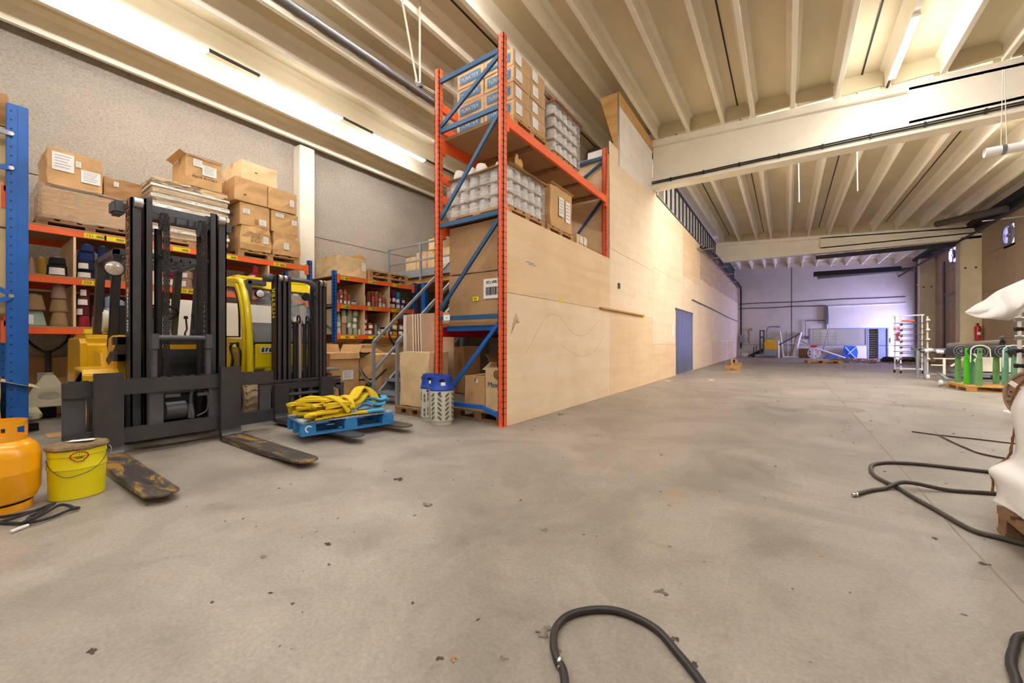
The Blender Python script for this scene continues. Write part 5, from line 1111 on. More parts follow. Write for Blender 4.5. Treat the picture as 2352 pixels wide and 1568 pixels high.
# ---------------------------------------------------------------- blue rack at the far left
NR = thing('pallet_rack', 'blue pallet rack cut by the left edge of the picture', 'rack', (-7.06, .42, 0))
def nposts(x, y, z1, nm='upright'):
    m = MB(); m.box(x - .004, x, y - .075, y + .075, 0, z1); m.box(x - .09, x, y + .07, y + .078, 0, z1); m.box(x - .09, x, y - .078, y - .07, 0, z1); m.box(x, x + .006, y + .0, y + .035, 0, z1); p = m.build(nm, 'blue', NR, bev=.002)
    q = MB(); z = .12
    while z < z1 - .05: q.cyl((x, y - .045, z), (x + .002, y - .045, z), .009, n=8); z += .1
    merge(p, q, 'black')
nposts(-7.06, .42, 3.70); nposts(-7.06, -.6, 3.7); nposts(-7.82, .40, 3.7)
m = MB(); m.bar((-7.05, .37, 3.36), (-7.05, -.6, 3.40), .03, .05); m.build('brace', 'grey_paint', NR)
for a, b in ((2.98, 2.86), (1.58, 2.2), (1.54, 1.05)): m = MB(); m.bar((-7.05, .37, a), (-7.05, -.6, b), .03, .05); m.build('brace', 'blue', NR)
for z in (3.36, 2.98, 1.56): m = MB(); m.cyl((-7.06, .375, z), (-7.035, .375, z), .022, n=10); m.build('bolt', 'steel', NR, True)
for z in (1.34, 2.85): m = MB(); m.box(-7.75, -7.16, .33, .38, z - .11, z); m.box(-7.25, -7.16, .31, .39, z - .3, z - .05); m.build('beam', 'orange', NR)
m = MB(); m.box(-7.85, -7.16, -.6, .42, 1.342, 1.36); m.build('shelf_board', 'fibreboard', NR); m = MB(); m.box(-7.85, -7.16, -.6, .36, 3.46, 3.48); m.build('shelf_board', 'fibreboard', NR)
g = 'cartons in the blue rack at the left edge'
carton('lower big carton in the blue rack at the left edge', -7.8, -7.17, -.55, .43, 1.363, 2.32, 'carton_pale', g, tape=False)
carton('upper big carton in the blue rack at the left edge', -7.8, -7.17, -.55, .43, 2.335, 3.45, 'carton_pale', g, tape=False)
carton('brown dusty bale on top of the blue rack at the left edge', -7.8, -7.17, -.55, .36, 3.482, 3.84, 'carton_dark', g, tape=False, jit=.02)
carton('torn pale carton on the floor in the blue rack at the left edge', -7.75, -7.0, -.5, .30, .02, .62, 'carton_pale', g, tape=False, jit=.01, flaps=[('y', 1, .3, -.35), ('x', 1, .2, .3)])
# hand pallet truck between the racks
def pallet_truck(label, loc, rot, col='cream', h=1.15):
    t = thing('hand_pallet_truck', label, 'pallet truck')
    M('truck_beige', '#c9c1a4', .5, 0, .08, 5)
    m = MB()
    for y in (-.19, .19): 
        m = MB(); m.prism([(.0, y - .08), (1.0, y - .08), (1.12, y - .05), (1.15, y), (1.12, y + .05), (1.0, y + .08), (0, y + .08)], 'z', .15, .20); m.build('fork', 'truck_beige', t, bev=.008)
        m = MB(); m.cyl((.98, y - .05, .045), (.98, y + .05, .045), .043, n=16); m.build('fork_roller', 'rubber', t, True)
    m = MB(); m.hexa([(-.02, -.27, .17), (.12, -.27, .17), (.12, .27, .17), (-.02, .27, .17)], [(-.12, -.05, .60), (-.02, -.05, .60), (-.02, .05, .60), (-.12, .05, .60)]); m.cyl((-.07, 0, .58), (-.07, 0, .63), .05); m.build('pump_housing', 'truck_beige', t, bev=.012)
    m = MB(); m.lathe([(.001, 0), (.09, 0), (.1, .005)], (.0, 0, 0), 20); m.v = [(.075 - v[1] * .0 - (.1 * v[1] / .43 if False else 0) + .0, v[0] * 1.0, .33 + v[1] * .5) for v in m.v]; m.v = [(.127 - (z - .17) * .325 + .004, y, z) for x, y, z in m.v]; m.build('logo_oval', 'cream', t)
    m = MB(); m.cyl((-.1, -.07, .09), (-.1, .07, .09), .09, n=20); m.build('steer_wheel', 'rubber', t, True)
    m = MB(); m.cyl((-.09, 0, .55), (-.14, 0, h - .12), .03); m.build('handle_shaft', 'black', t, True)
    m = MB(); m.tube(smooth_path([(-.14, 0, h - .16), (-.15, -.12, h - .06), (-.155, -.19, h + .06), (-.155, -.15, h + .14), (-.155, .15, h + .14), (-.155, .19, h + .06), (-.15, .12, h - .06), (-.14, 0, h - .16)], 5), .016, 8); m.build('handle_loop', 'black', t, True)
    settle(t, loc, rot); return t
pallet_truck('beige hand pallet truck parked behind the blue post at the left', (-8.28, .76, 0), -.03, h=1.05)
g = 'cartons under the long rack'
carton('worn brown carton with two white labels under the long rack', -9.0, -8.58, .3, 1.0, .01, .84, 'carton_dark', g, [('+x', .35, .62, .08, .16), ('+x', .6, .64, .08, .16)], tape=False, jit=.014)
carton('brown carton hidden behind the yellow counterweight under the long rack', -9.0, -8.3, 1.1, 1.75, .01, .8, 'carton_dark', g, tape=False, jit=.012)
m = MB(); m.box(-6.9, -6.6, .60, .86, .001, .006); tag(m.build('cardboard_scrap', 'carton'), 'flat scrap of cardboard on the floor by the beige pallet truck', 'cardboard')
m = MB(); m.hexa([(-6.62, .36, .50), (-6.6, .62, .46), (-6.6, .62, .465), (-6.62, .36, .505)], [(-6.68, .40, .36), (-6.66, .54, .30), (-6.66, .545, .31), (-6.68, .40, .365)]) ; 
# ---------------------------------------------------------------- stairs and mezzanine
ST = thing('metal_stairs', 'grey steel stairs with handrails rising behind the white gas cylinders', 'stairs', (-5.5, 4.2, 0))
sx0, sx1, sy0 = -5.82, -5.20, 4.18; rise, run, n = .205, .225, 13
for x in (sx0, sx1):
    m = MB(); m.bar((x, sy0 + .05, .02), (x, sy0 + .05 + run * n, .02 + rise * n), .012, .20); m.bar((x, sy0 + .01, .12), (x, sy0 + .01 + run * n, .12 + rise * n), .05, .012); m.bar((x, sy0 + .14, -.06 + .02), (x, sy0 + .1 + run * n, -.08 + rise * n), .05, .012); m.box(x - .03, x + .03, sy0 - .04, sy0 + .02, 0, .22); m.build('stringer', 'grey_paint', ST)
for k in range(n - 1):
    m = MB(); z = .20 + rise * k; y = sy0 + run * k; m.box(sx0 + .01, sx1 - .01, y - .0, y + .26, z - .035, z - .03)
    for j in range(9): m.box(sx0 + .01, sx1 - .01, y + j * .03, y + .008 + j * .03, z - .03, z)
    for j in range(20): xx = sx0 + .02 + j * .031; m.box(xx, xx + .006, y, y + .25, z - .03, z - .002)
    m.box(sx0 + .01, sx1 - .01, y - .006, y, z - .045, z + .003); m.build('tread', 'grey_paint', ST)
for x in (sx0, sx1):
    m = MB(); m.bar((x, sy0 - .02, .02), (x, sy0 - .02, 1.06), .045, .045); m.bar((x, sy0 - .02, 1.04), (x, sy0 - .02 + run * n, 1.04 + rise * n), .045, .045); m.bar((x, sy0 + .0, .56), (x, sy0 + run * n, .58 + rise * n), .04, .04); m.build('handrail', 'grey_paint', ST, bev=.003)
MZ = thing('mezzanine', 'grey steel mezzanine edge with railing above the stair top', 'platform', (-7.5, 7.1, 0))
m = MB(); m.box(-9.45, -4.1, 7.10, 7.2, 2.78, 2.98); m.build('edge_beam', 'grey_paint', MZ)
m = MB(); m.box(-9.45, -4.1, 7.21, 11.9, 2.62, 2.96); m.build('floor_deck', 'osb', MZ)
for x in (-9.2, -7.9, -6.6, -5.4):
    m = MB(); m.box(x - .03, x + .03, 7.06, 7.10, 2.66, 3.66); m.build('rail_post', 'grey_paint', MZ)
m = MB(); m.box(-9.2, -4.1, 7.05, 7.09, 3.62, 3.66); m.box(-9.2, -4.1, 7.05, 7.09, 3.18, 3.215); m.build('railing', 'grey_paint', MZ)
for x in (-6.9, -4.6): m = MB(); m.box(x, x + .12, 7.5, 7.62, 0, 2.62); m.build('prop', 'dark_steel', MZ)
m = MB(); m.box(-7.9, -7.75, 7.1, 7.2, 0, 2.6); m.build('prop', 'blue', MZ)
random.seed(31)
xs = -8.75
names = ['leftmost', 'second', 'third', 'fourth', 'fifth', 'sixth']
for k in range(6):
    w = .42; hgt = [.42, .52, .5, .52, .5, .4][k]
    carton(f'{names[k]} tan box in the row behind the mezzanine railing', xs, xs + w, 7.3, 7.8, 2.97, 2.97 + hgt, 'carton_pale', 'boxes behind the mezzanine railing', [('-y', .6, .4, .2, .2)] if k > 2 else [], tape=True, jit=.006); xs += w + .02
carton('odd tan box on top of the row behind the railing', -7.85, -7.44, 7.32, 7.8, 3.50, 3.80, 'carton_pale', 'boxes behind the mezzanine railing', [], jit=.006)
# wire cage container
t = thing('wire_cage', 'wire mesh cage container standing on the mezzanine boxes', 'cage', (-7.4, 8.2, 3.5)); 
x0, x1, y0, y1, z0, z1 = -8.3, -6.2, 8.0, 8.9, 3.55, 4.35
m = MB()
for x, y in ((x0, y0), (x1, y0), (x0, y1), (x1, y1)): m.box(x - .015, x + .015, y - .015, y + .015, z0 - .55, z1)
m.build('corner_post', 'steel', t)
for ya, xa, xb in ((y0, x0, x1), (y1, x0, x1)):
    m = MB(); k = 0
    while xa + k * .05 < xb: m.box(xa + k * .05 - .003, xa + k * .05 + .003, ya - .003, ya + .003, z0, z1 - (0 if xa + k * .05 < -7.3 else .3)); k += 1
    for zz in (z0, z0 + .2, z0 + .4, z1 - .02): m.box(xa, xb if zz < z0 + .5 else -7.3, ya - .004, ya + .004, zz - .004, zz + .004)
    m.build('wire_panel', 'steel', t)
m = MB(); m.box(x0, x1, y0, y1, z0 - .06, z0 - .03); m.build('cage_floor', 'dark_steel', t)
for k, (x, c) in enumerate(((-8.1, 'crimson'), (-7.98, 'crimson'), (-7.86, 'crimson'), (-7.62, 'yellow'))):
    M('yarn_' + c, YC[c], .95); q = thing('yarn_cone', ['left crimson cone inside the wire cage', 'middle crimson cone inside the wire cage', 'right crimson cone inside the wire cage', 'yellow cone with pale cap inside the wire cage'][k], 'yarn cone', (x, 8.2, 3.525), 'cones in the wire cage')
    m = MB(); m.lathe([(.055, 0), (.05, .28), (.03, .3)], (x, 8.2, 3.525), 14); m.build('yarn', 'yarn_' + c, q, True)
m = MB(); m.box(-8.9, -6.4, 7.95, 9.0, 2.97, 3.0); 
# cartons and clutter below and beside the stairs
g = 'cartons around the stair foot'
carton('open tall carton with white label right of the small forklift mast', -6.75, -6.15, 3.55, 4.10, .01, .86, 'carton', g, [('+x', .60, .56, .2, .16)], tape=False, jit=.008, flaps=[('y', 1, .16, 1.15), ('x', 1, .10, -1.3), ('x', -1, .16, 1.2)])
carton('half-open carton behind the green folded frame', -7.5, -6.9, 4.5, 5.0, .01, .92, 'carton_dark', g, [], tape=False, jit=.012, flaps=[('x', 1, .25, -.3), ('y', -1, .2, .7)])
carton('big carton with sagging sheets beneath the stairs', -6.9, -6.2, 4.62, 5.3, .01, .82, 'carton', g, [], tape=False, jit=.02, sag=.02)
carton('long carton at the back below the rack behind the stairs', -7.9, -7.2, 5.1, 6.0, .01, 1.0, 'carton', g, [], tape=False, jit=.01, flaps=[('x', 1, .2, .8)])
carton('brown wooden-grained box under the second stair tread', -6.05, -5.62, 5.3, 5.7, .3, .72, 'wood', g, [], tape=False, jit=.003)
carton('low carton under the box beneath the stair treads', -6.1, -5.5, 5.25, 5.8, .01, .29, 'carton_dark', g, [], tape=False, jit=.006)
carton('orange-brown sealed carton under the upper stair treads', -5.75, -5.3, 5.9, 6.4, .01, .95, 'carton', g, [], jit=.006)
carton('dark carton behind the half-open carton', -8.0, -7.55, 4.45, 5.05, .01, 1.02, 'carton_dark', g, [], tape=False, jit=.012, flaps=[('x', 1, .18, .5)])
for k in range(3):
    m = MB(); m.box(-6.9 + .05 * k, -6.0 + .03 * k, 4.2 + .03 * k, 4.5 + .05 * k, .005 + .03 * k, .03 + .03 * k); tag(m.build('timber_board', 'old_wood', jit=.003), ['lowest dusty board on the floor left of the stairs', 'middle dusty board on the floor left of the stairs', 'top dusty board on the floor left of the stairs'][k], 'board', 'dusty boards left of the stairs')
M('dark_green', '#2f4439', .5, .1, .1, 8)
t = thing('folding_frame', 'dark green folded metal frame leaning among the cartons left of the stairs', 'frame', (-6.3, 4.35, .1))
for p, q in (((-6.55, 4.22, .75), (-6.1, 4.42, .14)), ((-6.2, 4.2, .16), (-6.05, 4.6, .55)), ((-6.5, 4.25, .72), (-6.3, 4.42, .85)), ((-6.5, 4.22, .35), (-6.2, 4.5, .36)), ((-6.52, 4.2, .7), (-6.5, 4.23, .3)), ((-6.2, 4.3, .3), (-6.45, 4.4, .13))):
    m = MB(); m.bar(p, q, .03, .03); m.build('frame_tube', 'dark_green', t)
m = MB(); m.tube(smooth_path([(-6.5, 4.2, .73), (-6.38, 4.26, .55), (-6.3, 4.3, .4), (-6.18, 4.38, .3)]), .02); m.build('frame_tube', 'grey_paint', t, True)
pallet_truck('hand pallet truck with round handle behind the stairs', (-6.9, 5.6, 0), .4, h=1.15)
# flat cardboard sheets behind the stairs
SH = thing('cardboard_sheets', 'stack of pinkish flat cardboard sheets standing beside the stairs', 'cardboard', (-4.9, 4.3, 0))
m = MB(); m.box(-5.13, -4.07, 4.30, 4.32, .02, 1.50); m.build('front_sheet', 'carton_pink', SH)
for k in range(7):
    m = MB(); x = -4.98 + k * .03 + .0; m.hexa([(x + .05, 4.285, .1), (x + .062, 4.285, .1), (x + .062, 4.30, .1), (x + .05, 4.30, .1)], [(x, 4.285, 1.50), (x + .018, 4.285, 1.50), (x + .018, 4.30, 1.50), (x, 4.30, 1.50)]); m.build('sheet_edge', 'white' if k % 2 == 0 else 'carton_dark', SH)
m = MB(); m.box(-5.15, -5.135, 4.25, 4.34, .02, 1.49); m.build('side_sheet', 'white', SH)
m = MB(); m.box(-4.02, -2.95, 5.9, 5.94, .1, 1.2); tag(m.build('cardboard_sheet', 'carton_pink'), 'pinkish cardboard panel standing inside the tall rack', 'cardboard')
pallet('wooden_pallet', 'broken old pallet under the stained open carton', -4.40, 3.98, 0, .62, .5, mat='old_wood', h=.11)
carton('stained open carton standing behind the white gas cylinders', -4.72, -4.08, 3.82, 4.2, .112, .90, 'carton_pale', None, [], tape=False, jit=.012)
carton('wide open carton behind the orange post of the tall rack', -4.02 + .04, -3.25, 5.85 - .5, 5.85 - .1, .12, .88, 'carton', None, [], tape=False, jit=.008) if False else None
gas_cage('white gas cylinder with leaf-shaped slots and blue top, in front', (-3.62, 3.60, 0), 'leaf', .3, 'white gas cylinders by the tall rack', R=.150)
gas_cage('white gas cylinder with oval slots and blue top, behind left', (-3.90, 3.70, 0), 'oval', .1, 'white gas cylinders by the tall rack', R=.150)

# ---------------------------------------------------------------- blue pallet with lifting slings on the small forks
M('blue_wood', '#2f86cf', .6, 0, .12, 5, .2, (6, 1, 6), dirt='#8fa6b3', dirt_at=.64); M('worn_blue_wood', '#7fa3c4', .7, 0, .25, 4, .2, (1, 6, 6), dirt='#d0c2ae', dirt_at=.5)
BP = thing('blue_pallet', 'blue painted pallet resting on the forks of the small forklift', 'pallet')
lx, ly, h = .56, 1.0, .15
for i in range(5):
    x = -lx / 2 + .05 + i * (lx - .1) / 4; m = MB(); m.box(x - .046, x + .046, -ly / 2, ly / 2, h - .022, h); m.build('deck_board', 'worn_blue_wood', BP, bev=.002)
for j in (-1, 0, 1):
    y = j * (ly / 2 - .07); m = MB(); m.box(-lx / 2, lx / 2, y - .06, y + .06, h - .046, h - .022); m.build('cross_board', 'blue_wood', BP)
    for i in (-1, 0, 1):
        x = i * (lx / 2 - .045); m = MB(); m.box(x - .045, x + .045, y - .07, y + .07, .02, h - .046); m.build('block', 'blue_wood', BP, bev=.002)
for i in (-1, 0, 1):
    x = i * (lx / 2 - .045); m = MB(); m.box(x - .045, x + .045, -ly / 2, ly / 2, 0, .02); m.build('runner', 'blue_wood', BP)
m = MB(); m.tube([(.5 * lx + .001, -.43 + .03 * math.cos(a), .07 + .03 * math.sin(a)) for a in [.6 + .3 * k for k in range(14)]], .007, 6); m.build('painted_mark', 'paper', BP)
settle(BP, (-4.20, 2.58, .084), -.217)
M('sling_yellow', '#e0c016', .75, 0, .1, 14, .3, (8, 8, 1), dirt='#a8861a', dirt_at=.7); M('sling_blue', '#4da3cf', .8, 0, .1, 10, .3)
def sling(label, paths, colour, w=.085, t=.014, group='lifting slings on the blue pallet'):
    T = thing('lifting_sling', label, 'sling', (-4.1, 2.4, .24), group)
    for k, (pts, c) in enumerate(paths):
        m = MB(); pp = smooth_path([(x - .07, y + .05, z) for x, y, z in pts], 6); m.ribbon(pp, w, t, (0, 0, 1)); m.build('webbing' if c == colour else 'sleeve', c, T, True)
    return T
Z = .24
def fold(x, y, z, L, rot, n=4, w=.30, zz=.028):
    """folded bundle: zig-zag of n uneven layers, length L"""
    pts = []; hx = 0
    for k in range(n):
        r_ = rot + random.uniform(-.16, .16); c, s = math.cos(r_), math.sin(r_); LL = L * random.uniform(.8, 1.08); ox, oy = random.uniform(-.02, .02), random.uniform(-.025, .025)
        a, b = (-LL / 2, LL / 2) if k % 2 == 0 else (LL / 2, -LL / 2)
        for q, wz in ((a, .004), (a * .35, random.uniform(-.004, .014)), (b * .45, random.uniform(-.004, .014)), (b, .004)):
            pts.append((x + ox + q * c, y + oy + q * s, z + k * zz + wz + hx))
        pts.append((x + ox + b * 1.07 * c, y + oy + b * 1.07 * s, z + k * zz + zz / 2 + hx))
    return pts
random.seed(90)
sling('thick yellow sling bundle at the left end of the blue pallet', [(fold(-4.16, 2.19, Z + .02, .30, .75, 6, zz=.030), 'sling_yellow')], 'sling_yellow', .14, .026)
sling('yellow sling bundle arched over the left one', [(smooth_path([(-4.38, 2.12, Z + .02), (-4.34, 2.1, Z + .14), (-4.24, 2.2, Z + .20), (-4.1, 2.38, Z + .16), (-3.98, 2.42, Z + .06)], 3), 'sling_yellow'), (smooth_path([(-4.35, 2.16, Z + .02), (-4.30, 2.14, Z + .10), (-4.22, 2.26, Z + .155), (-4.08, 2.42, Z + .12), (-3.97, 2.44, Z + .02)], 3), 'sling_yellow')], 'sling_yellow', .12, .02)
sling('yellow sling bundle folded in the middle of the blue pallet', [(fold(-3.98, 2.36, Z + .02, .36, 1.45, 5, zz=.028), 'sling_yellow')], 'sling_yellow', .13, .024)
sling('yellow sling bundle folded crosswise at the back of the heap', [(fold(-4.22, 2.56, Z + .02, .36, 1.9, 5, zz=.032), 'sling_yellow')], 'sling_yellow', .12, .024)
sling('short yellow loop at the front left corner of the blue pallet', [(smooth_path([(-3.93, 2.30, Z + .02), (-3.95, 2.10, Z + .012), (-3.93, 2.055, Z + .035), (-3.94, 2.10, Z + .062), (-3.93, 2.34, Z + .06)], 3), 'sling_yellow')], 'sling_yellow', .11, .02)
sling('yellow sling running flat to a blue eye along the pallet front', [([(-3.93, 2.30, Z + .012), (-3.90, 2.5, Z + .02), (-3.85, 2.66, Z + .016)], 'sling_yellow'), ([(-3.85, 2.66, Z + .018), (-3.82, 2.75, Z + .02), (-3.80, 2.86, Z + .018)], 'sling_blue')], 'sling_yellow', .10, .02)
sling('yellow sling heaped over the right half of the blue pallet', [(smooth_path([(-4.1, 2.40, Z + .10), (-4.0, 2.5, Z + .15), (-4.05, 2.62, Z + .17), (-4.12, 2.76, Z + .26), (-4.08, 2.86, Z + .23), (-3.98, 2.90, Z + .08)], 3), 'sling_yellow'), (smooth_path([(-4.06, 2.42, Z + .06), (-3.98, 2.54, Z + .10), (-4.02, 2.66, Z + .12), (-4.08, 2.8, Z + .19), (-4.04, 2.88, Z + .15), (-3.96, 2.9, Z + .03)], 3), 'sling_yellow')], 'sling_yellow', .12, .02)
sling('thin yellow strap hanging over the heap with a blue tip', [(smooth_path([(-4.1, 2.5, Z + .19), (-3.96, 2.52, Z + .17), (-3.88, 2.50, Z + .10), (-3.87, 2.50, Z + .06)], 4), 'sling_yellow'), ([(-3.87, 2.5, Z + .062), (-3.865, 2.5, Z + .045), (-3.86, 2.5, Z + .03)], 'sling_blue')], 'sling_yellow', .05, .01)
sling('slack yellow sling loop leaning over the middle bundle', [(smooth_path([(-4.28, 2.30, Z + .10), (-4.18, 2.34, Z + .19), (-4.05, 2.36, Z + .20), (-3.93, 2.40, Z + .15), (-3.86, 2.45, Z + .04)], 3), 'sling_yellow')], 'sling_yellow', .10, .016)
random.seed(14)
for k, l in enumerate(('pale blue sling eyes crumpled at the right end of the pallet', 'blue sling eye looped highest at the right end', 'blue sling eye sticking out at the far right corner')):
    ps = []
    for j in range(2):
        cx, cy, cz = -4.0 - .04 * k + .03 * j, 2.80 + .055 * k + .03 * j, Z + .03 + [0, .05, .02][k] + .035 * j
        ps.append((smooth_path([(cx - .06, cy - .12, cz), (cx, cy - .05, cz + .03), (cx + .06, cy + .03, cz + .0), (cx + .05, cy + .10, cz + .015), (cx - .02, cy + .12, cz + .03)], 3), 'sling_blue'))
    sling(l, ps, 'sling_blue', .07, .014)

# ---------------------------------------------------------------- yellow bucket, gas bottle, rope, in the left foreground
BK = thing('paint_bucket', 'yellow metal bucket with a dusty lid and a red shell emblem', 'bucket', (-3.98, .50, 0))
M('bucket_yellow', '#eede14', .35, 0, .04, 4, dirt='#4d4322', dirt_at=.735); M('dusty_lid', '#8c7757', .95, 0, .3, 14, .8)
bx, by, R1, R0_, H = -4.0, .495, .14, .134, .35
m = MB(); m.lathe([(R0_ - .005, 0), (R0_, .006), (R0_ + .004, .20), (R0_ + .010, .205), (R0_ + .008, .212), (R1 - .004, .285), (R1 + .002, .29), (R1, H)], (bx, by, 0), 48); m.build('bucket_body', 'bucket_yellow', BK, True)
m = MB(); m.lathe([(R1 + .008, H - .022), (R1 + .014, H - .012), (R1 + .006, H + .004), (R1 - .02, H + .008), (.01, H + .006)], (bx, by, 0), 48); m.build('lid', 'dusty_lid', BK, True, jit=.003)
m = MB(); va = math.atan2(-by, -bx)
def on_bucket(a, z, e=.004, R=.1385): return (bx + (R + e) * math.cos(a), by + (R + e) * math.sin(a), z)
# emblem facing the camera
ac = va + .06; zc = .285; sh = []
for k in range(19):
    th = PI * (1 - k / 18) ; rr = .036 + .002 * abs(math.sin(9 * th)); sh.append((rr * 1.15 * math.cos(th), rr * .95 * math.sin(th) - .002))
sh += [(.034, -.012), (.022, -.018), (.019, -.030), (-.019, -.030), (-.022, -.018), (-.034, -.012)]
m.tube([on_bucket(ac + x / .1385, zc + z, .003) for x, z in sh], .0034, 6, True)
em = m.build('shell_emblem', 'red', BK)
m = MB()
for k in range(7):
    th = PI * (.12 + .76 * k / 6); m.tube([on_bucket(ac + x / .1385, zc + z, .0025) for x, z in ((.010 * math.cos(th) * .9, -.012), (.034 * math.cos(th) * 1.1, .031 * math.sin(th)))], .0011, 4)
merge(em, m, 'ink')
m = MB(); m.tube(smooth_path([on_bucket(va - 1.35, .27, .006), on_bucket(va - 1.0, .22, .006), on_bucket(va - .5, .165, .006), on_bucket(va - .1, .16, .006), on_bucket(va + .5, .185, .006), on_bucket(va + 1.0, .235, .006), on_bucket(va + 1.4, .29, .008)], 4), .002, 5); m.build('wire_handle', 'dark_steel', BK, True)
m = MB(); m.tube([on_bucket(va + 1.5 + .0 * k, .27 + .0 * k, .01 + .012 * math.sin(PI * k / 6)) if False else (bx + (R1 + .012 + .012 * math.sin(PI * k / 6)) * math.cos(va + 1.5), by + (R1 + .012 + .012 * math.sin(PI * k / 6)) * math.sin(va + 1.5), .25 + .011 * k) for k in range(7)], .003, 5); m.build('handle_lug', 'steel', BK, True)
for k in range(2):
    m = MB(); m.bar((-4.06 + .03 * k, .46 + .03 * k, H + .012 + .004 * k), (-4.0 + .02 * k, .56 + .01 * k, H + .018), .05, .003); tag(m.build('crumpled_paper', 'paper', sub=2, jit=.003), ['crumpled white paper strip on the bucket lid, left piece', 'crumpled white paper strip on the bucket lid, right piece'][k], 'paper', 'papers on the bucket lid')
GB = thing('gas_bottle', 'squat orange-yellow gas bottle with collar at the left edge', 'gas bottle', (-4.03, .13, 0))
M('gas_orange', '#f6ac0c', .28, 0, .05, 3, dirt='#a5741a', dirt_at=.74, coat=.4)
gx, gy, gr = -4.03, .150, .19
m = MB(); m.lathe([(gr * .62, .04), (gr * .9, .065), (gr, .12), (gr, .235), (gr + .001, .238), (gr, .242), (gr, .335), (gr * .93, .39), (gr * .74, .43), (gr * .4, .448), (.02, .452)], (gx, gy, 0), 48); m.build('bottle_body', 'gas_orange', GB, True)
m = MB()
def arcwall(m, R, a0, a1, z0, z1, th=.006, n=24):
    vs, fs = [], []
    for i in range(n + 1):
        a = a0 + (a1 - a0) * i / n
        for r in (R, R + th):
            for z in (z0, z1): vs.append((gx + r * math.cos(a), gy + r * math.sin(a), z))
    for i in range(n):
        k = 4 * i
        for a, b in ((0, 1), (1, 3), (3, 2), (2, 0)): fs.append((k + a, k + b, k + 4 + b, k + 4 + a))
    fs += [(0, 1, 3, 2), (4 * n, 4 * n + 2, 4 * n + 3, 4 * n + 1)]; m.add(vs, fs)
arcwall(m, gr * .66, 0, 2 * PI, .42, .46); arcwall(m, gr * .66, 0, 2 * PI, .52, .555)
g0 = math.atan2(-gy, -gx)
for a in (g0 + .52, g0 - .5, g0 + 1.7, g0 - 1.7, g0 + PI): arcwall(m, gr * .66, a - .2, a + .2, .455, .525, n=6)
m.build('collar', 'gas_orange', GB, True)
m = MB(); arcwall(m, gr * .78, 0, 2 * PI, .0, .045, .008); m.build('foot_ring', 'gas_orange', GB, True)
m = MB(); m.cyl((gx, gy, .44), (gx, gy, .51), .02); m.cyl((gx - .03, gy, .50), (gx + .03, gy, .50), .014); m.build('valve', 'steel', GB, True)
M('rope', '#3f3f44', .9, 0, .25, 50, .8)
m = MB()
m.tube(smooth_path([(-3.72, .05, .012), (-3.72, .17, .012), (-3.72, .24, .02), (-3.77, .34, .03), (-3.79, .37, .03), (-3.72, .335, .03), (-3.58, .25, .015), (-3.54, .235, .03), (-3.60, .30, .03), (-3.72, .38, .03), (-3.73, .42, .015), (-3.645, .435, .016), (-3.60, .45, .02), (-3.60, .41, .02), (-3.56, .34, .014), (-3.53, .27, .02), (-3.60, .22, .012), (-3.72, .14, .012), (-3.66, .1, .012)], 8), .0085, 8)
m.tube(smooth_path([(-3.90, .02, .012), (-3.80, .2, .012), (-3.75, .33, .02), (-3.62, .26, .03), (-3.54, .245, .02)], 8), .0085, 8)
RP = tag(m.build('rope', 'rope', None, True), 'dark braided rope looped on the floor before the orange gas bottle', 'rope')
m = MB(); m.tube([(-3.52, .245, .012), (-3.50, .22, .012), (-3.48, .185, .012)], .009, 6); m.build('rope_end', 'paper', RP, jit=.002)
# ---------------------------------------------------------------- hanging pipe over the forklifts and its bracket
M('galv_pipe', '#8f9299', .28, .7, .1, 6)
PI_ = thing('ceiling_pipe', 'shiny grey conveyor pipe hung lengthwise under the left ceiling ribs', 'pipe', (-4.72, 3, 4.9))
m = MB(); m.cyl((-4.72, .5, 4.94), (-4.72, 7.0, 4.99), .062, n=20); m.build('pipe', 'galv_pipe', PI_, True)
m = MB(); random.seed(2)
m.tube([(-4.75 + random.uniform(-.012, .012), .5 + i * .059, 4.885 + .0005 * i + random.uniform(-.012, .01)) for i in range(110)], .012, 5); m.build('lint_fringe', 'cream', PI_)
HB = thing('ceiling_hanger', 'pale perforated angle-iron hanger with two arms holding the ceiling pipe', 'bracket', (-4.7, 4.2, 5.1))
for p, q in (((-4.66, 4.16, 6.5), (-4.70, 4.20, 5.05)), ((-4.72, 3.78, 6.5), (-4.72, 4.17, 5.05)), ((-4.72, 4.12, 5.09), (-4.60, 4.45, 5.03))):
    m = MB(); m.bar(p, q, .035, .006); m.bar(p, q, .006, .035); m.build('angle_arm', 'cream', HB)
m = MB(); m.box(-4.79, -4.64, 4.16, 4.22, 5.02, 5.07); m.build('clamp', 'galv_pipe', HB)
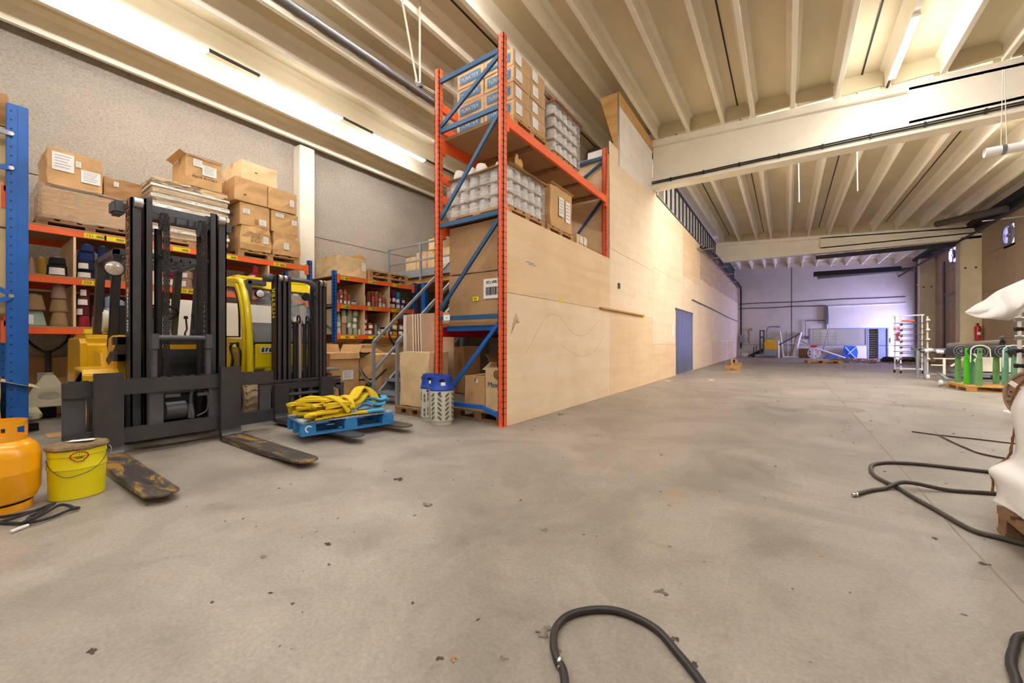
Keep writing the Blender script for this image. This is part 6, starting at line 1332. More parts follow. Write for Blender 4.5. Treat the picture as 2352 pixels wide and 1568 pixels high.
# grey tube with chains near the right edge, under the second bay
t = thing('duct_tube', 'white plastic tube hanging on chains at the right under the cross beam', 'pipe', (2.7, 9.9, 4.2))
m = MB(); m.cyl((2.7, 9.85, 4.19), (6.2, 9.9, 4.16), .075, n=20, cap=False); m.cyl((2.72, 9.85, 4.19), (2.9, 9.85, 4.19), .06, n=20); m.build('tube', 'paper', t, True)
m = MB(); m.lathe([(.077, 0), (.08, 0), (.08, .05), (.077, .05)], (2.88, 9.85, 4.19), 20, 'x', cap=False); m.build('band', 'galv_pipe', t)
for dx in (0, .06): m = MB(); m.tube([(2.9 + dx * .3, 9.85, 5.5), (2.88 + dx, 9.85, 4.26)], .006, 5); m.build('chain', 'cream', t)
for k, (x, y, z0, z1) in enumerate(((1.25, 11.2, 5.3, 4.3), (.25, 12.0, 5.7, 4.5))):
    t = thing('light_pull', ['white cord dangling below the second-bay ceiling, longer one on the right', 'white cord dangling below the second-bay ceiling, left one'][k], 'cord', (x, y, z1))
    m = MB(); m.tube([(x, y, rib_h(x) + .345), (x, y, z0), (x + .01, y, z1)], .012, 5); m.build('cord', 'cream', t)
    m = MB(); m.box(x - .03, x + .03, y - .03, y + .03, rib_h(x) + .3, rib_h(x) + .345); m.build('ceiling_hook', 'steel', t)
# radiant tubes and dark rail along the right wall
M('dark_tube', '#5b5349', .7, .1, .1, 6)
for k, (x0, y0, x1, y1, z, r) in enumerate(((3.0, 22.0, 6.1, 21.2, 5.2, .13),)):
    m = MB(); m.cyl((4.9, 22.4, 5.72), (6.0, 20.2, 5.50), .12, n=18); t = tag(m.build('heater_tube', 'dark_tube', None, True), 'thick brown heater tube under the ceiling before the right wall', 'heater tube')
m = MB(); m.cyl((1.6, 31.2, 5.1), (5.9, 31.3, 5.2), .11, n=16); tag(m.build('heater_tube', 'dark_tube', None, True), 'long dark heater tube in front of the far wall', 'heater tube')
m = MB(); m.box(5.9, 6.2, 11, 31.5, 5.62, 5.78); m.box(6.1, 6.24, 11, 31.5, 5.45, 5.62); struct('trim_10', m, 'black')
t = thing('busbar', 'dark power rail slanting along the right wall past the square columns', 'rail', (5.5, 25, 5))
m = MB(); m.bar((5.5, 13, 4.93), (5.5, 33.5, 4.97), .05, .07); m.bar((5.42, 13, 4.85), (5.42, 32, 4.88), .02, .02); m.build('rail', 'black', t)
for y in (19.5, 25, 31): m = MB(); m.box(5.3, 6.25, y, y + .03, 5.02, 5.05); m.build('bracket', 'steel', t)
m = MB(); m.tube([(6.2, 27.3, 0.1), (6.2, 27.3, 4.9)], .05, 8); m.tube([(6.22, 25.2, 1.0), (6.22, 25.2, 5.2)], .03, 8); m.tube([(6.2, 27.3, 3.3), (6.2, 24.2, 3.3)], .03); m.tube([(6.2, 32.3, 0.1), (6.2, 32.3, 5.4)], .05); tag(m.build('wall_pipes', 'dark_steel', None, True), 'dark vertical pipes clamped to the right wall between the square columns', 'pipe')
# fire extinguishers
def extinguisher(label, x, y, z, nx, ny, h=.45):
    t = thing('fire_extinguisher', label, 'fire extinguisher', (x, y, z))
    m = MB(); m.lathe([(.02, 0), (.085, .01), (.09, .04), (.09, h - .08), (.07, h - .03), (.03, h)], (x, y, z), 20); m.build('body', 'red', t, True)
    m = MB(); m.cyl((x, y, z + h), (x, y, z + h + .06), .022); m.box(x - .05, x + .05, y - .012, y + .012, z + h + .05, z + h + .075); m.build('valve', 'black', t)
    m = MB(); m.box(x - .05, x + .05, y - .094, y - .091, z + h * .35, z + h * .55); m.build('label_plate', 'paper', t)
    m = MB(); m.box(x - .03, x + .03, y + .05, YB if y > 30 else 23.2, z + h * .5, z + h * .6); m.build('wall_bracket', 'black', t); return t
extinguisher('red fire extinguisher hung on the tan wall beside the nearer square column', 6.15, 23.05, 1.12, 0, 0, .58)
extinguisher('red fire extinguisher on the white wall right of the far doorway', 5.52, 32.38, 1.1, 0, 0, .5)
m = MB(); m.box(5.3, 5.56, YB - .02, YB - .005, 1.72, 1.95); sg = tag(m.build('safety_sign', 'red'), 'small red and white fire sign on the far wall', 'sign'); m = MB(); m.box(5.41, 5.45, YB - .024, YB - .02, 1.76, 1.91); m.box(5.39, 5.47, YB - .024, YB - .02, 1.78, 1.85); merge(sg, m, 'paper')
m = MB(); m.box(5.05 + .1, 5.28, YB - .1, YB - .01, 1.0, 1.3); tag(m.build('wall_box', 'paper'), 'small grey-white box on the far wall left of the extinguisher', 'box')
# far office clutter: ladder rack in the doorway, rack and papers behind the window
t = thing('ladder_rack', 'metal rack with many rungs standing just inside the far doorway', 'rack', (4.4, YB + .6, 0))
m = MB(); m.box(4.2, 4.23, YB + .6, YB + .63, 0, 1.9); m.box(4.66, 4.69, YB + .6, YB + .63, 0, 1.9); m.build('side_rail', 'steel', t)
for k in range(13): m = MB(); m.box(4.2, 4.69, YB + .59, YB + .62, .12 + k * .14, .16 + k * .14); m.build('rung', 'steel', t)
t = thing('shelf_frame', 'dark wire shelf frame seen through the far window', 'shelf', (2.0, YB + 1.5, 0))
m = MB()
for x in (1.5, 1.9, 2.3, 2.7): m.box(x, x + .03, YB + 1.5, YB + 1.53, 0, 1.8)
for z in (1.0, 1.2, 1.4, 1.6): m.box(1.5, 2.8, YB + 1.5, YB + 1.53, z, z + .02)
m.build('frame', 'dark_steel', t)
# objects along the far wall
RT = thing('reach_truck', 'small yellow reach truck with dark mast parked by the far wall', 'forklift', (-.9, 31.6, 0))
m = MB(); m.box(-1.25, -.55, 31.3, 31.9, .12, .55); m.build('base_panel', 'grey_paint', RT, bev=.03)
m = MB(); m.prism([(-1.2, .5), (-.5, .5), (-.52, 1.05), (-.7, 1.2), (-1.1, 1.22), (-1.22, 1.05)], 'y', 31.3, 31.9); m.build('body', 'fl_yellow', RT, bev=.04)
m = MB(); m.box(-1.12, -.72, 31.5, 31.9, 1.21, 1.3); m.build('battery_cover', M('mint_cover', '#6fa58c', .6), RT)
for x in (-1.5, -1.28): m = MB(); m.box(x, x + .08, 31.5, 31.62, .1, 1.85); m.build('mast_rail', 'black_steel', RT)
m = MB(); m.box(-1.5, -1.2, 31.52, 31.6, 1.3, 1.42); m.box(-1.5, -1.2, 31.52, 31.6, 1.78, 1.85); m.build('mast_tie', 'black_steel', RT)
m = MB(); m.tube(smooth_path([(-1.05, 31.6, 1.2), (-1.05, 31.6, 1.85), (-.98, 31.6, 2.02), (-.8, 31.6, 2.08), (-.35, 31.6, 2.05)], 4), .05, 8); m.build('guard_arm', 'grey_paint', RT, True)
m = MB(); m.box(-1.95, -1.25, 31.3, 31.45, .06, .2); m.box(-1.95, -1.25, 31.75, 31.9, .06, .2); m.build('outrigger', 'grey_paint', RT)
m = MB(); m.cyl((-1.85, 31.28, .12), (-1.85, 31.46, .12), .12); m.build('wheel', 'rubber', RT, True)
m = MB(); m.box(-1.85, -1.8, 31.4, 31.45, .2, .7); m.box(-1.7, -1.66, 31.4, 31.45, .2, .8); m.build('fork_carriage', 'black', RT)
random.seed(6)
far = []
def stick(label, p, q, r, mt, cat='pipe', nm='leaning_tube', g=None):
    m = MB(); m.cyl(p, q, r, n=10); tag(m.build(nm, mt, None, True), label, cat, g)
g = 'tubes leaning on the far wall'
for k, (x0, x1, z, r, mt, l) in enumerate(((-.15, -.35, 1.75, .05, 'paper', 'leftmost'), (.1, .0, 1.72, .05, 'steel', 'second'), (.25, .55, 1.5, .03, 'wood', 'third'), (.33, .65, 1.55, .03, 'cream', 'fourth'), (.42, .8, 1.68, .07, 'paper', 'thick fifth'))):
    stick(f'{l} tube leaning on the far wall right of the reach truck', (x0, 31.9, .03), (x1, 32.4, z), r, mt, g=g)
stick('dark plank leaning diagonally across the tubes by the far wall', (-.4, 31.7, .85), (.75, 32.3, 1.6), .035, 'black', 'plank', 'leaning_plank')
stick('white post standing right beside the reach truck', (-.42, 31.75, 0), (-.42, 31.75, 1.15), .05, 'paper', 'post', 'white_post')
m = MB(); m.box(-.2, .6, 31.9, 31.94, .95, .99); m.box(-.2, -.16, 31.9, 31.94, .1, .99); m.box(.56, .6, 31.9, 31.94, .1, .99); m.box(-.2, .6, 31.7, 31.94, .02, .1); tag(m.build('tube_trolley', 'cream'), 'pale metal trolley frame holding the leaning tubes', 'trolley')
m = MB(); m.lathe([(.28, 0), (.33, .1), (.33, .6), (.2, .62)], (1.0, 32.0, 0), 20); tag(m.build('brown_drum', 'old_wood', None, True), 'brown bundle on the floor between the tubes and the white fan', 'bundle')
t = thing('floor_fan', 'white round floor fan in front of the far wall', 'fan', (1.45, 31.7, 0)); m = MB(); m.lathe([(.30, 0), (.33, 0), (.33, .12), (.30, .12)], (1.45, 31.6, .34), 24, 'y', cap=False); m.cyl((1.45, 31.6, .34), (1.45, 31.7, .34), .06); m.build('housing', 'paper', t, True)
for k in range(8): a = k * PI / 4; m = MB(); m.bar((1.45 + .05 * math.cos(a), 31.62, .34 + .05 * math.sin(a)), (1.45 + .31 * math.cos(a), 31.62, .34 + .31 * math.sin(a)), .04, .015, (0, 1, 0)); m.build('blade', 'paper', t)
m = MB(); m.box(1.3, 1.6, 31.7, 31.9, .68, .85); m.build('motor_box', 'red', t)
m = MB(); m.lathe([(.25, .0), (.26, .4), (.27, .7)], (1.3, 32.1, 0), 18) ; 
stick('upper of two grey poles slanting down below the far window', (.7, 32.3, 1.15), (2.6, 31.9, .08), .04, 'steel', 'pole', 'slanting_pole', 'poles below the far window'); stick('lower of two grey poles slanting down below the far window', (.72, 32.3, 1.0), (3.0, 31.8, .05), .045, 'paper', 'pole', 'slanting_pole', 'poles below the far window')
t = thing('blue_bundle', 'bright blue wrapped bundle leaning at the far wall below the window', 'bundle', (3.2, 32.0, 0)); m = MB(); m.prism([(2.95, .02), (3.55, .02), (3.62, .35), (3.5, .78), (2.98, .80), (2.92, .4)], 'y', 31.95, 32.3); m.build('wrap', M('tarp_blue', '#1f62b8', .6, 0, .2, 9, .8), t, sub=2, jit=.02)
m = MB(); m.bar((3.0, 31.9, .75), (3.5, 31.9, .05), .04, .03); m.bar((3.5, 31.9, .72), (3.15, 31.9, .3), .04, .03); m.build('strap', 'paper', t)
m = MB(); m.prism([(1.9, .02), (3.0, .02), (2.6, .12), (2.2, .16)], 'y', 31.6, 31.9); tag(m.build('blue_sheet', 'tarp_blue', sub=2, jit=.02), 'crumpled blue plastic lying below the far window', 'sheet')
m = MB(); m.box(-2.72, -2.45, 32.2, 32.4, 1.0, 1.55); tag(m.build('switch_box', 'grey_paint'), 'grey electrical box in the far left corner', 'electrical box')
m = MB(); m.box(-2.55, -2.2, 32.0, 32.3, .01, .28); tag(m.build('floor_box', 'paper'), 'small grey-white box on the floor in the far left corner', 'box')
for k in range(4): stick(['lowest', 'second', 'third', 'topmost'][k] + ' black bar lying slanted left of the reach truck', (-2.2 + .05 * k, 31.9, .06 + .03 * k), (-1.3, 31.8, .35 + .08 * k), .03, 'black', 'bar', 'black_bar', 'black bars left of the reach truck')
m = MB(); m.tube(smooth_path([(-1.98, 32.47, 1.9), (-2.1, 32.45, 1.98), (-2.2, 32.38, 1.8), (-2.15, 32.35, 1.5), (-2.2, 32.38, 1.2), (-2.12, 32.36, .95)], 4), .05, 6); tag(m.build('hung_rope', 'carton_dark', None, True), 'brown rope hanging on the far wall above the reach truck', 'rope')
m = MB(); m.tube([(2.15, 32.4, 2.45), (1.05, 32.4, 2.45), (1.05, 32.4, 1.4)], .03, 6); m.box(1.0, 1.25, 32.38, 32.48, 1.25, 1.45); m.box(2.05, 2.2, 32.3, 32.45, 2.2, 3.3); m.tube([(2.2, 32.38, 3.2), (2.25, 32.36, 2.0), (2.1, 32.36, 1.2), (1.9, 32.36, .3)], .02, 5)
tag(m.build('wall_wiring', 'dark_steel'), 'grey wall conduit with switch boxes left of and above the far window', 'conduit')
# pallets in the aisle
pallet('wooden_pallet', 'bright wooden pallet lying flat in the far aisle', 1.45, 24.6, 0, 1.3, 1.0, .1, 'osb')
t = thing('pallet_collar', 'short broken pallet piece with upright block by the partition', 'pallet', (-1.55, 16.1, 0)); m = MB(); m.box(-1.85, -1.3, 15.9, 16.3, 0, .03); m.box(-1.8, -1.35, 15.95, 16.0, .10, .22); m.box(-1.8, -1.3, 16.25, 16.3, .03, .3); m.build('boards', 'wood', t)
for k, (x, z0, z1) in enumerate(((-1.75, .03, .1), (-1.62, .22, .45), (-1.45, .03, .1), (-1.55, .3, .42))): m = MB(); m.box(x, x + .12, 15.95, 16.15, z0, z1); m.build('block', 'wood', t)
# tall bobbin rack on castors
CR = thing('bobbin_rack', 'tall wheeled steel rack with rows of dark pegs near the far door', 'rack', (3.4, 18.4, 0))
for x, y in ((3.06, 18.6), (3.14, 18.2), (3.7, 18.5)): m = MB(); m.cyl((x, y, .1), (x, y, 1.94), .018, n=8); m.build('post', 'paper', CR, True)
m = MB(); m.bar((3.0, 18.5, 1.93), (3.75, 18.5, 1.95), .04, .04); m.bar((3.06, 18.6, .15), (3.72, 18.5, .15), .04, .04); m.bar((3.14, 18.2, .15), (3.7, 18.5, .15), .04, .04); m.build('rail', 'paper', CR)
for k in range(8):
    z = .35 + k * .19; m = MB(); m.cyl((2.98, 18.3, z), (3.76, 18.45, z), .012, n=6); m.cyl((3.1, 18.2, z - .05), (3.4, 18.1, z - .05), .012, n=6); m.cyl((3.12, 18.2, z - .05), (3.18, 18.18, z - .05), .035, n=8)
    m.build('peg_row', 'dark_steel', CR)
m = MB(); m.cyl((3.15, 18.1, 1.75), (3.45, 18.1, 1.74), .028); m.build('orange_peg', 'orange', CR)
for x, y in ((3.05, 18.6), (3.14, 18.2), (3.72, 18.5)): m = MB(); m.cyl((x - .02, y, .05), (x + .02, y, .05), .05); m.build('castor', 'rubber', CR, True)
for k in range(5):
    t = thing('wall_lamp_socket', ['topmost', 'second', 'third', 'fourth', 'lowest'][k] + ' white porcelain guide on the post behind the bobbin rack', 'guide', (4.05, 18.6, .4 + .3 * k), 'white guides behind the bobbin rack'); z = 1.75 - .32 * k
    t.location = (3.84, 18.5, z); ORG[t.name] = (3.84, 18.5, z); m = MB(); m.lathe([(.02, 0), (.06, .01), (.04, .06)], (3.84, 18.5, z), 10); m.build('guide', 'paper', t, True)
m = MB(); m.box(3.82, 3.86, 18.56, 18.6, 0, 1.9); tag(m.build('guide_post', 'cream'), 'thin cream post with white guides right of the bobbin rack', 'post')
# low cart with castors and arms
CT = thing('tube_cart', 'low grey cart frame with hooked arms and white castors', 'cart', (3.4, 14.6, 0))
for p, q in (((3.25, 15.7, .16), (4.3, 15.3, .16)), ((3.45, 15.6, .18), (3.2, 13.75, .12)), ((3.0, 13.6, .14), (4.2, 14.0, .14))): m = MB(); m.bar(p, q, .06, .05); m.build('base_bar', 'grey_paint', CT)
m = MB(); m.bar((3.5, 15.4, .16), (3.5, 15.4, .62), .05, .05); m.bar((3.3, 15.4, .60), (3.75, 15.4, .60), .03, .03); m.bar((3.25, 15.4, .42), (3.5, 15.4, .42), .03, .03); m.bar((3.6, 15.3, .4), (4.0, 15.3, .75), .10, .03); m.build('arm_post', 'cream', CT)
for x, y in ((3.25, 15.7), (3.02, 13.55)): m = MB(); m.cyl((x - .03, y, .07), (x + .03, y, .07), .07); m.build('castor', 'paper', CT, True)
TB = thing('conveyor_table', 'rusty roller table with cluttered fittings behind the green stands', 'table', (4.0, 15.5, 0))
m = MB(); m.box(3.1, 5.2, 15.8, 15.86, .80, .86); m.box(3.1, 5.2, 16.6, 16.66, .80, .86); m.box(3.2, 3.26, 15.8, 15.86, 0, .8); m.box(3.2, 3.26, 16.6, 16.66, 0, .8); m.box(5.0, 5.06, 15.8, 15.86, 0, .8); m.box(3.1, 3.16, 15.8, 16.66, .8, .86); m.build('table_frame', 'grey_paint', TB)
random.seed(44)
for k in range(16):
    x = 3.15 + k * .075; m = MB(); m.lathe([(.02, -.06), (.05, -.03), (.05, .03), (.02, .06)], (x, 15.7, .80 + random.uniform(-.03, .03)), 8, 'x'); m.build('roller_fitting', 'paper' if k % 3 else 'dark_steel', TB, True)
m = MB(); m.box(4.3, 5.1, 15.9, 16.5, .25, .62); m.build('control_box', 'cream', TB, bev=.01)
m = MB(); m.box(3.9, 5.2, 15.6, 16.6, .18, .22); m.build('lower_shelf', 'grey_paint', TB)
m = MB(); m.cyl((3.65, 15.6, .93), (4.30, 14.6, 1.02), .09, n=24, cap=False); m.cyl((3.65, 15.6, .93), (4.30, 14.6, 1.02), .08, n=24, cap=False); tag(m.build('cardboard_tube', M('brown_tube', '#6d6154', .7), None, True), 'large grey-brown tube with open dark end above the green stands', 'tube')
m = MB(); m.cyl((3.66, 15.58, .93), (4.29, 14.62, 1.015), .079, n=24); merge(C.objects[-1], m, 'black')
m = MB(); m.bar((4.12, 14.2, .93), (4.5, 14.3, .96), .14, .05); tag(m.build('metal_tray', 'steel', bev=.01), 'bluish shiny metal tray lying in front of the large open tube', 'tray')
m = MB(); m.bar((4.1, 16.4, .12), (5.2, 16.0, .3), .2, .12); m.box(4.0, 5.0, 16.8, 17.4, .02, .2); tag(m.build('machine_beam', M('blue_grey', '#75808a', .6), None), 'blue-grey machine beam on the floor behind the green stands', 'beam')
# green beam stands on a pallet
pallet('wooden_pallet', 'orange-toned pallet carrying the green tube stands', 3.68, 12.85, 0, 1.15, 1.1, .05, 'osb', h=.12)
M('green_paint', '#6aa563', .5, 0, .12, 5, dirt='#41663f', dirt_at=.72); M('green_bright', '#4cc424', .5, 0, .08, 5); M('green_teal', '#6fae93', .5, 0, .1, 5); M('blue_black', '#33363f', .6, .1, .15, 8)
def stand(label, x, y, mt, g):
    t = thing('roller_stand', label, 'stand', (x, y, .122), g)
    m = MB(); m.lathe([(.05, .125), (.052, .5), (.045, .72)], (x, y, 0), 14); m.build('stand_post', mt, t, True)
    m = MB(); m.box(x - .035, x + .035, y - .05, y - .02, .68, .92); m.build('head_plate', mt, t, bev=.004)
    m = MB(); m.cyl((x, y - .055, .84), (x, y - .05, .84), .016); m.build('bolt', 'black', t); return t
gl_, gr_ = 'left group of green roller stands', 'right group of green roller stands'
stand('frontmost pale green stand of the left group, white rope tied on', 3.33, 12.42, 'green_paint', gl_)
stand('vivid green stand of the left group, just behind the roped one', 3.24, 12.75, 'green_bright', gl_)
stand('dull green stand between the vivid one and the roped one', 3.36, 12.85, 'green_teal', gl_); stand('rearmost dull green stand of the left group', 3.22, 13.2, 'green_paint', gl_)
stand('frontmost pale green stand of the right group, red cord at its disc', 3.98, 12.45, 'green_paint', gr_); stand('teal green stand second in the right group', 3.93, 12.8, 'green_teal', gr_); stand('bluish green stand third in the right group', 3.86, 13.0, 'green_teal', gr_); stand('rearmost dull green stand of the right group', 3.82, 13.3, 'green_paint', gr_)
def roller(label, x, y, x2, y2, r=.13, g=None):
    t = thing('rubber_roller', label, 'roller', (x, y, .84), g); z = .845
    m = MB(); m.cyl((x, y, z), (x2, y2, z), r, n=28); m.build('drum', 'blue_black', t, True)
    d = (Vector((x, y, 0)) - Vector((x2, y2, 0))).normalized(); m = MB()
    for rr in (.95, .62, .2): 
        ring = []; s_ = d.cross(Vector((0, 0, 1)))
        for k in range(24): a = k * PI / 12; ring.append(Vector((x, y, z)) + d * .004 + (s_ * math.cos(a) + Vector((0, 0, 1)) * math.sin(a)) * r * rr)
        m.tube(ring, .006, 4, True)
    for k in range(8): a = k * PI / 4; m.bar(Vector((x, y, z)) + d * .005, Vector((x, y, z)) + d * .005 + (s_ * math.cos(a) + Vector((0, 0, 1)) * math.sin(a)) * r * .6, .008, .006)
    m.build('spoked_face', 'grey_paint', t); return t
roller('front dark spoked roller on the left green stands', 3.36, 12.5, 3.36, 12.95, .125, gl_); roller('rear dark roller on the left green stands', 3.22, 12.98, 3.24, 13.6, .125, gl_)
roller('front dark spoked roller on the right green stands', 4.02, 12.52, 4.0, 12.95, .13, gr_); roller('rear dark roller on the right green stands', 3.84, 13.0, 3.84, 13.6, .13, gr_)
for k, (x, y) in enumerate(((3.36, 12.46), (4.0, 12.46), (3.88, 12.7))):
    m = MB(); pts = [(x + .14 * math.cos(a), y, .85 + .13 * math.sin(a)) for a in [PI * (.1 + .8 * j / 8) for j in range(9)]]; m.tube([(x + .15, y, .62)] + pts + [(x - .14, y, .62 - .05 * k)], .010, 6)
    if k == 0: m.tube(smooth_path([(x - .1, y - .02, .8), (x - .05, y - .03, .72), (x - .09, y - .03, .66), (x - .05, y - .03, .6), (x - .07, y - .03, .56)], 3), .018, 6)
    tag(m.build('white_rope', 'paper', None, True), ['white rope knotted round the front left roller', 'white rope over the front right roller', 'white rope behind the front right roller'][k], 'rope', 'white ropes on the rollers')
# creel pole at the right edge
t = thing('creel_pole', 'white creel pole with clamp arms at the right edge of the picture', 'pole', (2.81, 9, 0))
m = MB(); m.cyl((2.81, 9, 0), (2.81, 9, 1.56), .022, n=12); m.cyl((2.81, 9, 0), (2.81, 9, .02), .15, n=16); m.build('pole', 'paper', t, True)
m = MB(); m.cyl((2.74, 9, 1.50), (3.3, 9, 1.53), .03, n=12); m.build('top_tube', 'steel', t, True)
for z, mt in ((1.38, 'steel'), (1.24, 'black'), (1.11, 'steel'), (.92, 'black'), (.7, 'black')):
    m = MB(); m.cyl((2.76, 9, z), (2.86, 9, z), .035, n=10); m.cyl((2.8, 9, z), (3.1, 9, z), .014, n=6); m.build('clamp', mt, t, True)
m = MB(); m.cyl((2.63, 9, 1.11), (2.8, 9, 1.11), .008, n=6); m.lathe([(.003, 0), (.035, .05), (.01, .06)], (2.60, 9, 1.11), 10, 'x'); m.build('guide_arm', 'dark_steel', t, True)

# ---------------------------------------------------------------- white sheet hanging at the right edge
M('fleece', '#f3f0ee', .8, 0, .03, 2, .3, (1, 1, 1), bscale=5)
def zz_sheet():
    t = thing('hanging_sheet', 'white plastic sheet swept down to a point from the right edge', 'sheet', (1.7, 4.6, 1.4))
    # outline points in the plane of the sheet, from the tip to where it is draped over the cross bar beyond the right edge
    top = [(1.145, 4.55, 1.285), (1.20, 4.55, 1.335), (1.262, 4.6, 1.375), (1.32, 4.62, 1.435), (1.40, 4.7, 1.48), (1.50, 4.72, 1.535), (1.60, 4.7, 1.59), (1.9, 4.7, 1.78)]
    bot = [(1.146, 4.55, 1.280), (1.19, 4.47, 1.235), (1.25, 4.43, 1.218), (1.31, 4.42, 1.21), (1.36, 4.45, 1.215), (1.45, 4.50, 1.30), (1.53, 4.53, 1.39), (1.9, 4.6, 1.6)]
    T, B = smooth_path(top, 6), smooth_path(bot, 6); n = len(T); K = 12; vs = []
    for i in range(n):
        for k in range(K + 1):
            u = k / K; p = T[i].lerp(B[i], u); w = math.sin(u * PI) * min(1, i / 12)
            p = p + Vector((.0, -.07 * w + .022 * math.sin(u * 9 + i * .22) * min(1, i / 8), .018 * math.sin(u * 5 + i * .3) * w)); vs.append(p)
    fs = [(i * (K + 1) + k, i * (K + 1) + k + 1, (i + 1) * (K + 1) + k + 1, (i + 1) * (K + 1) + k) for i in range(n - 1) for k in range(K)]
    m = MB(); m.add(vs, fs); o = m.build('sheet', 'fleece', t, True); md = o.modifiers.new('thickness', 'SOLIDIFY'); md.thickness = .003
    m = MB(); m.cyl((1.9, 4.3, 1.72), (1.9, 5.2, 1.72), .03); m.cyl((1.9, 5.2, 0), (1.9, 5.2, 1.75), .03); m.build('cross_bar', 'steel', t, True)
zz_sheet()
# big white roll of fleece on a pallet at the right edge
def bag():
    t = thing('wrapped_roll', 'white padded wrap with brown torn edge on a pallet at the right edge', 'bundle', (1.3, 2.9, .12))
    prof = [(.998, .118), (.985, .17), (.992, .25), (1.01, .30), (1.055, .35), (1.068, .40), (1.062, .50), (1.075, .60), (1.09, .68), (1.115, .78), (1.15, .87), (1.22, .96), (1.35, 1.02)]
    P = smooth_path([(x * .951, 0, z * .95 + .045) for x, z in prof], 5); n = len(P); K = 16; vs = []
    for i, p in enumerate(P):
        low = max(0, 1 - p.z / .5)
        for k in range(K + 1):
            u = k / K; y = 3.33 - 1.0 * u
            vs.append((p.x + .02 * math.sin(i * .25) + .012 * math.sin(u * 9 + i * .3) + .02 * low * u + .06 * u, y, p.z + .012 * math.sin(u * 7)))
    fs = [(i * (K + 1) + k, i * (K + 1) + k + 1, (i + 1) * (K + 1) + k + 1, (i + 1) * (K + 1) + k) for i in range(n - 1) for k in range(K)]
    m = MB(); m.add(vs, fs); o = m.build('wrap', 'fleece', t, True); md = o.modifiers.new('thickness', 'SOLIDIFY'); md.thickness = .02; md.offset = 0
    m = MB(); m.tube([(p.x + .02 * math.sin(i * .25) - .012, 3.332, p.z) for i, p in enumerate(P) if p.z > .20], .0055, 6); m.build('torn_edge', M('brown_edge', '#8a5b3c', .9, 0, .3, 20, .6), t, True, jit=.002)
    m = MB(); m.box(1.13, 1.72, 2.36, 3.29, .145, .93); m.build('padded_core', 'fleece', t, True, bev=.07)
bag()
BPAL = pallet('wooden_pallet', 'brown worn pallet under the white padded wrap at the right edge', 1.36, 2.82, 0, .80, 1.03, 0, 'old_wood', h=.142)
# steel flange of a warp beam behind the wrap
FL = thing('beam_flange', 'round rusty metal beam flange with square hub hole at the right edge', 'flange', (1.5, 4.6, 0))
M('flange_metal', '#a28b78', .5, .4, .15, 6, dirt='#6f5847', dirt_at=.66)
fc = Vector((1.53, 4.60, .64)); ax = Vector((-.84, -.54, 0)).normalized(); sx_ = Vector((0, 0, 1)).cross(ax).normalized()
def ringpts(r, off, n=40): return [fc + ax * off + (sx_ * math.cos(2 * PI * k / n) + Vector((0, 0, 1)) * math.sin(2 * PI * k / n)) * r for k in range(n)]
m = MB(); m.cyl(fc, fc + ax * .02, .19, n=48); m.build('disc', 'flange_metal', FL, True)
m = MB(); m.tube(ringpts(.19, .02), .014, 8, True); m.build('rim', 'flange_metal', FL, True)
for k in range(8): a = PI / 4 * k + .2; d = sx_ * math.cos(a) + Vector((0, 0, 1)) * math.sin(a); m = MB(); m.bar(fc + ax * .03 + d * .10, fc + ax * .03 + d * .18, .03, .012, ax); m.build('rib', 'paper' if k % 2 else 'flange_metal', FL)
hc = Vector((1.60, 4.66, .56)); 
m = MB(); m.cyl(fc + ax * .0, fc + ax * .14, .05, n=28); m.cyl(fc + ax * .12, fc + ax * .14, .07, n=28); m.build('hub', 'flange_metal', FL, True)
m = MB(); q = fc + ax * .142; u = Vector((0, 0, 1)); e = .022; m.add([q - sx_ * e - u * e, q + sx_ * e - u * e, q + sx_ * e + u * e, q - sx_ * e + u * e], [(0, 1, 2, 3)]); m.build('square_hole', 'black', FL)
for k in range(10): a = 2 * PI * k / 10; m = MB(); p = fc + ax * .14 + (sx_ * math.cos(a) + u * math.sin(a)) * .06; m.cyl(p, p + ax * .006, .006, n=8); m.build('hub_bolt', 'black', FL)
m = MB(); m.cyl(fc - ax * .9, fc, .09, n=20); m.build('beam_barrel', 'flange_metal', FL, True)
m = MB(); m.bar(Vector((1.95, 5.2, 0)), Vector((1.95, 5.2, .52)), .1, .1); m.bar(Vector((1.72, 4.92, 0)), Vector((1.72, 4.92, .55)), .08, .08); m.build('support', 'old_wood', FL)

# ---------------------------------------------------------------- hoses and cables on the floor
M('hose', '#453f3b', .5, 0, .15, 12, .2); M('hose_black', '#2a2728', .45, 0, .15, 12)
def hose(label, pts, r=.014, mt='hose', cat='hose', fit=None, nm='rubber_hose'):
    m = MB(); m.tube(smooth_path([(x, y, r + dz) for x, y, dz in [(p + (0,))[:3] for p in pts]], 8), r, 10); o = tag(m.build(nm, mt, None, True), label, cat)
    if fit: m = MB(); m.cyl(fit[0], fit[1], r * .8, n=8); m.lathe([(r * .6, 0), (r * 1.3, .004), (r * 1.3, .012), (r * .6, .016)], fit[0], 10, 'x'); m.build('hose_fitting', 'steel', o, True)
    return o
hose('black hose arched over the floor at the bottom centre with a metal joint', [(-.62, .1), (-.45, .4), (-.42, .75), (-.48, .93), (-.565, 1.09), (-.61, 1.13), (-.655, 1.185), (-.685, 1.26), (-.672, 1.35), (-.60, 1.435), (-.51, 1.475), (-.39, 1.46), (-.30, 1.39), (-.21, 1.305), (-.16, 1.22), (-.12, 1.0), (-.2, .5), (-.1, 0)], .0135, 'hose_black', fit=((-.607, 1.128, .014), (-.585, 1.108, .014)))
hose('dark hose curving in at the bottom right corner', [(.9, .6), (.7, 1.2), (.57, 1.6), (.56, 1.78), (.578, 1.87), (.592, 1.95), (.628, 2.05), (.69, 2.17), (.85, 2.22), (1.3, 2.1)], .0135, 'hose_black')
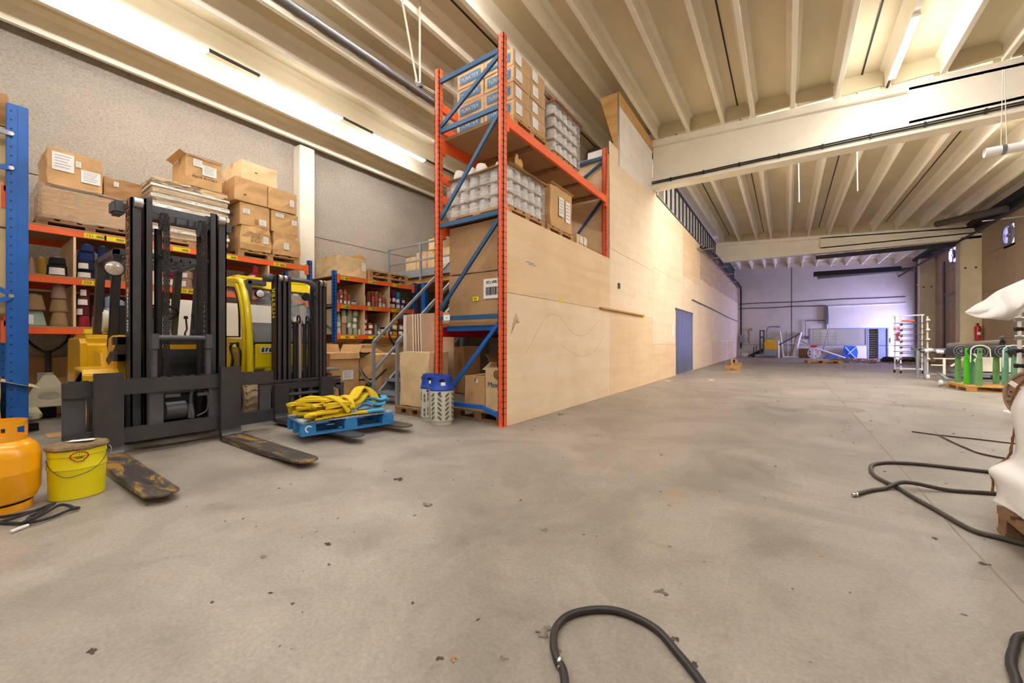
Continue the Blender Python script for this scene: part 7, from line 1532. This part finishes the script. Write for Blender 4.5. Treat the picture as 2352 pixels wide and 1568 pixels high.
hose('grey-brown hose ending in a metal nipple before the white wrap', [(.385, 3.52), (.42, 3.58), (.484, 3.68), (.58, 3.80), (.665, 3.885, .03), (.75, 3.93, .03), (.933, 3.997), (1.166, 4.09), (1.5, 4.2)], .014, fit=((.385, 3.52, .014), (.368, 3.495, .014)))
hose('grey-brown hose making a wide loop right of centre', [(1.55, 4.8), (1.37, 4.75), (1.15, 4.73), (.947, 4.71), (.80, 4.66), (.686, 4.585), (.60, 4.46), (.563, 4.28), (.563, 4.10), (.60, 3.97), (.647, 3.867), (.70, 3.66), (.758, 3.484), (.836, 3.23), (.93, 3.18), (1.006, 3.15), (1.2, 3.08)], .014)
hose('thin dark cable crossing straight behind the hoses', [(1.197, 6.411), (1.396, 6.341), (1.666, 6.312), (1.881, 6.263), (2.2, 6.2)], .007, cat='cable', nm='floor_cable')
hose('thin dark cable branching toward the white wrap', [(1.396, 6.33), (1.41, 6.1), (1.428, 5.862), (1.45, 5.7), (1.483, 5.519), (1.621, 5.398), (1.9, 5.3)], .008, cat='cable', nm='floor_cable')

# ---------------------------------------------------------------- lint, floor joints and litter
m = MB(); m.bar((.80, 6.9, .0004), (.77, 3.2, .0004), .008, .0012); m.bar((.77, 3.2, .0004), (.80, 1.6, .0004), .008, .0012); m.bar((.80, 6.9, .0004), (.8, 30, .0004), .01, .0012)
m.bar((-2.6, 9.2, .0004), (6, 9.0, .0004), .008, .0012); struct('trim_11', m, M('joint', '#8a7c69', .9))
M('lint', '#c9bdb4', .95, 0, .25, 60, 1); M('lint_dark', '#94816f', .95, 0, .3, 60, 1); M('leaf_tan', '#b58f68', .9, 0, .2, 30)
def clump(label, x, y, r, mt='lint', seed=0, g='lint tufts on the floor'):
    random.seed(seed); m = MB(); n = 9
    for k in range(n):
        a = random.uniform(0, 2 * PI); d = random.uniform(0, r * .8); rr = r * random.uniform(.18, .4)
        m.lathe([(rr * .3, 0), (rr, rr * .15), (rr * .9, rr * .5), (rr * .3, rr * .75)], (x + d * math.cos(a) * 1.3, y + d * math.sin(a), 0), 7)
    tag(m.build('lint_tuft', mt, None, False, jit=r * .09), label, 'lint tuft', g)
for k, (u, v, r, mt, l) in enumerate(((1252, 1452, .03, 'lint', 'big pale lint tuft touching the arched black hose'), (1545, 1468, .02, 'lint_dark', 'brown lint scrap on the right side of the arched hose'), (1582, 1522, .022, 'lint_dark', 'brown lint scrap lower on the arched hose'), (1248, 1217, .025, 'lint', 'grey lint tuft above the middle of the floor'), (1518, 1358, .028, 'lint', 'flat tan lint tuft right of centre'), (915, 1101, .035, 'lint_dark', 'dark lint tuft in front of the blue pallet'), (1157, 1512, .014, 'lint', 'small lint tuft left of the arched hose'), (208, 1497, .018, 'lint_dark', 'dark lint scrap in the lower left corner'), (602, 1280, .02, 'lint', 'grey lint scrap below the black forks'), (985, 1160, .04, 'lint', 'flat stretched lint scrap below the blue pallet'), (1632, 873, .06, 'white', 'white plastic scrap by the plywood partition far down the aisle'), (1532, 875, .06, 'white', 'white crumpled scrap at the foot of the partition'), (2262, 1296, .02, 'lint_dark', 'brown leaf-like scrap below the long hose'), (2145, 1236, .016, 'lint_dark', 'brown speck of lint on the floor joint'), (1885, 1278, .014, 'leaf_tan', 'tan flake right of centre'), (1040, 1513, .016, 'leaf_tan', 'tan flake at the bottom left of the arched hose'), (948, 1385, .012, 'lint_dark', 'tiny dark speck left of centre floor'), (752, 1250, .018, 'lint_dark', 'dark flat scrap below the second black fork'), (1290, 952, .05, 'lint', 'grey lint tuft along the plywood foot'), (1010, 1512, .014, 'lint_dark', 'dark flake beside the tan flake at the bottom'))):
    a, b = (u - 1176) / 900, (v - 785) / 900; f = 1.05 / b; ct, st = math.cos(YAW), math.sin(YAW); X, Y = f * (a * ct - st), f * (a * st + ct)
    clump(l, X, Y, r, mt, k)
random.seed(77)
m = MB(); m2 = MB()
for k in range(900):
    Y = .6 + 24 * random.random() ** 1.6; X = random.uniform(-2.7, 4.5) if random.random() < .75 else random.uniform(-5, -2.6)
    if X < -2.75 and Y > 3.5: continue
    s_ = random.uniform(.003, .012) * (1 + Y * .12); a = random.uniform(0, PI); c, s = math.cos(a) * s_, math.sin(a) * s_; w = random.uniform(.3, .7)
    (m if k % 2 else m2).hexa([(X - c, Y - s, .0), (X + s * w, Y - c * w, .0), (X + c, Y + s, 0), (X - s * w, Y + c * w, 0)], [(X - c * .6, Y - s * .6, s_ * .35), (X + s * w * .6, Y - c * w * .6, s_ * .4), (X + c * .6, Y + s * .6, s_ * .3), (X - s * w * .6, Y + c * w * .6, s_ * .35)])
tag(m.build('floor_crumbs', 'lint_dark'), 'dark crumbs and fluff scattered thinly over the concrete floor', 'debris', kind='stuff')
tag(m2.build('floor_fluff', 'lint'), 'pale crumbs and fluff scattered thinly over the concrete floor', 'debris', kind='stuff')
m = MB(); random.seed(5)
for k in range(260):
    X, Y = random.uniform(2.0, 6.0), random.uniform(25.5, 31.8); s_ = random.uniform(.05, .22); a = random.uniform(-.4, .4) + (PI / 2 if k % 3 == 0 else 0)
    m.bar((X - s_ * math.cos(a), Y - s_ * math.sin(a), .02), (X + s_ * math.cos(a), Y + s_ * math.sin(a), random.uniform(.02, .10)), .05, .02)
tag(m.build('yard_litter', 'old_wood'), 'dark litter and scrap strewn over the wet floor by the far doorway', 'debris', kind='stuff')
m = MB(); m.lathe([(.3, 0), (.34, .001), (.001, .0015)], (.66, 8.0, 0), 24)
struct('trim_11', m, M('oil_stain', '#8d8072', .7))
for x in (4.3, 5.0):
    t = thing('dark_bag', ['dark sack on the floor by the bright far door', 'second dark sack nearer the far door post'][int(x > 4.5)], 'sack', (x, 27.5, 0), 'dark sacks by the far door'); m = MB(); m.lathe([(.05, 0), (.3, .03), (.32, .15), (.2, .28), (.02, .3)], (x, 27.5, 0), 12); m.build('sack', 'black', t, True, jit=.01)
